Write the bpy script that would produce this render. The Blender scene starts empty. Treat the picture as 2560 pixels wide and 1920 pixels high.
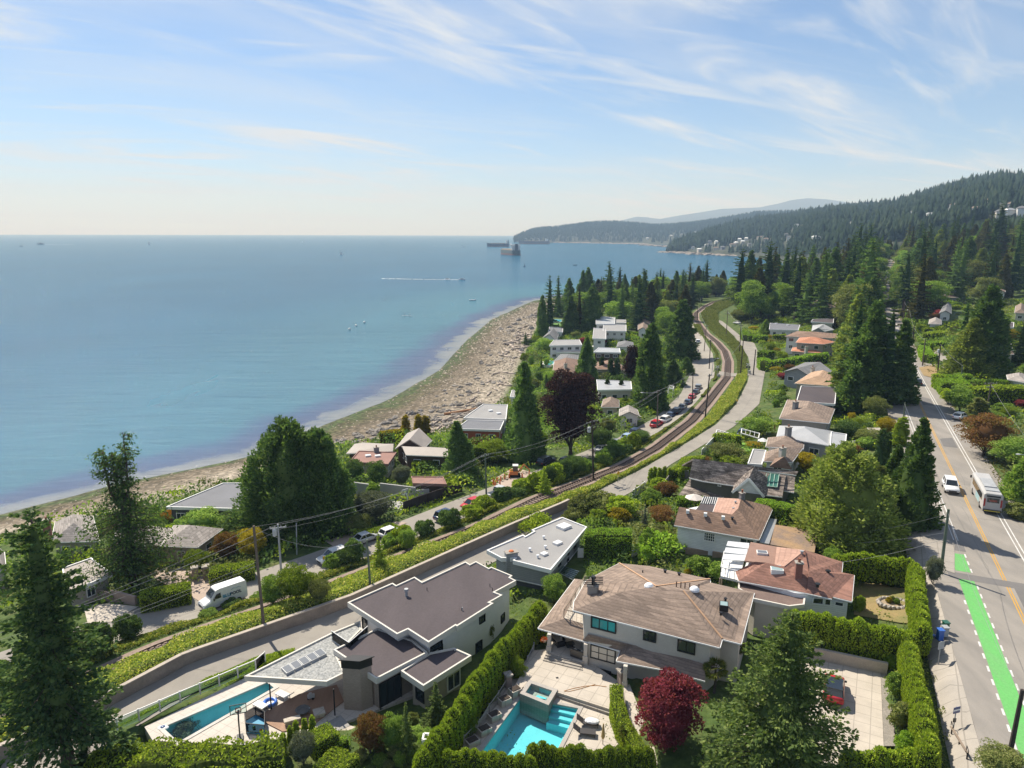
import bpy,bmesh,math,random
import numpy as np
from mathutils import Vector,Matrix
random.seed(7);RNG=np.random.default_rng(7)
SC=bpy.context.scene
COL=SC.collection
R_=math.radians
PI=math.pi
# camera
CAMZ=48.0
PITCH,ROLL,FPX=R_(11.98),R_(0.18),1777.0
S=2560/2212.0
_f=np.array([0,math.cos(PITCH),-math.sin(PITCH)])
_r0=np.array([1.0,0,0]);_u0=np.cross(_r0,_f)
_r=_r0*math.cos(ROLL)+_u0*math.sin(ROLL)
_u=_u0*math.cos(ROLL)-_r0*math.sin(ROLL)
cam=bpy.data.cameras.new('camera');camo=bpy.data.objects.new('camera',cam);COL.objects.link(camo)
cam.sensor_fit='HORIZONTAL';cam.sensor_width=36;cam.lens=FPX/2560*36
cam.clip_start=1.0;cam.clip_end=60000
m=Matrix(((_r[0],_u[0],-_f[0],0),(_r[1],_u[1],-_f[1],0),(_r[2],_u[2],-_f[2],CAMZ),(0,0,0,1)))
camo.matrix_world=m
SC.camera=camo
# sky and sun
SUN_EL,SUN_AZ=R_(50),R_(-37)
world=bpy.data.worlds.new('World');SC.world=world;world.use_nodes=True
wt=world.node_tree;wt.nodes.clear()
def N(t,kind,**kw):
 n=t.nodes.new(kind)
 for k,v in kw.items():
  if k.startswith('i_'):
   key=k[2:]
   n.inputs[int(key)if key.isdigit()else key].default_value=v
  else:setattr(n,k,v)
 return n
def ramp(t,src,stops,interp='LINEAR'):
 r=N(t,'ShaderNodeValToRGB');r.color_ramp.interpolation=interp
 e=r.color_ramp.elements
 while len(e)<len(stops):e.new(.5)
 for i,(p,c)in enumerate(stops):e[i].position=p;e[i].color=(c[0],c[1],c[2],1)
 if src is not None:t.links.new(src,r.inputs[0])
 return r
def build_world():
 t=wt;L=t.links.new
 sky=N(t,'ShaderNodeTexSky',sky_type='NISHITA',sun_disc=False,sun_elevation=SUN_EL,sun_rotation=SUN_AZ,altitude=50,air_density=1.0,dust_density=0.12,ozone_density=1.0)
 tc=N(t,'ShaderNodeTexCoord');sep=N(t,'ShaderNodeSeparateXYZ');L(tc.outputs['Generated'],sep.inputs[0])
 za=N(t,'ShaderNodeMath',operation='ADD',i_1=0.10);L(sep.outputs['Z'],za.inputs[0])
 zm=N(t,'ShaderNodeMath',operation='MAXIMUM',i_1=0.03);L(za.outputs[0],zm.inputs[0])
 dv=N(t,'ShaderNodeVectorMath',operation='DIVIDE');L(tc.outputs['Generated'],dv.inputs[0])
 cb=N(t,'ShaderNodeCombineXYZ');[L(zm.outputs[0],cb.inputs[i])for i in range(3)];L(cb.outputs[0],dv.inputs[1])
 def layer(rz,sc,loc,nscale,det,dist,lo,hi,rough=.55):
  mp=N(t,'ShaderNodeMapping',vector_type='TEXTURE');mp.inputs['Rotation'].default_value=(0,0,R_(rz));mp.inputs['Scale'].default_value=sc
  mp.inputs['Location'].default_value=loc
  L(dv.outputs[0],mp.inputs[0])
  n=N(t,'ShaderNodeTexNoise',i_Scale=nscale,i_Detail=det,i_Roughness=rough,i_Distortion=dist);L(mp.outputs[0],n.inputs['Vector'])
  r=N(t,'ShaderNodeMapRange',interpolation_type='SMOOTHSTEP');r.inputs[1].default_value=lo;r.inputs[2].default_value=hi
  L(n.outputs[0],r.inputs[0]);return r.outputs[0]
 a=layer(46,(2.7,.75,1),(3.1,1.7,0),1.5,10,.8,.48,.72,.60)
 b=layer(22,(3.4,.60,1),(8.3,4.2,0),1.3,10,1.0,.50,.74,.58)
 c=layer(0,(1.6,1.4,1),(1.2,9.0,0),.9,3,.3,.26,.50)
 mx=N(t,'ShaderNodeMath',operation='MAXIMUM');L(a,mx.inputs[0]);L(b,mx.inputs[1])
 mu=N(t,'ShaderNodeMath',operation='MULTIPLY');L(mx.outputs[0],mu.inputs[0]);L(c,mu.inputs[1])
 d=layer(38,(2.4,1.0,1),(2.2,5.5,0),1.1,8,.8,.38,.78)
 dm=N(t,'ShaderNodeMath',operation='MULTIPLY',i_1=.42);L(d,dm.inputs[0])
 sm=N(t,'ShaderNodeMath',operation='MULTIPLY',i_1=.9);L(mu.outputs[0],sm.inputs[0])
 ad=N(t,'ShaderNodeMath',operation='ADD',use_clamp=True);L(dm.outputs[0],ad.inputs[0]);L(sm.outputs[0],ad.inputs[1])
 bg1=N(t,'ShaderNodeBackground',i_Strength=0.069);tint=N(t,'ShaderNodeVectorMath',operation='MULTIPLY');tr_=ramp(t,sep.outputs['Z'],((0,(.71,.93,1.42)),(.16,(.82,.96,1.22)),(.4,(.86,.97,1.15))));L(tr_.outputs[0],tint.inputs[1]);L(sky.outputs[0],tint.inputs[0]);L(tint.outputs[0],bg1.inputs[0])
 bg2=N(t,'ShaderNodeBackground',i_Strength=0.56);bg2.inputs[0].default_value=(.92,.97,1.03,1)
 mix=N(t,'ShaderNodeMixShader');L(ad.outputs[0],mix.inputs[0]);L(bg1.outputs[0],mix.inputs[1]);L(bg2.outputs[0],mix.inputs[2])
 out=N(t,'ShaderNodeOutputWorld');L(mix.outputs[0],out.inputs[0])
build_world()
sl=bpy.data.lights.new('sun','SUN');so=bpy.data.objects.new('sun',sl);COL.objects.link(so)
sl.energy=5.0;sl.angle=R_(0.53);sl.color=(1,.94,.82)
_sd=Vector((math.sin(SUN_AZ)*math.cos(SUN_EL),math.cos(SUN_AZ)*math.cos(SUN_EL),math.sin(SUN_EL)))
so.rotation_euler=_sd.to_track_quat('Z','Y').to_euler();so.location=_sd*500
SC.view_settings.view_transform='Standard';SC.view_settings.look='None';SC.view_settings.exposure=0.60;SC.view_settings.gamma=1
SC.render.engine='CYCLES'
cy=SC.cycles
cy.max_bounces=6;cy.diffuse_bounces=2;cy.glossy_bounces=2;cy.transmission_bounces=3;cy.transparent_max_bounces=6;cy.volume_bounces=0
cy.sample_clamp_indirect=4;cy.caustics_reflective=False;cy.caustics_refractive=False
cy.use_denoising=True
try:cy.denoiser='OPENIMAGEDENOISE'
except Exception:pass
# mesh helpers
class MB:
 def __init__(s):s.v=[];s.f=[]
 def add(s,v,f):
  o=len(s.v);s.v+=[tuple(map(float,p))for p in v];s.f+=[tuple(i+o for i in q)for q in f];return s
 def box(s,x,y,z0,z1,sx,sy,rz=0):
  c,n=math.cos(rz),math.sin(rz);a,b=sx/2,sy/2
  P=[(x+c*px-n*py,y+n*px+c*py)for px,py in((-a,-b),(a,-b),(a,b),(-a,b))]
  return s.prism(P,z0,z1)
 def prism(s,P,z0,z1,top=True,bot=True):
  n=len(P)
  ar=sum(P[i][0]*P[(i+1)%n][1]-P[(i+1)%n][0]*P[i][1]for i in range(n))
  if ar<0:P=P[::-1]
  za=z0 if hasattr(z0,'__len__')else[z0]*n;zb=z1 if hasattr(z1,'__len__')else[z1]*n
  v=[(p[0],p[1],za[i])for i,p in enumerate(P)]+[(p[0],p[1],zb[i])for i,p in enumerate(P)]
  f=[(i,(i+1)%n,n+(i+1)%n,n+i)for i in range(n)]
  if top:f.append(tuple(range(n,2*n)))
  if bot:f.append(tuple(range(n-1,-1,-1)))
  return s.add(v,f)
 def wall(s,A,B,th,z0,z1):
  A,B=Vector(A[:2]),Vector(B[:2]);d=(B-A).normalized();n=Vector((-d.y,d.x))*th/2
  return s.prism([A+n,A-n,B-n,B+n],z0,z1)
 def tube(s,p0,p1,r0,r1=None,n=8,caps=True):
  if r1 is None:r1=r0
  p0,p1=Vector(p0),Vector(p1);d=(p1-p0).normalized()
  u=d.orthogonal().normalized();w=d.cross(u)
  v=[]
  for p,r in((p0,r0),(p1,r1)):
   for i in range(n):
    a=2*PI*i/n;v.append(p+u*r*math.cos(a)+w*r*math.sin(a))
  f=[(i,(i+1)%n,n+(i+1)%n,n+i)for i in range(n)]
  if caps:f+=[tuple(range(n-1,-1,-1)),tuple(range(n,2*n))]
  return s.add(v,f)
 def path(s,P,r,n=6):
  rr=r if hasattr(r,'__len__')else[r]*len(P)
  for i in range(len(P)-1):s.tube(P[i],P[i+1],rr[i],rr[i+1],n)
  return s
 def bar(s,p0,p1,w,h=None):
  h=h or w;p0,p1=Vector(p0),Vector(p1);d=(p1-p0).normalized()
  u=d.cross(Vector((0,0,1)));u=u.normalized()if u.length>.01 else Vector((1,0,0));t=u.cross(d)
  v=[p+u*a*w/2+t*b*h/2 for p in(p0,p1)for a,b in((-1,-1),(1,-1),(1,1),(-1,1))]
  return s.add(v,[(0,1,5,4),(1,2,6,5),(2,3,7,6),(3,0,4,7),(3,2,1,0),(4,5,6,7)])
 def ell(s,c,rx,ry,rz,nu=10,nv=6,jit=0,zmin=-1):
  v=[];f=[]
  for j in range(nv+1):
   ph=-PI/2+PI*j/nv
   for i in range(nu):
    a=2*PI*i/nu;k=1+random.uniform(-jit,jit)
    v.append((c[0]+rx*k*math.cos(ph)*math.cos(a),c[1]+ry*k*math.cos(ph)*math.sin(a),c[2]+rz*k*max(zmin,math.sin(ph))))
  for j in range(nv):
   for i in range(nu):f.append((j*nu+i,j*nu+(i+1)%nu,(j+1)*nu+(i+1)%nu,(j+1)*nu+i))
  return s.add(v,f)
 def lathe(s,c,prof,n=12):
  v=[];f=[]
  for r,z in prof:
   for i in range(n):v.append((c[0]+r*math.cos(2*PI*i/n),c[1]+r*math.sin(2*PI*i/n),c[2]+z))
  for j in range(len(prof)-1):
   for i in range(n):f.append((j*n+i,j*n+(i+1)%n,(j+1)*n+(i+1)%n,(j+1)*n+i))
  f+=[tuple(range(n-1,-1,-1)),tuple(range((len(prof)-1)*n,len(prof)*n))]
  return s.add(v,f)
WL={}
def mesh_of(name,mb,mt,off=(0,0,0),smooth=False):
 me=bpy.data.meshes.new(name)
 if off!=(0,0,0):vs=[(x-off[0],y-off[1],z-off[2])for x,y,z in mb.v]
 else:vs=mb.v
 me.from_pydata(vs,[],mb.f)
 if mt:me.materials.append(mt)
 if smooth:me.polygons.foreach_set('use_smooth',[True]*len(me.polygons))
 me.update();return me
def link(name,me,parent=None,loc=None):
 o=bpy.data.objects.new(name,me);COL.objects.link(o)
 if parent is not None:o.parent=parent;WL[o.name]=WL.get(parent.name,(0,0,0))
 else:
  o.location=loc or(0,0,0);WL[o.name]=tuple(o.location)
 return o
def part(name,mb,mt,parent,smooth=False):
 return link(name,mesh_of(name,mb,mt,WL[parent.name],smooth),parent)
def tag(o,label,cat,group=None):
 o['label']=label;o['category']=cat
 if group:o['group']=group
 return o
def thing(name,label,cat,loc,group=None):
 o=bpy.data.objects.new(name,None);COL.objects.link(o);o.location=loc;o.empty_display_size=.3
 WL[o.name]=tuple(float(x)for x in loc)
 return tag(o,label,cat,group)
def solo(name,mb,mt,label,cat,group=None,loc=None,smooth=False):
 if loc is None:
  a=np.array(mb.v);loc=(float(a[:,0].mean()),float(a[:,1].mean()),float(a[:,2].min()))
 o=link(name,mesh_of(name,mb,mt,loc,smooth),None,loc)
 return tag(o,label,cat,group)
def struct(name,mb,mt,kind='structure',smooth=False):
 o=link(name,mesh_of(name,mb,mt,smooth=smooth));o['kind']=kind;return o
def copy_tree(o,parent=None):
 c=o.copy();COL.objects.link(c)
 if parent is not None:c.parent=parent
 for ch in o.children:copy_tree(ch,c)
 return c
def npmesh(name,V,F,mt,smooth=False,attr=None):
 """V (n,3), F (m,k) arrays"""
 V=np.ascontiguousarray(V,np.float32);F=np.ascontiguousarray(F,np.int32);k=F.shape[1]
 me=bpy.data.meshes.new(name);me.vertices.add(len(V));me.vertices.foreach_set('co',V.ravel())
 me.loops.add(F.size);me.loops.foreach_set('vertex_index',F.ravel())
 me.polygons.add(len(F));me.polygons.foreach_set('loop_start',np.arange(0,F.size,k,dtype=np.int32))
 if smooth:me.polygons.foreach_set('use_smooth',np.ones(len(F),bool))
 if mt:me.materials.append(mt)
 for an,av in(attr or{}).items():
  at_=me.attributes.new(an,'FLOAT','POINT');at_.data.foreach_set('value',np.ascontiguousarray(av,np.float32))
 me.update(calc_edges=True);me.validate();return me
# materials
MATS={}
def newmat(name):
 mt=bpy.data.materials.new(name);mt.use_nodes=True;t=mt.node_tree;t.nodes.clear()
 out=N(t,'ShaderNodeOutputMaterial');return mt,t,out
def noise(t,scale,detail=4,rough=.55,dist=0,vec=None,stretch=None):
 n=N(t,'ShaderNodeTexNoise',i_Scale=scale,i_Detail=detail,i_Roughness=rough,i_Distortion=dist)
 if vec is None:vec=N(t,'ShaderNodeNewGeometry').outputs['Position']
 if stretch:
  mp=N(t,'ShaderNodeMapping');mp.inputs['Scale'].default_value=stretch;t.links.new(vec,mp.inputs[0]);vec=mp.outputs[0]
 t.links.new(vec,n.inputs['Vector']);return n.outputs[0]
def mat(name,col,rough=.75,col2=None,scale=1.2,fine=14,var=.18,metal=0,bump=.0,bscale=20,spec=.4,courses=0,cdark=.6,streak=None,joints=0):
 """weathered surface: two colours by coarse noise, value flecks by fine noise, optional horizontal courses by height"""
 if name in MATS:return MATS[name]
 mt,t,out=newmat(name);L=t.links.new
 b=N(t,'ShaderNodeBsdfPrincipled',i_Roughness=rough,i_Metallic=metal)
 b.inputs['Specular IOR Level'].default_value=spec
 c2=col2 or tuple(c*(1-var)for c in col)
 n1=noise(t,scale,5,.6,.3,stretch=streak)
 r1=ramp(t,n1,((.35,col),(.68,c2)))
 n2=noise(t,fine,3,.6)
 mr=N(t,'ShaderNodeMapRange');mr.inputs[1].default_value=.3;mr.inputs[2].default_value=.7;mr.inputs[3].default_value=1-var;mr.inputs[4].default_value=1+var*.6
 L(n2,mr.inputs[0])
 v=N(t,'ShaderNodeVectorMath',operation='SCALE');L(r1.outputs[0],v.inputs[0]);L(mr.outputs[0],v.inputs['Scale'])
 col_out=v.outputs[0]
 h=n2
 if courses:
  g=N(t,'ShaderNodeNewGeometry');sp=N(t,'ShaderNodeSeparateXYZ');L(g.outputs['Position'],sp.inputs[0])
  m1=N(t,'ShaderNodeMath',operation='DIVIDE',i_1=courses);L(sp.outputs['Z'],m1.inputs[0])
  fr=N(t,'ShaderNodeMath',operation='FRACT');L(m1.outputs[0],fr.inputs[0])
  fl=N(t,'ShaderNodeMath',operation='FLOOR');L(m1.outputs[0],fl.inputs[0])
  ad=N(t,'ShaderNodeMath',operation='ADD');L(sp.outputs['X'],ad.inputs[0]);L(sp.outputs['Y'],ad.inputs[1])
  cb=N(t,'ShaderNodeCombineXYZ');L(fl.outputs[0],cb.inputs[0])
  m2=N(t,'ShaderNodeMath',operation='MULTIPLY',i_1=2.2);L(ad.outputs[0],m2.inputs[0])
  f2=N(t,'ShaderNodeMath',operation='FLOOR');L(m2.outputs[0],f2.inputs[0]);L(f2.outputs[0],cb.inputs[1])
  wn=N(t,'ShaderNodeTexWhiteNoise');L(cb.outputs[0],wn.inputs['Vector'])
  k1=N(t,'ShaderNodeMapRange');k1.inputs[3].default_value=1-var*1.3;k1.inputs[4].default_value=1+var;L(wn.outputs['Value'],k1.inputs[0])
  lt=N(t,'ShaderNodeMath',operation='LESS_THAN',i_1=.22);L(fr.outputs[0],lt.inputs[0])
  k2=N(t,'ShaderNodeMapRange');k2.inputs[3].default_value=1;k2.inputs[4].default_value=cdark;L(lt.outputs[0],k2.inputs[0])
  mm=N(t,'ShaderNodeMath',operation='MULTIPLY');L(k1.outputs[0],mm.inputs[0]);L(k2.outputs[0],mm.inputs[1])
  v2=N(t,'ShaderNodeVectorMath',operation='SCALE');L(col_out,v2.inputs[0]);L(mm.outputs[0],v2.inputs['Scale']);col_out=v2.outputs[0]
 if joints:
  g=N(t,'ShaderNodeNewGeometry');mp=N(t,'ShaderNodeMapping');mp.inputs['Rotation'].default_value=(0,0,.48);mp.inputs['Scale'].default_value=(1/joints,)*3;L(g.outputs['Position'],mp.inputs[0]);sp=N(t,'ShaderNodeSeparateXYZ');L(mp.outputs[0],sp.inputs[0]);ks=[]
  for ax in 'XY':
   fr=N(t,'ShaderNodeMath',operation='FRACT');L(sp.outputs[ax],fr.inputs[0]);lt=N(t,'ShaderNodeMath',operation='LESS_THAN',i_1=.055);L(fr.outputs[0],lt.inputs[0]);ks.append(lt)
  mxx=N(t,'ShaderNodeMath',operation='MAXIMUM');L(ks[0].outputs[0],mxx.inputs[0]);L(ks[1].outputs[0],mxx.inputs[1]);kk=N(t,'ShaderNodeMapRange');kk.inputs[3].default_value=1;kk.inputs[4].default_value=.72;L(mxx.outputs[0],kk.inputs[0])
  v4=N(t,'ShaderNodeVectorMath',operation='SCALE');L(col_out,v4.inputs[0]);L(kk.outputs[0],v4.inputs['Scale']);col_out=v4.outputs[0]
 L(col_out,b.inputs['Base Color'])
 if bump:
  bn=noise(t,bscale,4,.6);bp=N(t,'ShaderNodeBump',i_Strength=bump,i_Distance=.05);L(bn,bp.inputs['Height']);L(bp.outputs[0],b.inputs['Normal'])
 L(b.outputs[0],out.inputs[0]);MATS[name]=mt;return mt
def leafmat(name,c1,c2,c3=None,trans=.35,var=.25):
 if name in MATS:return MATS[name]
 mt,t,out=newmat(name);L=t.links.new
 g=N(t,'ShaderNodeNewGeometry');oi=N(t,'ShaderNodeObjectInfo')
 st=[(0,c1),(.6,c2)]+([(1,c3)]if c3 else[])
 r=ramp(t,g.outputs['Random Per Island'],st)
 mr=N(t,'ShaderNodeMapRange');mr.inputs[3].default_value=1-var;mr.inputs[4].default_value=1+var;L(oi.outputs['Random'],mr.inputs[0])
 v=N(t,'ShaderNodeVectorMath',operation='SCALE');L(r.outputs[0],v.inputs[0]);L(mr.outputs[0],v.inputs['Scale'])
 d=N(t,'ShaderNodeBsdfDiffuse');tr=N(t,'ShaderNodeBsdfTranslucent');L(v.outputs[0],d.inputs[0])
 v3=N(t,'ShaderNodeVectorMath',operation='MULTIPLY');v3.inputs[1].default_value=(1.15,1.25,.6);L(v.outputs[0],v3.inputs[0]);L(v3.outputs[0],tr.inputs[0])
 mx=N(t,'ShaderNodeMixShader',i_0=trans);L(d.outputs[0],mx.inputs[1]);L(tr.outputs[0],mx.inputs[2]);L(mx.outputs[0],out.inputs[0])
 MATS[name]=mt;return mt
def glass(name='window_glass',col=(.02,.03,.04),rough=.06):
 if name in MATS:return MATS[name]
 mt,t,out=newmat(name);b=N(t,'ShaderNodeBsdfPrincipled',i_Roughness=rough);b.inputs['Base Color'].default_value=(*col,1);b.inputs['Specular IOR Level'].default_value=.8
 n=noise(t,.8,2);bp=N(t,'ShaderNodeBump',i_Strength=.05);t.links.new(n,bp.inputs['Height']);t.links.new(bp.outputs[0],b.inputs['Normal'])
 t.links.new(b.outputs[0],out.inputs[0]);MATS[name]=mt;return mt
def clearglass(name='clear_glass',col=(.85,.93,.93),mixf=.25):
 if name in MATS:return MATS[name]
 mt,t,out=newmat(name);L=t.links.new
 tr=N(t,'ShaderNodeBsdfTransparent');tr.inputs[0].default_value=(*col,1);gl=N(t,'ShaderNodeBsdfGlossy',i_Roughness=.05)
 fr=N(t,'ShaderNodeLayerWeight',i_Blend=mixf);mx=N(t,'ShaderNodeMixShader');L(fr.outputs['Fresnel'],mx.inputs[0]);L(tr.outputs[0],mx.inputs[1]);L(gl.outputs[0],mx.inputs[2]);L(mx.outputs[0],out.inputs[0])
 MATS[name]=mt;return mt
def brick(name,c1,c2,mortar,scale=5):
 if name in MATS:return MATS[name]
 mt,t,out=newmat(name);L=t.links.new
 g=N(t,'ShaderNodeNewGeometry');sp=N(t,'ShaderNodeSeparateXYZ');L(g.outputs['Position'],sp.inputs[0])
 ad=N(t,'ShaderNodeMath',operation='ADD');L(sp.outputs['X'],ad.inputs[0]);L(sp.outputs['Y'],ad.inputs[1])
 cb=N(t,'ShaderNodeCombineXYZ');L(ad.outputs[0],cb.inputs[0]);L(sp.outputs['Z'],cb.inputs[1])
 br=N(t,'ShaderNodeTexBrick',i_Scale=scale);br.inputs['Color1'].default_value=(*c1,1);br.inputs['Color2'].default_value=(*c2,1);br.inputs['Mortar'].default_value=(*mortar,1)
 br.inputs['Mortar Size'].default_value=.025
 L(cb.outputs[0],br.inputs['Vector'])
 b=N(t,'ShaderNodeBsdfPrincipled',i_Roughness=.85);L(br.outputs[0],b.inputs['Base Color']);L(b.outputs[0],out.inputs[0]);MATS[name]=mt;return mt
# pixels to places (2212wide reading of the photograph)
def ray(x,y):return _f+_r*((x*S-1280)/FPX)-_u*((y*S-960)/FPX)
def at(x,y,h):
 d=ray(x,y);t=(h-CAMZ)/d[2];return Vector((d[0]*t,d[1]*t))
def at3(x,y,h):p=at(x,y,h);return Vector((p.x,p.y,h))
def at_dist(x,y,Y):
 d=ray(x,y);t=Y/d[1];return Vector((d[0]*t,d[1]*t,CAMZ+d[2]*t))
def zat(X,Y,yu):
 lo,hi=-10.0,400.0
 for _ in range(40):
  mz=(lo+hi)/2;v=np.array([X,Y,mz-CAMZ]);py=(960-FPX*(v@_u)/(v@_f))/S
  if py>yu:lo=mz
  else:hi=mz
 return mz
def mpp(X,Y,Z=5):return float(np.array([X,Y,Z-CAMZ])@_f)/FPX*S
# terrain: cross sections between the shore and the upper road
def cv(*p):p=sorted(p);return np.array([q[0]for q in p],float),np.array([q[1]for q in p],float)
C_SHORE=cv((0,-230),(20,-205),(60,-158),(100,-107),(116,-88.9),(130,-78.2),(149,-57.5),(176,-48.3),(205,-36.5),(249,-26.6),(315,-22),(403,-12.2),(517,14.6),(556,39),(590,90),(640,200),(700,330),(800,420))
C_UP=cv((0,-160),(20,-135),(60,-108),(104,-76),(116,-60),(150,-37),(157,-18),(184,-4),(275,4.3),(363,12.7),(474,35),(530,62),(560,95),(620,205),(700,340),(800,430))
C_LR=cv((0,-125),(20,-98),(50,-66),(60,-57),(72.4,-45.3),(76.6,-38.5),(89,-26),(98.6,-17),(109,-8),(124.3,6),(142.3,21.4),(161.6,34.1),(186,45.3),(219.5,56.5),(245,63),(284,69.5),(320,77),(400,98),(470,130),(560,195),(640,265),(800,445))
C_RAIL=cv((0,-86),(20,-72),(40,-55),(56,-41.8),(64.5,-35.5),(75.4,-23.2),(95,-4.5),(104.2,5),(119.7,20),(130.3,27.6),(150.5,39.4),(170.3,48.6),(198.2,61.2),(224.5,69.3),(245,74.2),(265,77.3),(290,79.6),(311,83),(340,88),(364.5,94.1),(400,108),(429,121.3),(470,150),(520,198),(640,300),(800,470))
C_WALL=cv((0,-82),(20,-62.5),(47.2,-38.6),(50.6,-35.8),(59.2,-30.3),(70.1,-17.2),(89.7,.3),(97.4,7.6),(115.4,21.9),(130,32.7),(145,43.1),(163.7,53.2),(189.6,64.2),(209.7,71.5),(230,77.5),(250,82.3),(277,87.4),(318,93.4),(364,106),(429,138),(470,168),(640,320),(800,490))
MX=lambda y:46.2+.4483*(y-58.3)+.00014*np.maximum(np.asarray(y,float)-150,0)**2
def cx(c,y):return np.interp(y,c[0],c[1])
def section(y):
 s,u,l,r,w,ml=list(cx(c,y)for c in(C_SHORE,C_UP,C_LR,C_RAIL,C_WALL))+[float(MX(y))-4.4]
 k=float(np.clip((104-y)/8,0,1));far=float(np.clip((y-400)/350,0,1));f2=float(np.clip((y-400)/330,0,1))
 w=max(w,r+5.2);ml=max(ml,w+14)
 top=8.6+1.1*k
 tr=6.9*k+7.9*(1-k)
 kk=float(np.clip((84-y)/16,0,1));G=ml-w-8;lin=lambda q:9.1+4.9*q
 X=[s-500,s-60,s-15,s,u,l,l+8.5 if l+9<r-6 else(l+r)/2-2,r-2.6,r+2.2,r+3.6,w-1.5*k-.35,w-.4*k,w+5.2,w+8,w+8+G*.42,w+8+G*.62,ml-6,ml,ml+14,ml+70,ml+200,ml+600]
 Hh=[-8,-4,-1.2,-.05,2.6,6,6,tr,tr,tr+.7*(top-tr),top,8.5,8.5,9.1-.4*kk,lin(.42)*(1-kk)+9.0*kk+9*f2,lin(.62)*(1-kk)+10.3*kk+13*f2,lin((G-6)/G)*(1-kk)+12.2*kk+20*f2,14+20*f2,14+20*f2,18+26*f2,38+26*f2,95+30*far]
 X=np.maximum.accumulate(np.array(X)+np.arange(len(X))*1e-3)
 return X,np.array(Hh)
def spaced(a,b,s0,growth,start=None):
 out=[a];st=s0
 while out[-1]<b:out.append(out[-1]+st);st*=growth
 return out
YS=np.array(list(np.arange(14,150,1.0))+spaced(150,820,1.0,1.013))
XS=np.array(sorted(set([-x for x in spaced(70,330,1.2,1.03)]+list(np.arange(-69,70,1.0))+spaced(70,760,1.0,1.016))))
HG=np.zeros((len(YS),len(XS)))
BF=np.zeros_like(HG)
for j,y in enumerate(YS):
 X,Hh=section(y);HG[j]=np.interp(XS,X,Hh)
 s,u=cx(C_SHORE,y),cx(C_UP,y);BF[j]=(XS-s)/max(u-s,4)
def vnoise(X,Y,sc,seed):
 rg=np.random.default_rng(seed);G=rg.random((64,64));x=X/sc;y=Y/sc
 xi=np.floor(x).astype(int);yi=np.floor(y).astype(int);fx=x-xi;fy=y-yi;fx=fx*fx*(3-2*fx);fy=fy*fy*(3-2*fy)
 g=lambda a,b:G[a%64,b%64]
 return(g(xi,yi)*(1-fx)+g(xi+1,yi)*fx)*(1-fy)+(g(xi,yi+1)*(1-fx)+g(xi+1,yi+1)*fx)*fy-.5
GX,GY=np.meshgrid(XS,YS)
beach=np.clip(np.minimum(BF*4,(1.0-BF)*4),0,1)
HG+=beach*(vnoise(GX,GY,3.2,1)*.5+vnoise(GX,GY,9,2)*.5)
SLABS=[]
def inpoly(X,Y,P):
 ins=np.zeros(X.shape,bool);n=len(P)
 for i in range(n):
  x0,y0=P[i][0],P[i][1];x1,y1=P[(i+1)%n][0],P[(i+1)%n][1]
  if abs(y1-y0)<1e-9:continue
  c=((y0>Y)!=(y1>Y))&(X<(x1-x0)*(Y-y0)/(y1-y0)+x0);ins^=c
 return ins
def grow(P,d):
 P=[Vector(p[:2])for p in P];n=len(P)
 ar=sum(P[i].x*P[(i+1)%n].y-P[(i+1)%n].x*P[i].y for i in range(n));sg=1 if ar>0 else-1
 out=[]
 for i in range(n):
  a,b,c=P[i-1],P[i],P[(i+1)%n]
  d1=(b-a).normalized();d2=(c-b).normalized()
  n1=Vector((d1.y,-d1.x))*sg;n2=Vector((d2.y,-d2.x))*sg
  k=n1+n2;k=k/max(.25,(1+n1.dot(n2)))
  out.append(b+k*d)
 return out
def cut(P,h,depth=.25,g=.9):
 G=grow(P,g)if g else P;msk=inpoly(GX,GY,G)
 HG[msk]=np.minimum(HG[msk],h-depth)
def fill(P,h,g=1.2):
 G=grow(P,g);msk=inpoly(GX,GY,G);HG[msk]=h
def U(P,h):return[at(x,y,h)for x,y in P]
def Hq(x,y):
 x=np.atleast_1d(np.asarray(x,float));y=np.atleast_1d(np.asarray(y,float))
 i=np.clip(np.searchsorted(XS,x)-1,0,len(XS)-2);j=np.clip(np.searchsorted(YS,y)-1,0,len(YS)-2)
 fx=np.clip((x-XS[i])/(XS[i+1]-XS[i]),0,1);fy=np.clip((y-YS[j])/(YS[j+1]-YS[j]),0,1)
 return(HG[j,i]*(1-fx)+HG[j,i+1]*fx)*(1-fy)+(HG[j+1,i]*(1-fx)+HG[j+1,i+1]*fx)*fy
def H(x,y):return float(Hq(x,y)[0])
_T=np.concatenate([np.arange(20,160,.12),np.arange(160,900,.6)])
def gnd(x,y,up=0.0):
 """the place on the ground seen at this pixel"""
 d=ray(x,y);q=d[:,None]*_T;z=CAMZ+q[2];h=Hq(q[0],q[1])+up
 k=np.argmax(z<h)
 if z[k]>=h[k]:k=len(_T)-1
 a=z[k-1]-h[k-1];b=h[k]-z[k];t=_T[k-1]+(_T[k]-_T[k-1])*(a/(a+b)if a+b>0 else .5)
 return Vector((d[0]*t,d[1]*t,CAMZ+d[2]*t-up))
hA,hB,hB2,hDr=8.7,9.5,9.95,11.2
A_DECK=U([(312,1570),(800,1333),(880,1420),(900,1500),(745,1560),(560,1612),(330,1600)],hA)
A_POOL=U([(350,1572),(577,1474),(593,1486),(385,1605)],hA)
B_DECK=U([(975,1655),(1000,1600),(1152,1405),(1200,1400),(1290,1440),(1345,1478),(1330,1500),(1345,1600),(1372,1655)],hB)
B_POOL=U([(1020,1650),(1124.7,1506),(1250.6,1530.6),(1190,1650)],hB)
B_TERR=U([(1104,1497),(1152,1405),(1200,1400),(1290,1440),(1345,1478),(1318,1532),(1199,1494),(1143,1478)],hB2)
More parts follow.
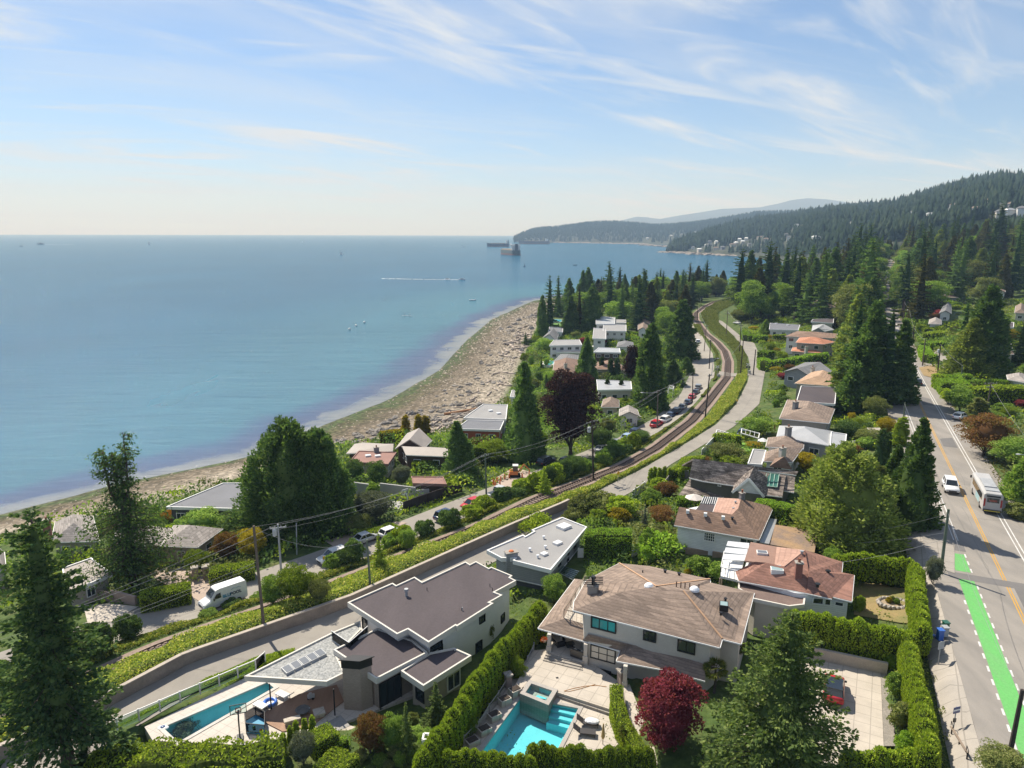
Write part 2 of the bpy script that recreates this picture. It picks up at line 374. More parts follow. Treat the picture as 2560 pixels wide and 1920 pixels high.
DRIVE=U([(1690,1405),(1760,1423),(1902,1452),(1909,1611),(1912,1660),(1620,1660),(1600,1590)],hDr)
cut(A_DECK,hA);cut(A_POOL,hA-1.4,.4,.9);cut(B_DECK,hB);cut(B_POOL,hB-1.5,.4,.9);cut(DRIVE,hDr)
HOUSE_A=U([(750,1345),(1107,1300),(1000,1480),(800,1520)],hA);cut(HOUSE_A,hA,.2)
# ground material
def ground_mat():
 mt,t,out=newmat('ground');L=t.links.new
 g=N(t,'ShaderNodeNewGeometry');P=g.outputs['Position']
 bf=N(t,'ShaderNodeAttribute',attribute_name='beach')
 nz=noise(t,.12,6,.65,.6);jit=N(t,'ShaderNodeMath',operation='MULTIPLY_ADD',i_1=.55,i_2=-.27);L(nz,jit.inputs[0])
 ad=N(t,'ShaderNodeMath',operation='ADD');L(bf.outputs['Fac'],ad.inputs[0]);L(jit.outputs[0],ad.inputs[1])
 r=ramp(t,ad.outputs[0],((.0,(.12,.13,.07)),(.10,(.075,.115,.04)),(.20,(.12,.115,.06)),(.34,(.18,.145,.105)),(.58,(.28,.232,.18)),(.86,(.43,.37,.305)),(1,(.40,.35,.29))))
 rk=N(t,'ShaderNodeTexVoronoi',i_Scale=.85,i_Randomness=1);L(P,rk.inputs['Vector'])
 rr=ramp(t,rk.outputs['Distance'],((.0,(1.25,1.22,1.18)),(.35,(.95,.95,.93)),(.6,(.55,.55,.52))))
 n2=noise(t,.55,8,.8);r2=ramp(t,n2,((.34,(.42,.44,.40)),(.46,(.85,.85,.83)),(.68,(1.22,1.2,1.18))))
 m1=N(t,'ShaderNodeVectorMath',operation='MULTIPLY');L(rr.outputs[0],m1.inputs[0]);L(r2.outputs[0],m1.inputs[1])
 m2=N(t,'ShaderNodeVectorMath',operation='MULTIPLY');L(r.outputs[0],m2.inputs[0]);L(m1.outputs[0],m2.inputs[1])
 n3=noise(t,.35,8,.75);r3=ramp(t,n3,((.3,(.04,.075,.018)),(.5,(.075,.115,.028)),(.64,(.125,.14,.045)),(.78,(.19,.16,.09))))
 n4=noise(t,6,4,.7);k4=N(t,'ShaderNodeMapRange');k4.inputs[1].default_value=.3;k4.inputs[2].default_value=.7;k4.inputs[3].default_value=.45;k4.inputs[4].default_value=1.35;n5=noise(t,.9,5,.75);n6=N(t,'ShaderNodeMath',operation='MULTIPLY_ADD',i_1=.6);L(n5,n6.inputs[0]);n7=N(t,'ShaderNodeMath',operation='MULTIPLY',i_1=.4);L(n4,n7.inputs[0]);L(n7.outputs[0],n6.inputs[2]);L(n6.outputs[0],k4.inputs[0])
 v3=N(t,'ShaderNodeVectorMath',operation='SCALE');L(r3.outputs[0],v3.inputs[0]);L(k4.outputs[0],v3.inputs['Scale'])
 gt=N(t,'ShaderNodeMapRange');gt.inputs[1].default_value=.98;gt.inputs[2].default_value=1.06;L(bf.outputs['Fac'],gt.inputs[0])
 mx=N(t,'ShaderNodeMix',data_type='RGBA');L(gt.outputs[0],mx.inputs[0]);L(m2.outputs[0],mx.inputs[6]);L(v3.outputs[0],mx.inputs[7])
 b=N(t,'ShaderNodeBsdfPrincipled',i_Roughness=.9);b.inputs['Specular IOR Level'].default_value=.2
 L(mx.outputs[2],b.inputs['Base Color'])
 bp=N(t,'ShaderNodeBump',i_Strength=.8,i_Distance=.25);L(rk.outputs['Distance'],bp.inputs['Height']);bp.invert=True;L(bp.outputs[0],b.inputs['Normal'])
 L(b.outputs[0],out.inputs[0]);return mt
def build_ground():
 ny,nx=HG.shape
 V=np.stack([GX,GY,HG],-1).reshape(-1,3)
 idx=np.arange(ny*nx).reshape(ny,nx);F=np.stack([idx[:-1,:-1],idx[:-1,1:],idx[1:,1:],idx[1:,:-1]],-1).reshape(-1,4)
 o=link('ground',npmesh('ground',V,F,ground_mat(),True,{'beach':BF.ravel()}));o['kind']='structure'
# sea
def build_sea():
 az=np.radians(np.linspace(-62,50,300));rad=np.exp(np.arange(math.log(40),math.log(14200),.0105))
 A,Rr=np.meshgrid(az,rad);X=Rr*np.sin(A);Y=Rr*np.cos(A)
 sy,sx=C_SHORE;D=np.full(X.shape,1e9)
 for i in range(len(sy)-1):
  ax,ay,bx,by=sx[i],sy[i],sx[i+1],sy[i+1];dx,dy=bx-ax,by-ay
  t=np.clip(((X-ax)*dx+(Y-ay)*dy)/(dx*dx+dy*dy),0,1);D=np.minimum(D,np.hypot(X-ax-t*dx,Y-ay-t*dy))
 V=np.stack([X,Y,np.zeros_like(X)],-1).reshape(-1,3);ny,nx=X.shape
 idx=np.arange(ny*nx).reshape(ny,nx);F=np.stack([idx[:-1,:-1],idx[1:,:-1],idx[1:,1:],idx[:-1,1:]],-1).reshape(-1,4)
 mt,t,out=newmat('sea_water');L=t.links.new
 at_=N(t,'ShaderNodeAttribute',attribute_name='offshore');g=N(t,'ShaderNodeNewGeometry');P=g.outputs['Position']
 sepp=N(t,'ShaderNodeSeparateXYZ');L(P,sepp.inputs[0])
 wd=N(t,'ShaderNodeMapRange');wd.inputs[1].default_value=110;wd.inputs[2].default_value=230;wd.inputs[3].default_value=.9;wd.inputs[4].default_value=.62;L(sepp.outputs['Y'],wd.inputs[0])
 dm=N(t,'ShaderNodeMath',operation='MULTIPLY');L(at_.outputs['Fac'],dm.inputs[0]);L(wd.outputs[0],dm.inputs[1])
 nz=noise(t,.05,5,.6,.8);ja=N(t,'ShaderNodeMath',operation='MULTIPLY_ADD',i_1=14,i_2=-7);L(nz,ja.inputs[0])
 ad=N(t,'ShaderNodeMath',operation='ADD');L(dm.outputs[0],ad.inputs[0]);L(ja.outputs[0],ad.inputs[1])
 sc=N(t,'ShaderNodeMath',operation='MULTIPLY',i_1=1/120.);L(ad.outputs[0],sc.inputs[0])
 r=ramp(t,sc.outputs[0],((.0,(.25,.245,.22)),(.022,(.19,.20,.20)),(.04,(.055,.07,.145)),(.075,(.042,.085,.16)),(.115,(.036,.148,.195)),(.36,(.034,.146,.205)),(.62,(.018,.112,.182)),(1,(.014,.098,.176))))
 n2=noise(t,.012,5,.65,.5,stretch=(1,.35,1));k2=N(t,'ShaderNodeMapRange');k2.inputs[1].default_value=.3;k2.inputs[2].default_value=.72;k2.inputs[3].default_value=.88;k2.inputs[4].default_value=1.14;L(n2,k2.inputs[0])
 v=N(t,'ShaderNodeVectorMath',operation='SCALE');L(r.outputs[0],v.inputs[0]);L(k2.outputs[0],v.inputs['Scale'])
 b=N(t,'ShaderNodeBsdfDiffuse');L(v.outputs[0],b.inputs[0]);gl=N(t,'ShaderNodeBsdfGlossy',i_Roughness=.12)
 fr=N(t,'ShaderNodeFresnel',i_IOR=1.33);fm=N(t,'ShaderNodeMath',operation='MULTIPLY',i_1=.52);L(fr.outputs[0],fm.inputs[0]);fn=N(t,'ShaderNodeMath',operation='MINIMUM',i_1=.33);L(fm.outputs[0],fn.inputs[0])
 mxs=N(t,'ShaderNodeMixShader');L(fn.outputs[0],mxs.inputs[0]);L(b.outputs[0],mxs.inputs[1]);L(gl.outputs[0],mxs.inputs[2])
 mp=N(t,'ShaderNodeMapping');mp.inputs['Rotation'].default_value=(0,0,R_(-22));mp.inputs['Scale'].default_value=(.28,1,1);L(P,mp.inputs[0])
 w1=noise(t,.36,6,.66,.5,vec=mp.outputs[0]);w2=noise(t,2.4,4,.65,.2,vec=P);w3=noise(t,.06,3,.5,.3,vec=mp.outputs[0])
 h1=N(t,'ShaderNodeMath',operation='MULTIPLY',i_1=1.0);L(w1,h1.inputs[0])
 h2=N(t,'ShaderNodeMath',operation='MULTIPLY_ADD',i_1=.22);L(w2,h2.inputs[0]);L(h1.outputs[0],h2.inputs[2])
 w4=noise(t,.13,4,.55,.4,vec=mp.outputs[0]);h4=N(t,'ShaderNodeMath',operation='MULTIPLY_ADD',i_1=2.2);L(w4,h4.inputs[0]);L(h2.outputs[0],h4.inputs[2]);h3=N(t,'ShaderNodeMath',operation='MULTIPLY_ADD',i_1=2.0);L(w3,h3.inputs[0]);L(h4.outputs[0],h3.inputs[2])
 sl_=noise(t,.006,4,.6,.6,stretch=(.5,1,1));st=N(t,'ShaderNodeMapRange');st.inputs[1].default_value=.42;st.inputs[2].default_value=.6;st.inputs[3].default_value=.75;st.inputs[4].default_value=1.0;L(sl_,st.inputs[0])
 bp=N(t,'ShaderNodeBump',i_Distance=1.5);L(st.outputs[0],bp.inputs['Strength']);L(h3.outputs[0],bp.inputs['Height']);L(bp.outputs[0],b.inputs['Normal'])
 b2=N(t,'ShaderNodeBump',i_Distance=.75);sm=N(t,'ShaderNodeMath',operation='MULTIPLY',i_1=.27);L(st.outputs[0],sm.inputs[0]);L(sm.outputs[0],b2.inputs['Strength']);L(h3.outputs[0],b2.inputs['Height']);L(b2.outputs[0],gl.inputs['Normal']);L(b2.outputs[0],fr.inputs['Normal'])
 g2=N(t,'ShaderNodeBsdfGlossy',i_Roughness=.06);w5=noise(t,.9,5,.7,.3,vec=P);b3=N(t,'ShaderNodeBump',i_Strength=.9,i_Distance=.55);L(w5,b3.inputs['Height']);L(b3.outputs[0],g2.inputs['Normal']);mx2=N(t,'ShaderNodeMixShader',i_0=.016);L(mxs.outputs[0],mx2.inputs[1]);L(g2.outputs[0],mx2.inputs[2]);L(mx2.outputs[0],out.inputs[0])
 o=link('sea',npmesh('sea',V,F,mt,True,{'offshore':D.ravel()}));o['kind']='structure'
# hills: each a solid of its own between a foot line and a ridge line
def hill(name,cols,mt,seed,rows=26,back=.35,bulge=.12,amp=.05):
 """cols: (pixel x, foot distance, foot height, ridge distance, ridge pixel y)"""
 c=np.array(cols,float);xs=np.linspace(c[0,0],c[-1,0],140)
 fd,fh,rd,ry=(np.interp(xs,c[:,0],c[:,k])for k in(1,2,3,4))
 V=[];rg=np.random.default_rng(seed)
 for k,x in enumerate(xs):
  d=ray(x,ry[k]);e=d[2]/d[1];zr=CAMZ+e*rd[k];ax=d[0]/d[1]
  for j in range(rows):
   q=j/(rows-9)
   if q<=1:D=fd[k]+(rd[k]-fd[k])*q;z=fh[k]+(zr-fh[k])*(q+bulge*math.sin(q*PI))
   else:qq=(q-1)*back;D=rd[k]*(1+qq);z=zr*(1-1.2*(q-1)**2/(.5**2)*.5)
   if j==0:z=-12
   V.append((ax*D,D,z))
 V=np.array(V);zz=V[:,2];n=vnoise(V[:,0],V[:,1],160,seed)*.6+vnoise(V[:,0],V[:,1],60,seed+1)*.3
 q=np.tile(np.arange(rows)/(rows-9),len(xs));V[:,2]+=n*amp*np.interp(xs,xs,rd).repeat(rows)*np.clip(np.minimum(q,np.abs(1-q)*3),0,1)
 idx=np.arange(len(V)).reshape(len(xs),rows);F=np.stack([idx[:-1,:-1],idx[1:,:-1],idx[1:,1:],idx[:-1,1:]],-1).reshape(-1,4)
 o=link(name,npmesh(name,V,F,mt,True));o['kind']='structure'
 return V.reshape(len(xs),rows,3)
HILL_M=mat('forest_floor',(.022,.034,.018),.95,(.05,.055,.03),.012,.2,.4)
MTN_M=mat('mountain_forest',(.022,.036,.024),.95,(.03,.042,.03),.003,.02,.3)
G_FAR=[(1300,9000,0,11500,484),(1330,9000,0,11500,479),(1375,9000,0,11500,468),(1395,9000,0,11500,469),(1425,9000,0,11500,473),(1470,9000,0,11500,465),(1510,9000,0,11500,459),(1560,9000,0,11500,451),(1640,9000,0,11500,448),(1680,9000,0,11500,440),(1710,9000,0,11500,432),(1745,9000,0,11500,428),(1790,9000,0,11500,431),(1830,9000,0,11500,437),(1880,9000,0,11500,446),(2000,9000,0,11500,470)]
G_HEAD=[(1110,4000,1,4040,517),(1122,3950,1,4100,511),(1140,3900,2,4250,503),(1160,3850,2,4300,498),(1200,3750,2,4400,494),(1240,3700,2,4400,489),(1290,3650,2,4400,483),(1330,3600,2,4400,483),(1370,3500,2,4300,486),(1410,3300,2,4200,490),(1450,3100,2,4200,489),(1500,2900,2,4100,485),(1560,2800,2,4000,476),(1640,2800,2,4000,462),(1800,2800,2,4000,460),(1900,2800,2,4000,470)]
G_MID=[(1440,1930,1,1990,547),(1455,1900,2,2060,535),(1480,1840,2,2150,522),(1510,1760,3,2250,511),(1540,1660,3,2300,500),(1580,1570,3,2350,490),(1640,1480,3,2400,477),(1700,1150,4,2400,470),(1760,900,14,2350,461),(1830,800,22,2300,452),(1870,790,28,2250,452),(1930,780,34,2200,447),(2000,770,40,2150,425),(2050,760,46,2100,413),(2100,750,52,2050,400),(2160,740,58,2000,392),(2212,730,62,1950,396),(2330,690,44,1850,400),(2450,690,50,1800,405)]
build_ground();build_sea()
V_FAR=hill('mountain',G_FAR,MTN_M,5,amp=.008)
V_HEAD=hill('headland',G_HEAD,HILL_M,6,amp=.006)
V_MID=hill('hillside',G_MID,HILL_M,8,amp=.008)
# foliage
def basis(D):
 D=D/np.maximum(np.linalg.norm(D,axis=1,keepdims=True),1e-6)
 ref=RNG.normal(size=D.shape);A=np.cross(D,ref);A/=np.maximum(np.linalg.norm(A,axis=1,keepdims=True),1e-6)
 return D,A
def cards(C,D,ln,wd):
 """leaf sprays: a kite from C along D"""
 D,A=basis(D);n=len(C);ln=np.broadcast_to(ln,n)[:,None];wd=np.broadcast_to(wd,n)[:,None]
 nrm=np.cross(D,A)
 V=np.stack([C-D*ln*.5,C+A*wd*.5+nrm*wd*.12,C+D*ln*.5,C-A*wd*.5+nrm*wd*.12],1).reshape(-1,3)
 return V,np.arange(4*n).reshape(n,4)
class Leaves:
 def __init__(s):s.V=[];s.F=[];s.n=0
 def add(s,V,F):s.V.append(V);s.F.append(F+s.n);s.n+=len(V)
 def mesh(s,name,mt):return npmesh(name,np.concatenate(s.V),np.concatenate(s.F),mt)
def unit(n):
 d=RNG.normal(size=(n,3));return d/np.linalg.norm(d,axis=1,keepdims=True)
BARK=mat('bark',(.085,.065,.05),.95,(.05,.04,.032),2,9,.3)
BARK_R=mat('cedar_bark',(.11,.07,.05),.95,(.06,.045,.035),2,9,.3)
LM=dict(fir=leafmat('fir_needles',(0.038,0.075,0.033),(0.084,0.138,0.049),(0.156,0.200,0.068),0.3),spruce=leafmat('spruce_needles',(.075,.118,.040),(.145,.205,.065),(.25,.30,.095),.36),cedar=leafmat('cedar_sprays',(0.066,0.123,0.043),(0.130,0.212,0.062),(0.226,0.304,0.093),0.34),goldcedar=leafmat('olive_cedar_sprays',(0.138,0.185,0.049),(0.270,0.328,0.084),(0.408,0.444,0.123),0.36),brown=leafmat('brown_cedar_sprays',(0.061,0.065,0.024),(0.108,0.106,0.037),(0.160,0.143,0.052),0.32),hedge=leafmat('hedge_sprays',(0.172,0.248,0.032),(0.325,0.425,0.047),(0.513,0.588,0.069),.28),bright=leafmat('clipped_leaves',(0.149,0.260,0.032),(0.254,0.401,0.050),(0.383,0.521,0.081),.28),green=leafmat('broad_leaves',(0.115,0.206,0.044),(0.232,0.339,0.069),(0.405,0.504,0.122),.33),deep=leafmat('dark_broad_leaves',(0.063,0.113,0.038),(0.120,0.192,0.059),(0.212,0.279,0.087),.26),lime=leafmat('lime_leaves',(0.115,0.178,0.023),(0.207,0.270,0.034),(0.299,0.345,0.057),.35),gold=leafmat('gold_leaves',(.24,.19,.02),(.38,.29,.025),(.46,.36,.05),.35),orange=leafmat('orange_leaves',(.24,.10,.012),(.36,.16,.02),(.30,.20,.03),.35),rust=leafmat('rust_leaves',(0.149,0.079,0.035),(0.245,0.122,0.053),(0.210,0.175,0.053),.33),red=leafmat('crimson_maple_leaves',(.17,.028,.045),(.29,.06,.082),(.40,.115,.135),.36),purple=leafmat('copper_beech_leaves',(0.029,0.016,0.018),(0.058,0.031,0.034),(0.111,0.058,0.055),.25),olive=leafmat('olive_leaves',(0.124,0.162,0.050),(0.217,0.240,0.080),(0.320,0.320,0.124),.3),silver=leafmat('silver_leaves',(.11,.13,.09),(.18,.20,.14),(.24,.25,.18),.3),bramble=leafmat('bramble_leaves',(0.185,0.249,0.046),(0.324,0.380,0.075),(0.617,0.553,0.157),.3),dry=leafmat('dry_grass',(.22,.17,.08),(.16,.14,.05),(.10,.12,.035),.25),palm=leafmat('palm_fronds',(.075,.10,.02),(.13,.15,.03),(.22,.20,.06),.3),)
def trunk_mesh(name,H,r,limbs=(),mt=None,lean=0):
 mb=MB();n=6
 P=[(lean*(i/n)**2,0.12*math.sin(i*1.7)*r*2,H*i/n)for i in range(n+1)];mb.path(P,[max(.03,r*(1-.88*i/n)*(1.25 if i==0 else 1))for i in range(n+1)],7)
 for a,b,rr in limbs:mb.tube(a,b,rr,rr*.35,5)
 return mesh_of(name,mb,mt or BARK,smooth=True)
def core_cone(Lv,H,R,base,power,n=9,lv=7):
 V=[]
 for j in range(lv+1):
  q=j/lv;r=max(.03,R*(1-q)**power)
  for i in range(n):
   a=2*PI*i/n+j*.3;k=RNG.uniform(.7,1.15);V.append((r*k*math.cos(a),r*k*math.sin(a),H*(base+(.96-base)*q)+RNG.uniform(-.1,.1)))
 F=[(j*n+i,j*n+(i+1)%n,(j+1)*n+(i+1)%n,(j+1)*n+i)for j in range(lv)for i in range(n)];Lv.add(np.array(V),np.array(F))
def core_ball(Lv,c,rx,rz,n=9,lv=6):
 V=[]
 for j in range(lv+1):
  ph=-PI/2+PI*j/lv
  for i in range(n):a=2*PI*i/n;k=RNG.uniform(.8,1.15);V.append((c[0]+rx*k*math.cos(ph)*math.cos(a),c[1]+rx*k*math.cos(ph)*math.sin(a),c[2]+rz*k*math.sin(ph)))
 F=[(j*n+i,j*n+(i+1)%n,(j+1)*n+(i+1)%n,(j+1)*n+i)for j in range(lv)for i in range(n)];Lv.add(np.array(V),np.array(F))
def fir(H,R,seed,levels=26,per=8,droop=.25,base=.08,leaf=.5,gaps=.12,power=.7,mt='fir',fine=1.0,core=.34):
 global RNG
 RNG=np.random.default_rng(seed);Lv=Leaves();limbs=[]
 for k in range(levels):
  t=base+(1-base)*(k+RNG.uniform(-.3,.3))/levels
  if t>.985:continue
  z0=t*H;q=(t-base)/(1-base);L0=R*max(.06,(1-q)**power)
  nb=max(3,int(per*(.55+.45*(1-q))))
  for b in range(nb):
   if RNG.random()<gaps:continue
   az=RNG.uniform(0,2*PI);L=L0*RNG.uniform(.62,1.12)
   sl=(.55*q-droop*(1-q));d=np.array([math.cos(az),math.sin(az),0]);sd=np.array([-math.sin(az),math.cos(az),0])
   m_=max(3,int(L/(leaf*.52)*fine));s_=(np.arange(m_)+RNG.random(m_))/m_*.9+.1
   P=d*(L*s_)[:,None];P[:,2]=z0+L*s_*sl-.12*L*s_**2+.10*L*s_**3
   if L>R*.5 and b%2==0:limbs.append(((0,0,z0),tuple(P[int(m_*.7)]),.012*H**.5*(1-q)+.01))
   rep=6
   PP=np.repeat(P,rep,0);ss=np.repeat(s_,rep);w=L*.40*(1-ss*.72)+.10
   lat=RNG.uniform(-1,1,len(PP));PP=PP+sd*(lat*w)[:,None]*.8+RNG.normal(size=PP.shape)*leaf*.12
   D=d*RNG.uniform(.5,1.1,len(PP))[:,None]+sd*(lat*1.1)[:,None];D=D+np.array([0,0,1])*(RNG.normal(size=len(PP))*.35-.18+q*.45)[:,None]
   sz=leaf*RNG.uniform(.6,1.25,len(PP))*(1-.25*q)
   Lv.add(*cards(PP,D,sz,sz*.58))
 if core:core_cone(Lv,H,R*core,base,power)
 return(trunk_mesh('trunk',H*.97,.018*H+.06,limbs[:90],BARK),Lv.mesh('crown',LM[mt]))
def clumps(centers,rad,per,leaf,mt,updir=.3,squash=.8,wid=.62,out=1.0):
 Lv=Leaves()
 for c,r in zip(centers,rad):
  d=unit(per);d[:,2]=np.where(d[:,2]<-.35,-d[:,2],d[:,2])
  P=np.array(c)+d*r*np.array([1,1,squash])*RNG.uniform(.72,1.06,per)[:,None]
  D=d*out*.6+RNG.normal(size=d.shape)*.75+np.array([0,0,updir]);sz=leaf*RNG.uniform(.6,1.3,per)
  Lv.add(*cards(P,D,sz,sz*wid))
 return Lv
def broad(H,R,seed,ncl=58,per=150,leaf=.34,base=.16,mt='green',squash=.85,flat=1.08,limbs=9,shell=.45):
 global RNG
 RNG=np.random.default_rng(seed);hz=H*(1-base)/2;cz=H*base+hz
 d=unit(ncl);rr=RNG.uniform(shell,1,ncl)**.6;d[:,2]=np.abs(d[:,2])*np.where(RNG.random(ncl)<.6,1,-1)
 rc=R*RNG.uniform(.2,.36,ncl)
 C=d*rr[:,None]*np.array([R-R*.24,R-R*.24,(hz-R*.2)*flat]);C[:,2]+=cz
 lob=1+.16*np.sin(2*np.arctan2(d[:,1],d[:,0])+seed)+.10*np.sin(3*np.arctan2(d[:,1],d[:,0])+2*seed);C[:,:2]*=lob[:,None]
 Lv=clumps(C,rc,per,leaf,mt,squash=squash);core_ball(Lv,(0,0,cz),R*.6,(hz-R*.1)*.72)
 lm=[((0,0,H*base*.8),tuple(C[i]),.02*H**.6)for i in range(min(limbs,ncl))]
 return(trunk_mesh('trunk',max(.4,H*(base+.35)),.02*H+.05,lm,BARK),Lv.mesh('crown',LM[mt]))
def conecedar(H,R,seed,ncl=190,per=80,leaf=.6,base=.02,mt='cedar',power=.75,tips=1,belly=.0,rag=.2):
 """dense drooping-spray evergreen, one or more leading tips"""
 global RNG
 RNG=np.random.default_rng(seed);C=[];rd=[]
 for k in range(ncl):
  t=RNG.random()**1.25;tip=RNG.integers(tips);off=np.array([math.cos(tip*2.4+seed),math.sin(tip*2.4+seed)])*R*.42*(tips>1)*(1 if tip else .35)
  hh=H*(1 if tip==0 else RNG.uniform(.80,.92));prof=R*((1-t)**power)*(1+belly*math.sin(t*PI))*RNG.uniform(1-rag,1.05)
  if tips>1:prof*=.72+.28*t
  az=RNG.uniform(0,2*PI);rr=prof*RNG.uniform(.72,1.0);z=H*base+(hh-H*base)*t
  ff=(1-t)**.3
  C.append((off[0]*ff+rr*math.cos(az),off[1]*ff+rr*math.sin(az),z));rd.append(max(.25,R*.27*(1-.6*t)))
 for tip in range(tips):
  off=np.array([math.cos(tip*2.4+seed),math.sin(tip*2.4+seed)])*R*.42*(tips>1)*(1 if tip else .35);hh=H*(1 if tip==0 else .87)
  for i in range(6):C.append((off[0]*.6,off[1]*.6,hh*(1-.02-.03*i)));rd.append(R*(.05+.022*i))
 C=np.array(C);Lv=Leaves()
 for c,r in zip(C,rd):
  d=unit(per);P=c+d*r*np.array([1,1,1.35])*RNG.uniform(.5,1.08,per)[:,None]
  rad=np.array([c[0],c[1],0]);rad=rad/max(1e-3,np.linalg.norm(rad));D=rad*.5+d*.55+np.array([0,0,.55])+RNG.normal(size=d.shape)*.3
  sz=leaf*RNG.uniform(.55,1.3,per);Lv.add(*cards(P,D,sz,sz*.5))
 core_cone(Lv,H*.95,R*.74,base,power)
 return(trunk_mesh('trunk',H*.85,.022*H+.08,(),BARK_R),Lv.mesh('crown',LM[mt]))
def pompom(R,seed,per=900,leaf=.16,mt='green',squash=.85,bumps=14):
 """a low shrub: (no trunk shows) crown only"""
 global RNG
 RNG=np.random.default_rng(seed);d=unit(bumps);d[:,2]=np.abs(d[:,2]);C=d*R*.58;C[:,2]=C[:,2]*squash+R*.28
 rc=R*RNG.uniform(.36,.55,bumps);return clumps(C,rc,per//bumps,leaf,mt,squash=.85).mesh('crown',LM[mt])
def sprawl(H,R,seed,mt):
 return broad(H,R,seed,ncl=44,per=130,leaf=.27,base=-.12,mt=mt,limbs=0)
PROTO={}
def proto(kind):
 if kind in PROTO:return PROTO[kind]
 k=kind
 if k=='fir0':p=(fir(22,4.2,11,30,9,.22,.10,.55),22,4.2)
 elif k=='fir1':p=(fir(24,4.6,12,26,8,.30,.16,.6,.2,.7),24,4.6)
 elif k=='fir2':p=(fir(18,3.6,13,26,9,.12,.05,.5,.08,.95),18,3.6)
 elif k=='fir3':p=(fir(26,4.4,14,24,7,.34,.30,.62,.25,.6),26,4.4)
 elif k=='firbig':p=(fir(20,4.5,15,40,10,.26,.03,.36,.08,.72,'fir',1.0),20,4.5)
 elif k=='cedar0':p=(conecedar(16,4.2,21),16,4.2)
 elif k=='cedar1':p=(conecedar(18,4.0,22,220,76,.58,tips=2),18,4.0)
 elif k=='cedar2':p=(conecedar(15,3.0,23,170,80,.5,power=.55),15,3.0)
 elif k=='dome':p=(conecedar(14,5.5,25,330,84,.50,power=.34,tips=3,rag=.14),14,5.5)
 elif k=='column':p=(conecedar(8,1.0,24,110,60,.3,power=.35,rag=.1),8,1.0)
 elif k=='broad0':p=(broad(11,5,31),11,5)
 elif k=='broad1':p=(broad(13,5,32,76,140,.36,.10),13,5)
 elif k=='broad2':p=(broad(8,4.2,33,54,160,.30,.03,flat=1.0),8,4.2)
 elif k=='shrub0':p=(sprawl(3.4,2.0,41,'green'),3.4,2.0)
 elif k=='shrub1':p=(sprawl(3.0,2.2,42,'green'),3.0,2.2)
 elif k=='shrub2':p=(sprawl(2.6,1.7,43,'green'),2.6,1.7)
 elif k=='ball0':p=((None,pompom(1,51,1500,.14)),1.5,1.0)
 elif k=='ball1':p=((None,pompom(1,52,1300,.15,squash=.7)),1.3,1.0)
 PROTO[kind]=p;return p
def place(kind,X,Y,Z,H,R,mt,name,label,cat,group=None,rz=None):
 (tm,cm),h0,r0=proto(kind)
 root=thing(name,label,cat,(X,Y,Z),group);root.rotation_euler.z=random.uniform(0,6.28)if rz is None else rz
 root.scale=(R/r0,R/r0,H/h0)
 if tm:
  o=bpy.data.objects.new('trunk',tm);COL.objects.link(o);o.parent=root
 o=bpy.data.objects.new('crown',cm);COL.objects.link(o);o.parent=root
 if mt:o.material_slots[0].link='OBJECT';o.material_slots[0].material=LM[mt]
 return root
def T(kind,bx,by,ty,wpx,mt,label,name='conifer',cat='tree',group=None,base=None):
 """a tree standing at ground pixel (bx,by), its top at pixel row ty, wpx pixels wide"""
 g=gnd(bx,by)if base is None else at3(bx,by,base)
 zt=zat(g.x,g.y,ty);R=wpx*mpp(g.x,g.y,(g.z+zt)/2)/2
 return place(kind,g.x,g.y,g.z-.1,max(.6,zt-g.z),R,mt,name,label,cat,group)
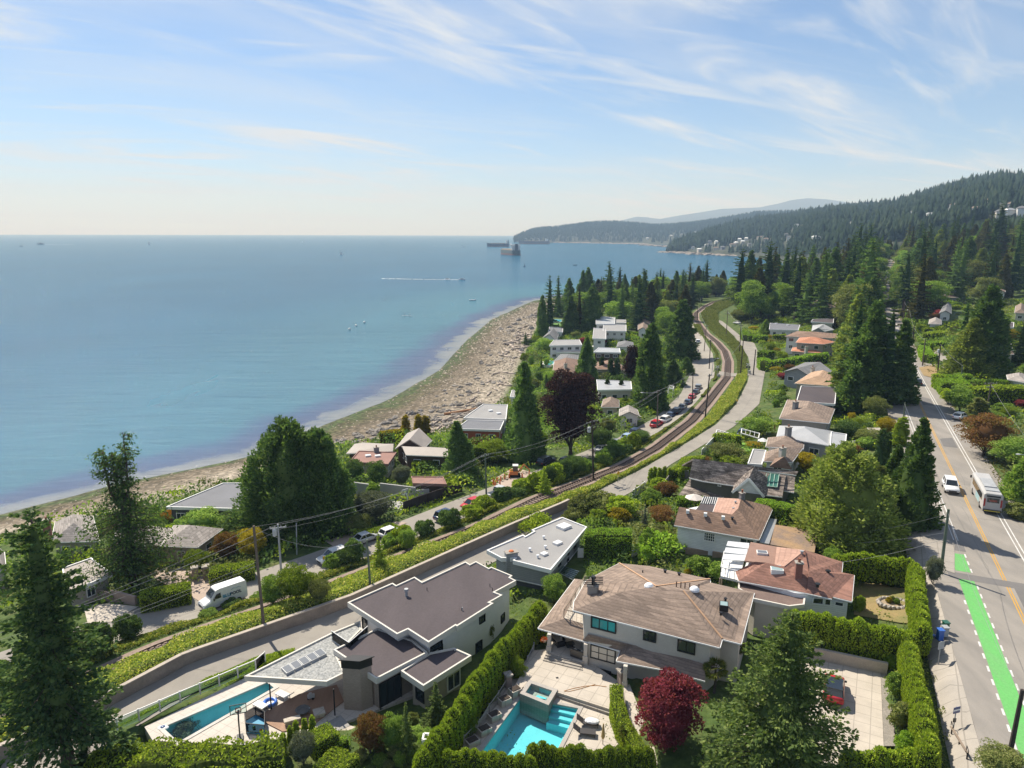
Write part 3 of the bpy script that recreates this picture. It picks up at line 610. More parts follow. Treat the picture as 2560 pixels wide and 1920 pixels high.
# hedges, built where they stand
def hedge(name,P,w,h,mt,label,size=.16,dens=None,col=0,zbase=None,group=None,wob=.12,cat='hedge'):
 """P world 2-D line. col: spacing of grown-together columns (0: clipped box)"""
 P=[Vector(p[:2])for p in P];size=size;Lv=Leaves();mb=MB()
 seg=[(P[i],P[i+1])for i in range(len(P)-1)];tot=sum((b-a).length for a,b in seg)
 def along(s):
  for a,b in seg:
   l=(b-a).length
   if s<=l or(a,b)==seg[-1]:return a+(b-a)*(s/l),(b-a).normalized()
   s-=l
 zb=(lambda p:H(p.x,p.y))if zbase is None else(lambda p:zbase)
 dens=dens or(4.2 if col else 5.5)/(size*size)
 if col:
  n=max(2,int(tot/col))
  for i in range(n+1):
   p,d=along(tot*i/n);nrm=Vector((-d.y,d.x));p=p+nrm*random.uniform(-.08,.08);hh=h*random.uniform(.9,1.07);r=w/2*random.uniform(.9,1.12);z=zb(p)
   prof=[(.80,0),(.95,.25),(1,.5),(.92,.74),(.70,.88),(.36,.96),(.08,1.0)]
   mb.lathe((p.x,p.y,z-.3),[(r*k*.86,(hh*.96+.3)*q)for k,q in prof],9)
   area=2*PI*r*hh;m_=int(area*dens*.5);q=RNG.random(m_);az=RNG.uniform(0,2*PI,m_);k=np.interp(q,[a[1]for a in prof],[a[0]for a in prof])
   C=np.stack([p.x+r*k*np.cos(az)*1.0,p.y+r*k*np.sin(az)*1.0,z+hh*q],-1)+RNG.normal(size=(m_,3))*size*.22
   D=np.stack([np.cos(az)*.45,np.sin(az)*.45,np.full(m_,1.0)],-1)+RNG.normal(size=(m_,3))*.33;sz=size*RNG.uniform(.7,1.5,m_)
   Lv.add(*cards(C,D,sz*1.25,sz*.6))
 else:
  n=max(2,int(tot/.8));sec=[]
  for i in range(n+1):
   p,d=along(tot*i/n);sec.append((p,Vector((-d.y,d.x)),zb(p),h*(1+random.uniform(-.5,.5)*wob*.4)))
  V=[];ins=size*.45
  for p,nn,z,hh in sec:
   for s_,q in((-1,0),(-1,.9),(-.8,1),(.8,1),(1,.9),(1,0)):
    e=p+nn*s_*(w/2-ins);V.append((e.x,e.y,z-.3 if q==0 else z+hh*q-ins))
  F=[(i*6+k,i*6+k+1,i*6+7+k,i*6+6+k)for i in range(n)for k in range(5)];F+=[tuple(range(5,-1,-1)),tuple(range(n*6,n*6+6))]
  mb.add(V,F)
  def strip(m_,fn):
   s=RNG.random(m_)*n;i=np.minimum(s.astype(int),n-1);f=s-i
   pp=np.array([[a.x,a.y,z,hh]for a,nn,z,hh in sec]);nn_=np.array([[b.x,b.y]for a,b,z,hh in sec])
   p=pp[i]*(1-f)[:,None]+pp[i+1]*f[:,None];nv=nn_[i];fn(m_,p,nv)
  def side(sgn):
   def fn(m_,p,nv):
    q=RNG.random(m_);bul=(vnoise(p[:,0]*1.0,p[:,1]+p[:,2]+q*2,1.2,9)+.3)*wob*2
    C=np.stack([p[:,0]+sgn*nv[:,0]*(w/2+bul),p[:,1]+sgn*nv[:,1]*(w/2+bul),p[:,2]+p[:,3]*q*.97],-1)
    D=np.stack([sgn*nv[:,0]*.6,sgn*nv[:,1]*.6,np.full(m_,.5)],-1)+RNG.normal(size=(m_,3))*.55;sz=size*RNG.uniform(.6,1.3,m_);Lv.add(*cards(C,D,sz,sz*.62))
   return fn
  def topf(m_,p,nv):
   u_=RNG.uniform(-1,1,m_);bul=(vnoise(p[:,0],p[:,1],1.3,19)+.3)*wob*1.6
   C=np.stack([p[:,0]+nv[:,0]*u_*w/2,p[:,1]+nv[:,1]*u_*w/2,p[:,2]+p[:,3]*(1-.06*np.abs(u_)**4)+bul],-1)
   D=np.stack([nv[:,0]*u_*.4,nv[:,1]*u_*.4,np.full(m_,.45)],-1)+RNG.normal(size=(m_,3))*.6;sz=size*RNG.uniform(.6,1.3,m_);Lv.add(*cards(C,D,sz,sz*.62))
  strip(int(tot*h*dens*.5),side(1));strip(int(tot*h*dens*.5),side(-1));strip(int(tot*w*dens*.6),topf)
  for e in(0,n):
   p,nn,z,hh=sec[e];dd=Vector((nn.y,-nn.x))*(1 if e else-1);m_=int(w*h*dens*.5);u_=RNG.uniform(-1,1,m_);q=RNG.random(m_)
   C=np.stack([p.x+nn.x*u_*w/2+dd.x*.02,p.y+nn.y*u_*w/2+dd.y*.02,z+hh*q*.97],-1);D=np.tile(np.array([dd.x*.6,dd.y*.6,.4]),(m_,1))+RNG.normal(size=(m_,3))*.5;sz=size*RNG.uniform(.6,1.3,m_);Lv.add(*cards(C,D,sz,sz*.62))
 a,d0=along(tot/2);loc=(a.x,a.y,zb(a));Lv.add(np.zeros((0,3)),np.zeros((0,4),int))
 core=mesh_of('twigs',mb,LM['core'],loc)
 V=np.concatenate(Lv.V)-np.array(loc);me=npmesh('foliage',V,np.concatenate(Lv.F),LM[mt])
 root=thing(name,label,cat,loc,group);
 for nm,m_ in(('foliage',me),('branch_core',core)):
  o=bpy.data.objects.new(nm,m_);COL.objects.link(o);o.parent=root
 return root
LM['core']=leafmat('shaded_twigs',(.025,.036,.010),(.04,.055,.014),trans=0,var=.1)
def hedge_px(name,px,w,h,mt,label,z=None,**k):
 P=[(gnd(x,y)if z is None else at(x,y,z))for x,y in px];P=[Vector(p[:2])for p in P]
 dist=np.mean([math.hypot(p.x,p.y)for p in P]);k.setdefault('size',max(.13,dist*.0021))
 return hedge(name,P,w,h,mt,label,zbase=z,**k)
def resample(P,n):
 P=[Vector(p)for p in P];L=[0]
 for i in range(len(P)-1):L.append(L[-1]+(P[i+1]-P[i]).length)
 out=[]
 for k in range(n):
  s=L[-1]*k/(n-1);i=max(0,min(len(P)-2,int(np.searchsorted(L,s))-1));l=L[i+1]-L[i];f=(s-L[i])/l if l>0 else 0;out.append(P[i]+(P[i+1]-P[i])*f)
 return out
def scatter_in(P,n):
 P=[Vector(p[:2])for p in P];x0,x1=min(p.x for p in P),max(p.x for p in P);y0,y1=min(p.y for p in P),max(p.y for p in P);out=np.zeros((0,2))
 while len(out)<n:
  q=np.stack([RNG.uniform(x0,x1,n*2),RNG.uniform(y0,y1,n*2)],-1);out=np.concatenate([out,q[inpoly(q[:,0],q[:,1],P)]])
 return out[:n]
def cover(name,P,n,leaf,hgt,mt,patch=2.2,bald=0.0,up=.5):
 """uncountable low growth over an area: one object, kind stuff"""
 q=scatter_in(P,n);v=vnoise(q[:,0],q[:,1],patch,3)+.5;v2=vnoise(q[:,0],q[:,1],patch*3,4)+.5
 keep=v2>bald;q=q[keep];v=v[keep];m_=len(q)
 z=Hq(q[:,0],q[:,1])+hgt*(v**1.3)*1.4*np.sqrt(RNG.random(m_));C=np.stack([q[:,0],q[:,1],z],-1)
 D=RNG.normal(size=(m_,3))*.8+np.array([0,0,up]);sz=leaf*RNG.uniform(.6,1.35,m_);V,F=cards(C,D,sz,sz*.6)
 o=link(name,npmesh(name,V,F,LM[mt]));o['kind']='stuff';return o
# roads and paths
ASPH=mat('asphalt',(.30,.272,.24),.9,(.22,.203,.183),.45,22,.16,streak=(1,.3,1))
ASPH2=mat('old_asphalt',(.30,.275,.24),.9,(.235,.215,.19),.3,20,.12)
PATCH=mat('asphalt_patch',(.17,.16,.155),.9,(.14,.135,.13),.6,30,.1)
CONC=mat('concrete',(.36,.325,.285),.85,(.29,.265,.235),.5,18,.12,joints=1.6)
PALE=mat('pale_paving',(.50,.445,.38),.8,(.415,.37,.315),.6,16,.1,joints=1.15)
TILE=mat('porcelain_tile',(.53,.48,.425),.7,(.46,.415,.37),.5,9,.08,joints=.8)
WHITE_LN=mat('road_paint_white',(.68,.67,.64),.8,(.5,.49,.47),1.2,8,.15)
YELL_LN=mat('road_paint_yellow',(.55,.30,.035),.8,(.48,.27,.05),.9,8,.15)
GREEN_LN=mat('bike_lane_green',(.115,.42,.105),.85,(.15,.36,.13),.9,9,.16,streak=(1,.15,1))
GRAVEL=mat('gravel',(.30,.27,.235),.95,(.22,.20,.175),1.2,9,.3)
RAILBED=mat('ballast',(.31,.235,.19),.95,(.24,.18,.15),1.5,7,.3)
STEEL=mat('rail_steel',(.17,.125,.10),.5,(.12,.085,.07),2,9,.2,metal=.3)
TIE=mat('sleeper_wood',(.17,.125,.10),.9,(.125,.095,.08),3,9,.25)
def drape(name,Lp,Rp,mt,off,cols=5,step=1.5,kind='structure',link_=True):
 Lp,Rp=[Vector(p[:2])for p in Lp],[Vector(p[:2])for p in Rp]
 tot=sum((Lp[i+1]-Lp[i]).length for i in range(len(Lp)-1));n=max(2,int(tot/step)+1);A=resample(Lp,n);B=resample(Rp,n)
 X=np.array([[a.x+(b.x-a.x)*k/cols for k in range(cols+1)]for a,b in zip(A,B)]);Y=np.array([[a.y+(b.y-a.y)*k/cols for k in range(cols+1)]for a,b in zip(A,B)])
 Z=Hq(X.ravel(),Y.ravel()).reshape(X.shape)+off;V=np.stack([X,Y,Z],-1).reshape(-1,3);c=cols+1;idx=np.arange(n*c).reshape(n,c)
 F=np.stack([idx[:-1,:-1],idx[:-1,1:],idx[1:,1:],idx[1:,:-1]],-1).reshape(-1,4)
 a,b,d=V[F[0,0]],V[F[0,1]],V[F[0,3]]
 if np.cross(b-a,d-a)[2]<0:F=F[:,::-1]
 if not link_:return V,F
 o=link(name,npmesh(name,V,F,mt));o['kind']=kind;return o
def offcurve(c,d,y0,y1,n=60):
 ys=np.linspace(y0,y1,n);xs=cx(c,ys);dx=np.gradient(xs,ys);ln=np.hypot(dx,1)
 return[Vector((x+d*1/l,y-d*g/l))for x,y,g,l in zip(xs,ys,dx,ln)]
def mo(d,y0,y1,n=40):
 ys=np.linspace(y0,y1,n);xs=MX(ys);s=.4483+.00028*np.maximum(ys-150,0);k=np.hypot(1,s)
 return[Vector((x+d/q,y-d*g/q))for x,y,g,q in zip(xs,ys,s,k)]
for j,y in enumerate(YS):
 if y<640:
  x=MX(y);k=(XS>x-8.2)&(XS<x+6.0);HG[j,k]=14.0+20*float(np.clip((y-400)/330,0,1))
def area(name,P,mt,off,kind='structure',grid=1.6,z=None):
 """a flat outline draped over the ground"""
 P=[Vector(p[:2])for p in P];bm=bmesh.new();bm.faces.new([bm.verts.new((p.x,p.y,0))for p in P])
 x0,x1=min(p.x for p in P),max(p.x for p in P);y0,y1=min(p.y for p in P),max(p.y for p in P)
 if z is None:
  for ax,a,b in((0,x0,x1),(1,y0,y1)):
   for v in np.arange(a+grid,b,grid):
    co=[0,0,0];co[ax]=v;no=[0,0,0];no[ax]=1
    bmesh.ops.bisect_plane(bm,geom=bm.verts[:]+bm.edges[:]+bm.faces[:],plane_co=co,plane_no=no)
 for v in bm.verts:v.co.z=(H(v.co.x,v.co.y)if z is None else z)+off
 bmesh.ops.recalc_face_normals(bm,faces=bm.faces)
 if sum(f.normal.z for f in bm.faces)<0:bmesh.ops.reverse_faces(bm,faces=bm.faces)
 me=bpy.data.meshes.new(name);bm.to_mesh(me);bm.free();me.materials.append(mt);o=link(name,me);o['kind']=kind;return o
def areap(name,px,mt,off,**k):return area(name,[gnd(x,y)for x,y in px],mt,off,**k)
def slab(name,P,h,th,mt,hole=None,kind='structure'):
 P=[Vector(p[:2])for p in P];bm=bmesh.new()
 def ring(Q,z):vs=[bm.verts.new((q[0],q[1],z))for q in Q];return vs,[bm.edges.new((vs[i],vs[(i+1)%len(vs)]))for i in range(len(vs))]
 tv,te=ring(P,h);E_=te[:]
 if hole:hv,he=ring(hole,h);E_+=he
 bmesh.ops.triangle_fill(bm,edges=E_,use_beauty=True)
 bv,be=ring(P,h-th)
 for i in range(len(tv)):bm.faces.new((tv[i],tv[(i+1)%len(tv)],bv[(i+1)%len(tv)],bv[i]))
 bmesh.ops.recalc_face_normals(bm,faces=bm.faces)
 if sum(f.normal.z*f.calc_area()for f in bm.faces)<0:bmesh.ops.reverse_faces(bm,faces=bm.faces)
 me=bpy.data.meshes.new(name);bm.to_mesh(me);bm.free();me.materials.append(mt);o=link(name,me);o['kind']=kind;return o
def build_roads():
 drape('road',mo(-6.5,24,640,200),mo(4.4,24,640,200),ASPH,.05,8)
 drape('road_shoulder',mo(4.4,24,600,200),mo(5.9,24,600,200),GRAVEL,.03,2)
 drape('pavement',mo(-8.2,24,78,30),mo(-6.5,24,78,30),CONC,.07,2)
 def line(a,b,y0,y1,mt,nm='road_marking',off=.056):return drape(nm,mo(a,y0,y1,120),mo(b,y0,y1,120),mt,off,1,2.5,link_=False)
 def joined(name,parts,mt):
  V=[];F=[];n=0
  for v,f in parts:V.append(v);F.append(f+n);n+=len(v)
  o=link(name,npmesh(name,np.concatenate(V),np.concatenate(F),mt));o['kind']='structure'
 joined('yellow_line',[line(-.17,-.06,24,600,YELL_LN),line(.06,.17,24,600,YELL_LN)],YELL_LN)
 wl=[line(2.72,2.84,24,88,0),line(3.16,3.28,24,88,0),line(2.72,2.84,97,420,0),line(3.16,3.28,97,420,0),line(-2.92,-2.80,74,420,0),line(-3.34,-3.24,74,420,0)]
 for y in np.arange(88.6,97,1.5):wl+=[line(2.72,2.84,y,y+.8,0),line(3.16,3.28,y,y+.8,0)]
 y=26.0
 while y<71:
  wl+=[line(-2.80,-2.66,y,y+.85,0)];wl+=[line(-4.40,-4.24,y,y+.75,0)]if y<60 else[];y+=1.75
 joined('white_line',wl,WHITE_LN)
 drape('bike_lane',mo(-4.2,24,64.6),mo(-2.84,24,64.6),GREEN_LN,.056,2);drape('bike_lane',mo(-4.2,66.2,70.4),mo(-2.84,66.2,70.4),GREEN_LN,.056,2)
 drape('road_patch',[Vector((MX(64.6)-4.6,66.4)),Vector((MX(64.6)+3.6,62.6))],[Vector((MX(66.1)-4.8,67.8)),Vector((MX(66.1)+3.6,64.0))],PATCH,.060,1)
 drape('road_patch',mo(-4.6,71.2,73),mo(-2.5,71.2,73),PATCH,.060,1)
 rg=random.Random(8)
 for k in range(26):
  a=rg.choice((-2.1,-1.0,.9,2.0,-3.1,-5.2,3.6))+rg.uniform(-.3,.3);y0=rg.uniform(36,190);Q=[mo(a+rg.uniform(-.18,.18),y,y+.01,2)[0]for y in np.linspace(y0,y0+rg.uniform(2,9),7)]
  if k%3==0:Q=[mo(q,y0+q*rg.uniform(.05,.2),y0+1,2)[0]for q in np.linspace(-3 if k%2 else .3,-.4 if k%2 else 3.4,7)]
  drape('road_crack',Q,[q+Vector((.05,.035))for q in Q],PATCH,.0575,1,.8)
 for y0 in(112,141,58):drape('road_patch',mo(.5,y0,y0+rg.uniform(4,9),8),mo(2.5,y0,y0+6,8),PATCH,.0555,1)
 areap('side_road',[(2000,790),(1985,758),(2010,744),(2040,752),(2045,772),(2090,790),(2030,806)],ASPH2,.10)
 areap('dry_verge',[(1985,795),(2028,787),(2034,800),(2020,818),(1995,812)],mat('dry_turf',(.34,.23,.11),.95,(.26,.19,.09),.6,8,.2),.14)
 areap('driveway',[(1990,1165),(2062,1180),(2062,1240),(2020,1225),(1965,1180)],CONC,.09)
 drape('lower_road',offcurve(C_LR,0,30,330,150),offcurve(C_LR,6.8,30,330,150),ASPH2,.06,6)
 areap('forecourt',[(322,1236),(330,1228),(430,1228),(470,1250),(545,1245),(520,1262),(430,1300),(340,1255)],mat('pink_paving',(.42,.33,.27),.85,(.35,.28,.235),.5,12,.1),.11)
 areap('forecourt',[(180,1310),(235,1305),(300,1312),(240,1345),(190,1350)],PALE,.11)
 areap('forecourt',[(700,1170),(760,1152),(850,1128),(880,1130),(800,1165),(740,1195)],mat('pink_paving',(.42,.33,.27)),.11)
 areap('forecourt',[(1060,1040),(1110,1010),(1150,1022),(1160,1045),(1100,1062)],mat('pink_paving',(.42,.33,.27)),.11)
 drape('rail_bed',offcurve(C_RAIL,-1.8,30,470,200),offcurve(C_RAIL,1.8,30,470,200),RAILBED,.05,4)
 L_=offcurve(C_WALL,.05,20,100,80);R2=offcurve(C_WALL,4.3,20,100,80)
 drape('lane',L_,R2,ASPH2,.06,5)
 Lx=[(1225,1103),(1310,1052),(1382.5,1016.5),(1476,962.5),(1546.6,918),(1591,873.5),(1615,825.5),(1621,796),(1616,771),(1586.6,727),(1555,699),(1546,690)]
 Rx=[(1260,1118),(1340,1076),(1382.5,1054),(1448,1004.7),(1584,922.7),(1617,894.6),(1640,873.5),(1653.8,796),(1644,774),(1628.8,741),(1607,732),(1578,708),(1560,694)]
 drape('lane',[at(x,y,8.5)for x,y in Lx],[at(x,y,8.5)for x,y in Rx],ASPH2,.07,5)
 areap('level_crossing',[(1535,806),(1556,803),(1600,806),(1617,800),(1620,812),(1600,812),(1556,812),(1530,822)],ASPH2,.13)
 C=offcurve(C_WALL,-.1,44,98.5,70);mb=MB()
 for i in range(len(C)-1):mb.wall(C[i],C[i+1],.32,8.0,[9.78]*4)
 solo('retaining_wall',mb,mat('wall_concrete',(.30,.25,.21),.9,(.22,.185,.16),.7,7,.15),'long low concrete retaining wall between the railway bank and the narrow lane','wall')
 mb=MB();Ca=offcurve(C_WALL,-.12,44,98.5,70)
 for i in range(len(Ca)-1):mb.wall(Ca[i],Ca[i+1],.40,9.78,9.86)
 w=[o for o in COL.objects if o.name.startswith('retaining_wall')][0];part('coping',mb,mat('coping_concrete',(.44,.38,.32),.85),w)
 root=thing('railway_track','rusty single railway track curving through the green verge between the two lanes','railway track',(50,175,7.9))
 cl=offcurve(C_RAIL,0,60,470,600)
 for d in(-.66,.66):
  mb=MB();Q=resample(offcurve(C_RAIL,d,60,470,400),420)
  for i in range(len(Q)-1):mb.bar((Q[i].x,Q[i].y,H(Q[i].x,Q[i].y)+.24),(Q[i+1].x,Q[i+1].y,H(Q[i+1].x,Q[i+1].y)+.24),.09,.16)
  part('rail',mb,STEEL,root)
 mb=MB();Q=resample(cl,760)
 for i in range(len(Q)-1):
  d=(Q[i+1]-Q[i]).normalized();mb.box(Q[i].x,Q[i].y,H(Q[i].x,Q[i].y)+.02,H(Q[i].x,Q[i].y)+.16,.24,1.95,math.atan2(d.y,d.x))
 o=part('sleepers',mb,TIE,root);o['kind']='stuff'
build_roads()
# houses
r1=lambda x,y:(.2708*x,1209.7+.2708*y)
r2=lambda x,y:(483.9+.2708*x,1209.7+.2708*y)
r3=lambda x,y:(898.6+.2708*x,1209.7+.2708*y)
r4=lambda x,y:(1382.5+.2709*x,1209.7+.2709*y)
r5=lambda x,y:(1728.1+.323*x,1123.3+.323*y)
s1=lambda x,y:(.25*x,907.3+.25*y)
s2=lambda x,y:(483.9+.2604*x,864.1+.2604*y)
s3=lambda x,y:(1002.3+.2344*x,907.3+.2344*y)
s4=lambda x,y:(1382.5+.2344*x,864.1+.2344*y)
s5=lambda x,y:(1814.6+.2864*x,734.5+.2864*y)
t1=lambda x,y:(864.1+.1953*x,604.8+.1953*y)
t2=lambda x,y:(1209.7+.1953*x,604.8+.1953*y)
t3=lambda x,y:(1555.3+.1563*x,561.6+.1563*y)
t4=lambda x,y:(1866.4+.2188*x,414.8+.2188*y)
u0=lambda x,y:(x,y)
STUCCO=mat('white_stucco',(.74,.72,.69),.85,(.68,.665,.64),.8,10,.05)
CREAM=mat('cream_stucco',(.56,.52,.46),.85,(.51,.47,.415),.8,10,.06)
GREYW=mat('grey_siding',(.30,.31,.33),.8,(.26,.27,.29),.8,10,.06,courses=.22,cdark=.8)
DGREY=mat('charcoal_siding',(.075,.078,.085),.8,(.06,.062,.07),.8,10,.08,courses=.22,cdark=.7)
WSIDE=mat('white_siding',(.72,.73,.74),.8,(.66,.67,.68),.8,10,.04,courses=.2,cdark=.82)
BROWNW=mat('brown_siding',(.12,.075,.055),.85,(.09,.06,.045),.8,8,.12,courses=.25,cdark=.7)
TANW=mat('tan_wall',(.42,.37,.31),.85,(.37,.325,.27),.8,8,.08)
REDW=mat('red_panel',(.42,.10,.05),.7,(.36,.09,.045),.8,8,.1)
MEMB=mat('dark_roof_membrane',(.082,.066,.071),.85,(.060,.048,.053),.3,5,.14,streak=(1,.25,1))
MEMB2=mat('grey_roof_membrane',(.30,.295,.29),.85,(.255,.25,.25),.3,6,.07)
SLATE=mat('slate_membrane',(.16,.165,.185),.8,(.135,.14,.155),.3,6,.07)
FASC=mat('pale_fascia',(.62,.585,.52),.6,(.56,.53,.475),.5,10,.04)
WTRIM=mat('white_trim',(.78,.775,.76),.6,(.72,.715,.70),.7,10,.04)
PEBBLE=mat('roof_pebbles',(.40,.40,.385),.95,(.24,.25,.25),2.6,5.5,.5)
DARKM=mat('dark_metal',(.022,.023,.026),.45,(.03,.03,.033),1,8,.1,metal=.4)
GREYM=mat('galvanised_metal',(.42,.43,.44),.5,(.36,.37,.38),1,8,.08,metal=.3)
SH_BR=mat('brown_shingles',(.27,.175,.125),.92,(.20,.13,.095),.4,5,.17,courses=.16,cdark=.72)
SH_TAN=mat('weathered_tan_shingles',(.285,.215,.17),.92,(.22,.165,.132),.4,5,.17,courses=.16,cdark=.74)
SH_RED=mat('reddish_shingles',(.29,.15,.112),.92,(.22,.115,.088),.4,5,.16,courses=.15,cdark=.78)
SH_PINK=mat('pink_shingles',(.42,.26,.20),.92,(.37,.225,.175),.35,6,.1,courses=.15,cdark=.85)
SH_GREY=mat('grey_shingles',(.20,.20,.205),.92,(.165,.165,.17),.35,6,.12,courses=.16,cdark=.75)
SH_SHAKE=mat('cedar_shakes',(.30,.255,.225),.95,(.15,.12,.105),1.1,5,.4,courses=.22,cdark=.55)
SH_PALE=mat('pale_shakes',(.36,.325,.30),.95,(.29,.26,.24),.6,5,.18,courses=.2,cdark=.75)
TERRA=mat('terracotta_tiles',(.50,.215,.125),.8,(.43,.18,.10),.6,6,.14,courses=.2,cdark=.7)
TERRA2=mat('tan_roof_tiles',(.47,.31,.20),.8,(.40,.26,.165),.6,6,.14,courses=.2,cdark=.7)
SILVER=mat('silver_metal_roof',(.46,.465,.47),.45,(.40,.405,.41),.5,8,.06,metal=.3)
SEAM=mat('seamed_metal_roof',(.36,.315,.28),.55,(.31,.27,.24),.5,8,.08)
BRICK=brick('stone_veneer',(.36,.285,.235),(.29,.23,.19),(.22,.18,.15),3.2)
RBRICK=brick('red_brick',(.26,.075,.05),(.20,.06,.045),(.25,.2,.17),5)
GSTONE=brick('grey_stone',(.24,.245,.255),(.17,.175,.185),(.13,.13,.135),2.6)
GL=glass();GL_T=glass('teal_tinted_glass',(.03,.28,.27),.12);GL_G=glass('greenhouse_glass',(.05,.16,.12),.1);SKYL=glass('skylight_glass',(.26,.36,.36),.15)
ACRYL=mat('white_acrylic_dome',(.75,.77,.80),.3,(.7,.72,.75),1,6,.03)
WOOD=mat('deck_boards',(.36,.225,.155),.8,(.28,.175,.12),.6,9,.14,streak=(3,.3,1))
WOOD2=mat('weathered_timber',(.26,.20,.15),.85,(.20,.155,.12),.8,9,.15)
POOLW=None
def shrink(P,d):return grow(P,-d)
def pz(fn,pts,z):return[at(*fn(x,y),z)for x,y in pts]
def roofmesh(name,root,V,F,mt,th=.22):
 """closed roof shell from world vertices; outer edges get a fascia"""
 n=len(V);V=[tuple(v)for v in V];mb=MB();cnt={}
 FF=[]
 for f in F:
  nz=sum((V[f[i]][0]*V[f[(i+1)%len(f)]][1]-V[f[(i+1)%len(f)]][0]*V[f[i]][1])for i in range(len(f)))
  FF.append(tuple(f)if nz>0 else tuple(f[::-1]))
 for f in FF:
  for i in range(len(f)):cnt[(f[i],f[(i+1)%len(f)])]=1
 mb.add(V+[(x,y,z-th)for x,y,z in V],FF+[tuple(i+n for i in f[::-1])for f in FF]+[(a,a+n,b+n,b)for a,b in cnt if(b,a)not in cnt])
 r=part(name,mb,mt,root);zl=min(v[2]for v in V);g=MB()
 for a,b in cnt:
  if(b,a)not in cnt and max(V[a][2],V[b][2])<zl+.35 and th>.15 and(Vector(V[a])-Vector(V[b])).length>.5:dz=Vector((0,0,-th*.45));g.bar(Vector(V[a])+dz,Vector(V[b])+dz,.13,.12)
 if g.v:part('gutter',g,WTRIM,r)
 return r
def flat_roof(root,P,z,mr,mf,th=.42,lip=.10,w=.16,name='roof'):
 P=[Vector(p[:2])for p in P];I=shrink(P,w);mb=MB();mb.prism(I,z-th+.03,z-.04);r=part(name,mb,mr,root)
 n=len(P);mb=MB()
 v=[(p.x,p.y,zz)for Q,zz in((P,z-th),(P,z+lip),(I,z+lip),(I,z-th))for p in Q]
 f=[]
 for a,b in((0,1),(1,2),(2,3),(3,0)):
  for i in range(n):j=(i+1)%n;f.append((a*n+i,a*n+j,b*n+j,b*n+i))
 mb.add(v,f);part('fascia',mb,mf,r);return r
def hitwall(FP,x,y):
 d=ray(x,y);best=None;n=len(FP)
 for i in range(n):
  A,B=Vector(FP[i][:2]),Vector(FP[(i+1)%n][:2]);e=B-A;L=e.length
  if L<.3:continue
  e/=L;nn=Vector((e.y,-e.x));den=d[0]*nn.x+d[1]*nn.y
  if abs(den)<1e-6:continue
  t=(A.x*nn.x+A.y*nn.y)/den;q=Vector((d[0]*t,d[1]*t));s=(q-A).dot(e)
  if t>0 and-.1<=s<=L+.1 and(best is None or t<best[0]):best=(t,i,s,CAMZ+d[2]*t)
 return best
def window_at(root,A,e,nn,s,z,w,h,mull=(1,0),fm=None,gm=None,name='window',fw=.09):
 """frame and pane centred at distance s along a wall from A, direction e, outward nn"""
 c=Vector((A.x+e.x*s,A.y+e.y*s));mb=MB();P=lambda u,v,o:(c.x+e.x*u+nn.x*o,c.y+e.y*u+nn.y*o,z+v)
 def bar(u0,v0,u1,v1,o=.10):
  vs=[P(u,v,oo)for oo in(-.02,o)for u,v in((u0,v0),(u1,v0),(u1,v1),(u0,v1))]
  mb.add(vs,[(0,1,2,3),(7,6,5,4),(0,4,5,1),(1,5,6,2),(2,6,7,3),(3,7,4,0)])
 a,b=w/2,h/2
 bar(-a,-b,-a+fw,b);bar(a-fw,-b,a,b);bar(-a+fw,b-fw,a-fw,b);bar(-a+fw,-b,a-fw,-b+fw)
 for k in range(1,mull[0]):u=-a+w*k/mull[0];bar(u-fw*.3,-b+fw,u+fw*.3,b-fw,.08)
 for k in range(1,mull[1]+1):v=-b+h*k/(mull[1]+1);bar(-a+fw,v-fw*.25,a-fw,v+fw*.25,.07)
 o=part(name,mb,fm or DARKM,root)
 g=MB();g.add([P(-a+.02,-b+.02,.035),P(a-.02,-b+.02,.035),P(a-.02,b-.02,.035),P(-a+.02,b-.02,.035)],[(0,1,2,3)]);part('pane',g,gm or GL,o);return o
def win(root,FP,fn,x,y,w,h,**k):
 b=hitwall(FP,*fn(x,y))
 if not b:return
 t,i,s,z=b;A,B=Vector(FP[i][:2]),Vector(FP[(i+1)%len(FP)][:2]);e=(B-A).normalized();nn=Vector((e.y,-e.x))
 if nn.dot(-(A+B))<0:nn=-nn
 L=(B-A).length;s=min(max(s,w/2+.03),max(w/2+.03,L-w/2-.03))
 return window_at(root,A,e,nn,s,z,w,h,**k)
def auto_windows(root,FP,z0,z1,fm=None,gm=None,gap=2.6,w=1.3,h=1.1,limit=8):
 n=len(FP);k=0
 ar=sum(FP[i][0]*FP[(i+1)%n][1]-FP[(i+1)%n][0]*FP[i][1]for i in range(n));sg=1 if ar>0 else-1
 for i in range(n):
  A,B=Vector(FP[i][:2]),Vector(FP[(i+1)%n][:2]);e=B-A;L=e.length
  if L<2:continue
  e/=L;nn=Vector((e.y,-e.x))*sg;M_=(A+B)/2
  if nn.dot(-M_)<=0:continue
  m_=max(1,int(L/gap))
  for q in range(m_):
   if k>=limit:return
   window_at(root,A,e,nn,L*(q+.5)/m_,(z0+z1)/2+.1,w*random.uniform(.8,1.25),h,(random.choice((1,2,2)),0),fm or WTRIM,gm);k+=1
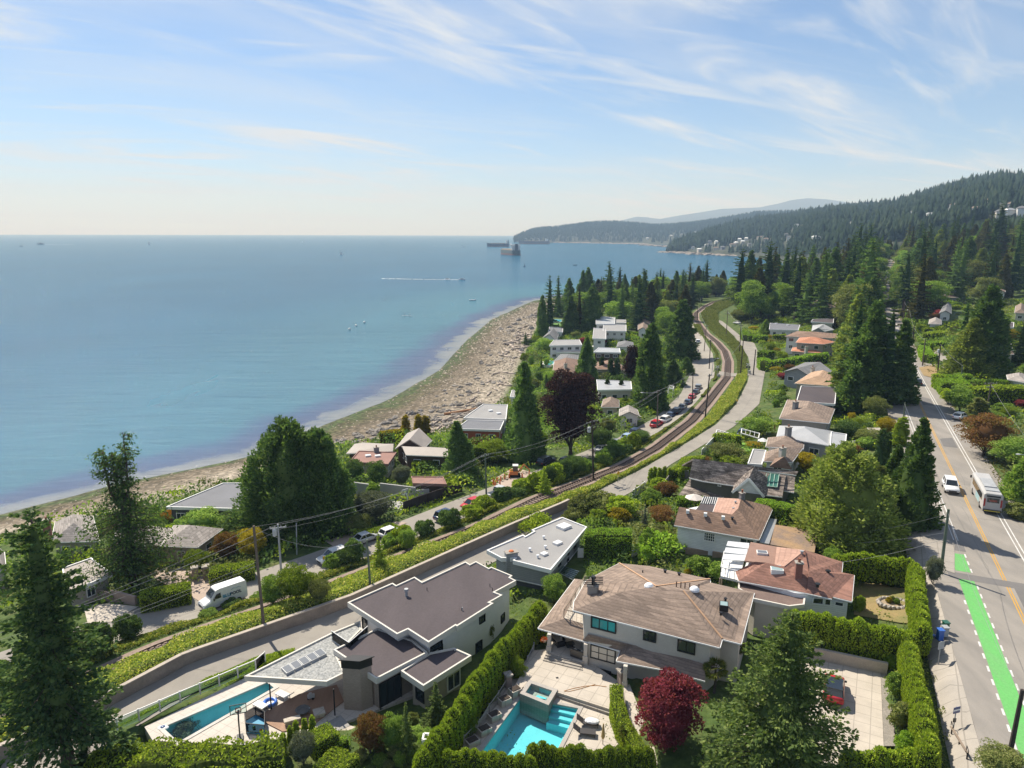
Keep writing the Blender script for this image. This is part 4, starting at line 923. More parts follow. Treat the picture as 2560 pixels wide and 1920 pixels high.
def chimney(root,fn,x,y,z,w=.9,d=.7,h=1.6,mt=None,rz=.4,pots=2,deep=2.0):
 p=at(*fn(x,y),z);mb=MB();mb.box(p.x,p.y,z-deep,z+h,w,d,rz);c=part('chimney',mb,mt or RBRICK,root)
 mb=MB();mb.box(p.x,p.y,z+h,z+h+.10,w+.14,d+.14,rz);part('chimney_cap',mb,CONC,c)
 mb=MB()
 for k in range(pots):
  o=(k-(pots-1)/2)*w*.45;mb.lathe((p.x+o*math.cos(rz),p.y+o*math.sin(rz),z+h+.10),[(.13,0),(.12,.3),(.15,.32),(.15,.38)],8)
 if pots:part('chimney_pot',mb,mat('clay_pot',(.30,.12,.07),.8),c)
 return c
def roofpt(fn,x,y,z):p=at(*fn(x,y),z);return Vector((p.x,p.y,z))
def skylight(root,fn,x,y,z,w,d,rz=.4,h=.22,gm=None,fm=None,tilt=0):
 p=at(*fn(x,y),z);mb=MB();mb.box(p.x,p.y,z-.25,z+h,w,d,rz);o=part('skylight',mb,fm or WTRIM,root)
 g=MB();c,s_=math.cos(rz),math.sin(rz);a,b=w/2-.07,d/2-.07
 g.add([(p.x+c*u-s_*v,p.y+s_*u+c*v,z+h+.012)for u,v in((-a,-b),(a,-b),(a,b),(-a,b))],[(0,1,2,3)]);part('pane',g,gm or SKYL,o);return o
def vent(root,fn,x,y,z,r=.10,h=.4,mt=None,cap=True):
 p=at(*fn(x,y),z);mb=MB();mb.lathe((p.x,p.y,z-.15),[(r,0),(r,h*.7+.15),(r*1.7,h*.72+.15),(r*1.5,h+.15)]if cap else[(r,0),(r,h+.15)],8);return part('roof_vent',mb,mt or GREYM,root)
def dome(root,fn,x,y,z,r=.45):
 p=at(*fn(x,y),z);mb=MB();mb.lathe((p.x,p.y,z-.1),[(r,0),(r,.14),(r*.92,.2),(r*.6,.34),(r*.2,.4)],14);return part('dome_skylight',mb,ACRYL,root)
def build_house_a():
 zm,z1,z2,zc,zb=13.1,11.95,11.7,11.5,hA
 M=U([(750.6,1303),(857.6,1372),(881,1361),(925.8,1389.8),(983.9,1353),(987,1355),(1066.5,1304.5),(1058,1302.6),(1085.5,1287),(1068.7,1280.7),(1115.2,1255.7),(1101.7,1249),(1107,1245),(1061,1226),(1055.7,1228.7),(1028,1213.8),(1015,1220.5),(1005.6,1214.6),(912,1258.4),(895.5,1247.6),(856,1265.8),(848,1260.6)],zm)
 c=sum(M,Vector((0,0)))/len(M)
 root=thing('modern_house','white two-storey modern house with dark flat roofs and pebbled canopy beside the long narrow pool','house',(c.x,c.y,zb))
 FP=shrink(U([(770,1306),(857.6,1366),(881,1355),(925.8,1385),(983.9,1350),(1062,1302),(1080,1286),(1109,1255.7),(1061,1230),(1005,1219),(912,1262),(856,1270)],zm),.35)
 mb=MB();mb.prism(FP,zb-.6,zm-.40);part('wall',mb,STUCCO,root)
 flat_roof(root,M,zm,MEMB,FASC,.42)
 L1=[r2(872,722),r2(1215,955),r2(1625,742),r2(1500,640),r2(1225,548)];L1=U(L1,z1)
 L2=U([r2(1410,890),r2(1590,1012),r2(1975,768),r2(1835,706),r2(1640,745)],z2)
 mb=MB();F1=shrink(L1,.55);mb.prism(F1,zb-.2,z1-.42);part('brick_wing',mb,BRICK,root)
 flat_roof(root,L1,z1,MEMB,FASC,.42,name='lower_roof')
 mb=MB();F2=shrink(L2,.7);mb.prism(F2,zb-.2,z2-.42);part('entry_wing',mb,TANW,root)
 flat_roof(root,L2,z2,MEMB,FASC,.45,name='lower_roof')
 Cn=U([r2(160,935),r2(818,978),r2(965,905),r2(900,770),r2(1000,655),r2(1095,560),r2(1090,490),r2(870,580)],zc)
 flat_roof(root,Cn,zc,PEBBLE,FASC,.36,name='canopy')
 for x,y,yy in((378,1197,985),(885,1238,990)):
  p=at(*r2(x,y),zb);mb=MB();mb.tube((p.x,p.y,zb),(p.x,p.y,zc-.34),.06,n=10);part('post',mb,DARKM,root)
 a,b,d=(at(*r2(*q),zb)for q in((960,1192),(1100,1203),(1190,1168)))
 Q=[a,b,d,a+(d-b)];zt=zat(b.x,b.y,r2(0,872)[1]);mb=MB();mb.prism(Q,zb-.2,zt);ch=part('chimney',mb,BRICK,root)
 mb=MB();mb.prism(grow(Q,.03),zt,zt+.72);mb.prism(grow(Q,.10),zt+.72,zt+.80);part('chimney_cap',mb,DARKM,ch)
 a,b,d=at(*r2(455,858),zc+.2),at(*r2(498,903),zc+.2),at(*r2(822,742),zc+.2);ax=(d-b);mb=MB();g=MB()
 for k in range(5):
  p0=a+ax*(k/5);p1=a+ax*((k+.94)/5);w=b-a;q=[p0,p1,p1+w,p0+w];mb.prism(q,zc-.05,zc+.20);qi=grow(q,-.06);g.prism(qi,zc+.19,zc+.22)
 o=part('skylight_strip',mb,GREYM,root);part('pane',g,glass('grey_panel',(.14,.15,.165),.25),o)
 W=lambda x,y,w,h,fn=r3,**k:win(root,FP,fn,x,y,w,h,**k)
 W(526,468,.85,.85);W(690,462,.85,.9);W(500,705,.95,1.5);W(160,690,1.5,.62);W(195,700,.5,.62)
 b_=hitwall(F1,*r2(1270,1060));win(root,F1,r2,1270,1075,2.3,2.4,mull=(3,0),name='glass_door');win(root,F2,r2,1570,1055,1.1,1.7,name='glass_door')
 win(root,F2,r2,1830,960,1.6,1.6,fm=WTRIM,mull=(2,0))
 win(root,FP,r2,1110,500,.9,1.2)
 for x,y,r,h in((1455,285,.14,.75),(1900,400,.04,.3)):vent(root,r2,x,y,zm,r,h)
 for x,y in((590,210),(88,240),(365,400),(610,245)):vent(root,r3,x,y,zm,.035,.3,DARKM,False)
 P=[at(*r2(*q),zc)for q in((860,640),(1000,735),(1150,600))]
 mb=MB();g=MB()
 for i in range(2):
  mb.bar((P[i].x,P[i].y,zc+.95),(P[i+1].x,P[i+1].y,zc+.95),.05);mb.bar((P[i].x,P[i].y,zc+.02),(P[i+1].x,P[i+1].y,zc+.02),.06)
  g.wall(P[i],P[i+1],.02,zc+.05,zc+.92)
 o=part('balcony_rail',mb,WTRIM,root);part('pane',g,clearglass(),o)
 return root
def poolmat():
 mt,t,out=newmat('pool_water');L=t.links.new
 tr=N(t,'ShaderNodeBsdfTransparent');tr.inputs[0].default_value=(.80,.96,.97,1);gl=N(t,'ShaderNodeBsdfGlossy',i_Roughness=.03)
 fr=N(t,'ShaderNodeFresnel',i_IOR=1.33);n=noise(t,3.0,3,.5,.4);bp=N(t,'ShaderNodeBump',i_Strength=.25,i_Distance=.05);L(n,bp.inputs['Height']);L(bp.outputs[0],gl.inputs['Normal']);L(bp.outputs[0],fr.inputs['Normal'])
 mx=N(t,'ShaderNodeMixShader');L(fr.outputs[0],mx.inputs[0]);L(tr.outputs[0],mx.inputs[1]);L(gl.outputs[0],mx.inputs[2]);L(mx.outputs[0],out.inputs[0]);return mt
POOLW=poolmat()
POOL_L=mat('aqua_pool_lining',(.17,.64,.70),.7,(.14,.58,.65),.8,5,.06);POOL_D=mat('deep_blue_pool_lining',(.26,.62,.69),.7,(.23,.57,.65),.8,5,.06)
def pool(P,h,depth,lining,cop,label,steps=None,cw=.28,drop=.14):
 c=sum((Vector(p[:2])for p in P),Vector((0,0)))/len(P);root=thing('swimming_pool',label,'pool',(c.x,c.y,h-depth));n=len(P)
 Q=shrink(P,.02);mb=MB();ar=sum(Q[i].x*Q[(i+1)%n].y-Q[(i+1)%n].x*Q[i].y for i in range(n))
 if ar<0:Q=Q[::-1]
 v=[(p.x,p.y,h-.05)for p in Q]+[(p.x,p.y,h-depth)for p in Q]
 mb.add(v,[((i+1)%n,i,n+i,n+(i+1)%n)for i in range(n)]+[tuple(range(n,2*n))]);part('basin',mb,lining,root)
 mb=MB();mb.add([(p.x,p.y,h-drop)for p in Q],[tuple(range(n))]);part('water',mb,POOLW,root)
 O=grow(P,cw);I=shrink(P,.04);v=[(p[0],p[1],zz)for R2,zz in((O,h-.02),(O,h+.05),(I,h+.05),(I,h-.10))for p in R2];f=[]
 for a,b in((0,1),(1,2),(2,3)):
  for i in range(n):j=(i+1)%n;f.append((a*n+i,a*n+j,b*n+j,b*n+i))
 mb=MB();mb.add(v,f);part('coping',mb,cop,root)
 if steps:
  for q,z in steps:mb=MB();mb.prism(q,h-depth+.01,z);part('step',mb,lining,root)
 return root
# the two gardens in front
def build_yards():
 slab('pool_deck',A_DECK,hA,1.0,TILE,hole=grow(A_POOL,.05))
 pool(A_POOL,hA,1.45,POOL_D,mat('pale_coping',(.55,.52,.48),.7),'long narrow dark-blue lap pool under the pebbled canopy of the modern house')
 D=U([r2(250,1262),r2(600,1075),r2(900,1000),r2(955,1130),r2(700,1330),r2(470,1375)],hA)
 slab('timber_deck',D,hA+.09,.08,WOOD)
 slab('stepping_slabs',U([r2(830,1295),r2(930,1240),r2(1005,1325),r2(905,1375)],hA),hA+.06,.05,mat('grey_slabs',(.33,.32,.31),.85))
 slab('garden_path',U([r2(905,1375),r2(1010,1325),r2(1065,1340),r2(1045,1560),r2(1010,1580),r2(940,1480)],hA),hA+.05,.04,PALE)
 slab('terrace',B_DECK,hB,1.2,PALE,hole=grow(B_POOL,.05))
 slab('upper_terrace',B_TERR,hB2,.5,PALE)
 slab('terrace_step',U([r3(1105,1075),r3(1110,1050),r3(1540,1190),r3(1545,1225)],hB+.2),hB+.22,.3,CONC)
 pool(B_POOL,hB,1.5,POOL_L,mat('stone_coping',(.40,.37,.34),.8),'bright turquoise pool in front of the tan hip-roofed house',steps=[(U([r3(1062+40*k,1145+14*k),r3(1300,1190),r3(1288-18*k,1230+30*k),r3(1040,1170+32*k)],hB-.1),hB-.30-.26*k)for k in range(3)])
 SP=U([r3(868,1060),r3(918,985),r3(1092,1045),r3(1040,1130)],hB2+.06);o=pool(SP,hB2+.06,.75,POOL_D,mat('stone_coping',(.40,.37,.34),.8),'small square raised hot tub at the corner of the turquoise pool',cw=.34)
 mb=MB();v=grow(SP,.33);n=len(v);mb.prism(v,hB-1.3,hB2+.03,top=False);part('surround',mb,BRICK,o)
 mb=MB();mb.prism([SP[0].lerp(SP[2],.36),SP[0].lerp(SP[2],.36)+(SP[2]-SP[1])*.45,SP[0].lerp(SP[2],.62)+(SP[2]-SP[1])*.2,SP[0].lerp(SP[2],.62)-(SP[2]-SP[1])*.2],hB2-.68,hB2-.4);part('bench',mb,POOL_L,o);o.name='hot_tub';o['category']='hot tub'
 slab('parking_court',DRIVE,hDr,.8,PALE)
 slab('gravel_strip',U([r5(540,1030),r5(600,1045),r5(640,1515),r5(562,1515)],hDr),hDr+.05,.04,GRAVEL)
 a,b=at(*r5(90,925),hDr),at(*r5(580,1030),hDr);mb=MB();mb.wall(a,b,.3,hDr-.4,hDr+1.05);solo('garden_wall',mb,mat('buff_wall',(.46,.40,.34),.9),'buff retaining wall below the tall hedge beside the parking court','wall')
 PTH=U([(1345,1484),(1360,1478),(1380,1530),(1400,1580),(1440,1625),(1480,1660),(1410,1660),(1392,1625),(1362,1560)],10.1)
 cut(PTH,10.1);slab('garden_path',PTH,10.1,.5,PALE)
 LW=U([(1398,1545),(1500,1520),(1545,1560),(1500,1600),(1430,1640)],10.15);cut(LW,10.1,.1,0);slab('lawn',LW,10.13,.3,mat('lawn',(.05,.09,.02),.95,(.075,.115,.028),.9,12,.25))
 slab('driveway',U([(1445,1645),(1520,1575),(1640,1560),(1660,1680),(1480,1690)],10.4),10.4,.6,CONC)
 areap('yard',[r5(365,395),r5(725,445),r5(770,700),r5(480,660),r5(360,640)],mat('dry_lawn',(.30,.215,.10),.95,(.17,.17,.06),.35,8,.22),.10)
 areap('lawn',[r1(760,1390),r1(1300,1130),r1(1750,910),r1(2042,780),r1(2042,850),r1(1350,1150),r1(1070,1330),r1(1210,1425),r1(900,1500)],mat('lawn',(.05,.09,.02)),.12)
def build_house_b():
 zl,zu,zr,zb=12.1,14.8,16.95,10.3
 E=[r3(1255,398),r4(635,695),r4(655,627),r4(805,665),r4(910,260)]
 root=thing('tan_house','large two-storey cream house with broad tan hip roof behind the turquoise pool','house',(14,55,9.9))
 V=[roofpt(u0,*q,zu)for q in E]+[roofpt(r3,1650,252,zr-.55),roofpt(r3,1920,212,zr),roofpt(r4,130,210,zr),roofpt(r4,345,246,zr-.1)]
 bk=[roofpt(r3,1262,330,zu+.2),roofpt(r3,1360,160,zu+.2),roofpt(r3,1620,25,zu),roofpt(r4,70,48,zu),roofpt(r4,558,152,zu),roofpt(r4,560,180,zu)]
 V+=bk
 F=[(0,1,2,8,7,6,5),(2,3,4,8),(0,5,9),(9,5,6,10),(10,6,11),(11,6,7,12),(12,7,8,13),(13,8,14),(14,8,4)]
 roofmesh('roof',root,V,F,SH_TAN,.20)
 for a,b in((8,2),(6,11),(7,13)):
  mb=MB();p,q=Vector(V[a])+Vector((0,0,.05)),Vector(V[b])+Vector((0,0,.05));mb.bar(p,q,.16,.05);part('ridge_strip',mb,mat('orange_ridge_tiles',(.50,.31,.19),.85),root)
 FP=[at(*q,zu)for q in(r3(1345,425),r4(560,672),r4(650,600),r4(790,640),r4(880,300),r4(540,200),r4(70,90),r3(1640,60),r3(1400,190),r3(1330,330))]
 FP=[Vector(p)for p in FP];mb=MB();mb.prism(FP,9.6,zu-.15);part('wall',mb,CREAM,root)
 W=lambda fn,x,y,w,h,**k:win(root,FP,fn,x,y,w,h,**k)
 W(r3,1497,515,2.35,1.15,mull=(3,0),gm=GL_T,fw=.12);W(r3,1865,605,1.15,1.0,mull=(2,1));W(r4,370,690,1.5,1.15,mull=(2,0))
 W(r3,1492,748,2.35,1.35,mull=(3,1),gm=glass('blinds',(.55,.50,.42),.3));W(r3,1510,895,1.1,.5)
 p=lambda fn,x,y,z:roofpt(fn,x,y,z)
 V=[p(r3,975,542,zl),p(r3,1330,640,zl),p(r3,1375,515,zl+.85),p(r3,1180,468,zl+.85),p(r3,1335,158,zl+.85),p(r3,1268,150,zl)]
 roofmesh('porch_roof',root,V,[(0,1,2,3),(0,3,4,5)],SH_TAN,.18)
 V=[p(r3,1330,642,zl),p(r3,1385,652,zl),p(r3,1632,722,zl),p(r3,1600,802,zl),p(r4,235,882,zl),p(r4,520,962,zl),p(r4,515,830,zl+.85),p(r4,60,690,zl+.85),p(r3,1740,680,zl+.85),p(r3,1375,590,zl+.85)]
 roofmesh('verandah_roof',root,V,[(0,1,2,8,9),(2,3,8),(3,4,7,8),(4,5,6,7)],SH_TAN,.18)
 Bp=[at(*r3(*q),zl+.86)for q in((1180,462),(1350,512),(1360,440),(1250,398),(1380,160),(1330,158))]
 mb=MB();mb.prism(Bp,zl+.3,zl+.86);bl=part('balcony',mb,PALE,root);mb=MB()
 R=[at(*r3(*q),zl+.86)for q in((1350,510),(1180,462),(1235,375),(1270,320),(1310,260),(1350,190))]
 for i in range(len(R)-1):
  a,b=R[i],R[i+1];mb.bar((a.x,a.y,zl+1.75),(b.x,b.y,zl+1.75),.09,.06)
  mb.bar((a.x,a.y,zl+.86),(a.x,a.y,zl+1.75),.08)
  for k in range(1,5):q=a.lerp(b,k/5);mb.bar((q.x,q.y,zl+.9),(q.x,q.y,zl+1.7),.025)
 part('railing',mb,WOOD2,bl)
 PF=[at(*r3(*q),zb)for q in((1040,735),(1330,815),(1420,760),(1345,520),(1130,560))]
 mb=MB();mb.prism(PF,hB,zb);po=part('porch',mb,PALE,root)
 a,b,d=(at(*r3(*q),zb)for q in((1040,735),(1310,800),(1420,870)))
 for k in range(5):
  z=zb-.09*(k+1);e=.30*(k+1);n1=Vector((b.y-a.y,-(b.x-a.x))).normalized()
  if n1.y>0:n1=-n1
  mb=MB();mb.prism([a,b,b+n1*e+(b-a).normalized()*e*.6,a+n1*e],hB-.1,z-.005*k);part('step',mb,CONC,po)
 for fn,x,y,zz,mtc in((r3,1062,720,zb,CREAM),(r3,1352,800,zb,CREAM),(r3,1665,1010,hB2,CREAM),(r4,470,1010,10.2,CREAM)):
  q=at(*fn(x,y),zz);mb=MB();mb.box(q.x,q.y,zz-.4,zl-.12,.34,.34,-.27);mb.box(q.x,q.y,zz-.4,zz+.5,.46,.46,-.27);part('column',mb,mtc,root)
 c=chimney(root,r3,1412,262,15.3,.95,.75,.75,CONC,-.27,0,1.4);q=at(*r3(1412,262),15.3);mb=MB()
 for k in range(5):z=16.2+k*.17;[mb.bar((q.x+sx-.45*(sy==0),q.y+sy-.35*(sx==0),z),(q.x+sx+.45*(sy==0),q.y+sy+.35*(sx==0),z),.04,.08)for sx,sy in((-.45,0),(.45,0),(0,-.35),(0,.35))]
 mb.lathe((q.x,q.y,16.12),[(.16,0),(.16,.7),(.24,.72),(.2,.85)],10);part('louvre_guard',mb,DARKM,c)
 dome(root,r3,1860,208,zr-.2);dome(root,r4,435,235,zr-.25)
 for x in(290,325,358,395,468):vent(root,r4,x,212+(x-290)*.12,zr-.3,.05,.5,mat('rusty_pipe',(.09,.05,.04),.8),False)
 skylight(root,r4,668,372,15.85,.75,.85,-.27,.3,gm=SKYL,fm=DARKM)
 for x,y in((645,428),(682,316)):vent(root,r4,x,y,15.8,.10,.16,DARKM)
 vent(root,r3,1808,105,15.6,.06,.3,DARKM,False);vent(root,r4,200,88,15.4,.12,.14,DARKM);vent(root,r4,312,112,15.3,.12,.14,DARKM)
 mb=MB();rr=random.Random(3);A,B2,Ee=Vector(V[0]),None,None
 return root
def build_house_c():
 z,zb=12.2,8.5
 P=pz(s3,[(208,1205),(545,1062),(565,1076),(645,1030),(622,1018),(905,900),(1135,990),(800,1388),(450,1300),(470,1275),(345,1278)],z)
 root=thing('grey_house','small grey box house with pale flat roof, skylights and an orange chimney top','house',(2,74,zb))
 FP=shrink(pz(s3,[(250,1215),(560,1085),(905,915),(1110,995),(795,1370),(345,1275)],z),.45)
 mb=MB();mb.prism(FP,zb+1.3,z-.36);part('wall',mb,GREYW,root)
 mb=MB();mb.prism(grow(FP,.02),zb-1,zb+1.2);part('lower_wall',mb,DGREY,root);mb=MB();mb.prism(grow(FP,.06),zb+1.2,zb+1.3);part('band',mb,WTRIM,root)
 flat_roof(root,P,z,MEMB2,WTRIM,.38)
 skylight(root,s3,920,990,z,1.5,1.3,.75,.28,gm=ACRYL);skylight(root,s3,862,1138,z,1.0,.75,.75,.2,gm=ACRYL);skylight(root,s3,738,1240,z,.75,.65,.75,.2,gm=ACRYL)
 for x,y in((735,1092),(607,1205),(750,1182),(680,1268)):vent(root,s3,x,y,z,.11,.34,ACRYL)
 c=chimney(root,s3,435,1260,z,1.35,.75,.55,GREYW,.35,0,3.4);q=at(*s3(435,1260),z);mb=MB();mb.lathe((q.x,q.y,z+.66),[(.3,0),(.26,.1),(.1,.16)],10);part('chimney_pot',mb,mat('orange_pot',(.6,.17,.06),.8),c)
 win(root,FP,s3,960,1220,.5,.6);win(root,FP,s3,955,1320,.6,1.3,gm=GL);win(root,FP,s3,1020,1150,.8,.7);win(root,FP,s3,880,1310,.8,.9)
 g=MB();A=[at(*s3(*q),10.6)for q in((865,1400),(1000,1460),(1060,1385),(905,1345))]
 fr=MB()
 for k in range(6):p0=A[0].lerp(A[3],k/5);p1=A[1].lerp(A[2],k/5);fr.bar((p0.x,p0.y,10.6),(p1.x,p1.y,10.45),.06)
 g.add([(p.x,p.y,10.66-.15*(i in(1,2)))for i,p in enumerate(A)],[(0,1,2,3)]);o=part('glass_canopy',fr,GREYM,root);part('pane',g,clearglass('canopy_glass',(.5,.62,.64),.3),o)
 return root
def build_house_d():
 ze,zr,zb=14.0,15.6,11.3;f=s4
 root=thing('white_house','white-sided bungalow with brown hip roof, glass-roofed terrace and barred oval window','house',(25,82,zb))
 p=lambda x,y,z:roofpt(f,x,y,z)
 V=[p(315,1150,ze),p(1095,1285,ze),p(1228,985,ze),p(930,912,zr+.15),p(905,1000,zr+.2),p(850,1060,zr),p(360,985,zr),p(720,900,ze+.7),p(675,1030,ze+.9)]
 roofmesh('roof',root,V,[(0,1,4,5,6),(1,2,3,4)],SH_BR)
 V2=[p(850,1055,zr-.05),p(905,997,zr+.1),p(930,910,zr+.05),p(720,900,ze+.6),p(675,1026,ze+.7)];roofmesh('rear_roof',root,V2,[(0,1,2,3,4)],SH_PINK)
 Q=pz(f,[(515,1010),(675,1030),(702,965),(560,955)],ze+.3);mb=MB();mb.prism(Q,ze,ze+.3);part('flat_roof',mb,MEMB,root)
 Q=pz(f,[(560,953),(702,962),(718,898),(588,890)],ze+.35);fr=MB()
 for k in range(8):a,b=Q[0].lerp(Q[1],k/7),Q[3].lerp(Q[2],k/7);fr.bar((a.x,a.y,ze+.35),(b.x,b.y,ze+.35),.06)
 o=part('glass_roof',fr,WTRIM,root);g=MB();g.prism(Q,ze+.28,ze+.31);part('pane',g,clearglass('terrace_glass',(.7,.75,.75),.4),o)
 FP=[at(*f(x,y),ze)for x,y in((350,1140),(1075,1265),(1205,1000),(930,930),(700,910),(600,960),(390,1000))];mb=MB();mb.prism(FP,zb-.8,ze-.12);part('wall',mb,WSIDE,root)
 win(root,FP,f,640,1262,1.3,1.1,mull=(5,2),fm=WTRIM);win(root,FP,f,985,1310,1.6,.9,mull=(2,0),fm=WTRIM)
 for x,y in((440,1025),(603,1052),(767,1082)):skylight(root,f,x,y,zr-.15,.38,.38,-.3,.16,gm=ACRYL)
 vent(root,f,850,1090,zr-.2,.12,.16,DARKM);vent(root,f,880,945,zr,.1,.2);vent(root,f,860,1005,zr-.2,.1,.2)
 chimney(root,f,938,915,zr,.55,.5,.8,GSTONE,.3,1)
 S=[p(1100,1310,ze-.55),p(1190,1325,ze-.75),p(1262,1098,ze-.75),p(1200,1090,ze-.55)];roofmesh('lean_to_roof',root,S,[(0,1,2,3)],GREYM,.08);mb=MB();mb.prism([Vector(q[:2])for q in S],zb-.5,ze-1.0);part('lean_to',mb,CREAM,root)
 root2=thing('carport','flat brown carport roof strewn with needles beside the white bungalow','carport',(33,79,12));Q=pz(f,[(1200,1330),(1608,1405),(1640,1205),(1245,1148)],ze-.6)
 mb=MB();mb.prism(Q,ze-.9,ze-.6);part('roof',mb,mat('needle_strewn_felt',(.20,.15,.125),.95,(.36,.23,.12),.5,6,.2),root2);mb=MB();mb.prism(shrink(Q,.3),11.5,ze-.9);part('wall',mb,BROWNW,root2)
def build_house_e():
 ze,zr,zb=15.2,16.7,12.2
 root=thing('russet_house','russet shingled house with dark red chimney, two skylights and a deck under white awnings','house',(28,62,zb));p=roofpt
 V=[p(s4,880,1580,ze),p(s4,910,1662,ze),p(r4,1330,262,ze),p(r5,215,525,ze),p(r5,220,512,ze),p(r5,345,542,ze),p(r5,362,366,ze),p(r5,278,350,ze),p(r5,285,280,ze),p(r5,30,200,ze+.3),p(s4,1520,1385,zr),p(s4,1330,1535,zr-.2),p(s4,1170,1500,zr-.2),p(s4,1060,1490,zr-.3),p(r5,60,345,zr-.1)]
 roofmesh('roof',root,V,[(0,1,12,13),(1,2,14,10,11,12),(2,3,4,5,6,14),(6,7,8,14),(14,8,9,10)],SH_RED)
 V=[p(s4,1260,1352,ze+.75),p(s4,1522,1383,zr+.02),p(s4,1330,1533,zr-.15),p(s4,1240,1515,ze+.8)];roofmesh('rear_slope',root,V,[(0,1,2,3)],SH_PINK,.15)
 V=[p(s4,1020,1308,ze+.5),p(s4,1262,1352,ze+.5),p(s4,1243,1516,ze+.5),p(s4,962,1480,ze+.5)];roofmesh('rear_slope',root,V,[(0,1,2,3)],mat('plain_russet_felt',(.30,.185,.145),.9),.15)
 Q=[at(*r4(x,y),ze-.5)for x,y in((780,225),(905,312),(1190,372),(1312,358),(1325,255),(1240,180),(795,128))];flat_roof(root,Q,ze-.5,mat('brown_felt',(.15,.105,.09),.9,(.21,.15,.125),.4,5,.15),FASC,.3,.06,name='flat_roof')
 FP=[Vector(q[:2])for q in(p(s4,930,1630,ze),p(r4,1240,255,ze),p(r5,215,505,ze),p(r5,322,525,ze),p(r5,340,375,ze),p(r5,262,345,ze),p(r5,20,215,ze),p(s4,1260,1370,ze),p(s4,1040,1330,ze))]
 mb=MB();mb.prism(FP,zb-.8,ze-.1);part('wall',mb,WSIDE,root);mb=MB();mb.prism(shrink(Q,.4),10.8,ze-.8);part('garage',mb,CREAM,root)
 win(root,FP,r5,262,560,.8,.5,fm=WTRIM);win(root,FP,r5,120,540,1.0,.7,fm=WTRIM);win(root,FP,r5,210,550,.6,.7,fm=WTRIM)
 skylight(root,s4,1125,1412,ze+.55,1.05,.75,-.2,.18,gm=glass('grey_panel',(.14,.15,.165)));skylight(root,s4,1258,1570,zr-.65,1.15,1.2,-.2,.3)
 skylight(root,r4,1212,246,ze-.45,1.1,.5,-.25,.2,gm=ACRYL)
 chimney(root,s4,1455,1640,15.9,.62,.55,1.55,RBRICK,-.2,1);
 for fn,x,y in((r5,187,350),(r5,117,438)):vent(root,fn,x,y,16.0,.16,.22,DARKM)
 vent(root,s4,1490,1410,zr,.12,.25)
 Dk=[at(*s4(x,y),ze-.9)for x,y in((740,1620),(910,1660),(955,1490),(770,1470))];mb=MB();mb.prism(Dk,ze-1.15,ze-.9);d=part('deck',mb,WTRIM,root);mb=MB();R=[Dk[3],Dk[0],Dk[1]]
 for i in range(2):
  for k in range(5):q=R[i].lerp(R[i+1],k/4);mb.bar((q.x,q.y,ze-.9),(q.x,q.y,ze+.05),.06);
  mb.bar((R[i].x,R[i].y,ze+.05),(R[i+1].x,R[i+1].y,ze+.05),.07)
 part('railing',mb,WTRIM,d);mb=MB();
 for q in Dk:mb.bar((q.x,q.y,11),(q.x,q.y,ze-1.15),.14)
 part('post',mb,WOOD2,d)
 for k in range(3):
  q=[p(s4,755+20*k,1465-62*k,ze+.1),p(s4,965+18*k,1482-56*k,ze+.1),p(s4,978+15*k,1430-56*k,ze+.28),p(s4,770+20*k,1415-58*k,ze+.28)]
  roofmesh('awning',root,q,[(0,1,2,3)],mat('white_awning',(.70,.72,.74),.5),.06)
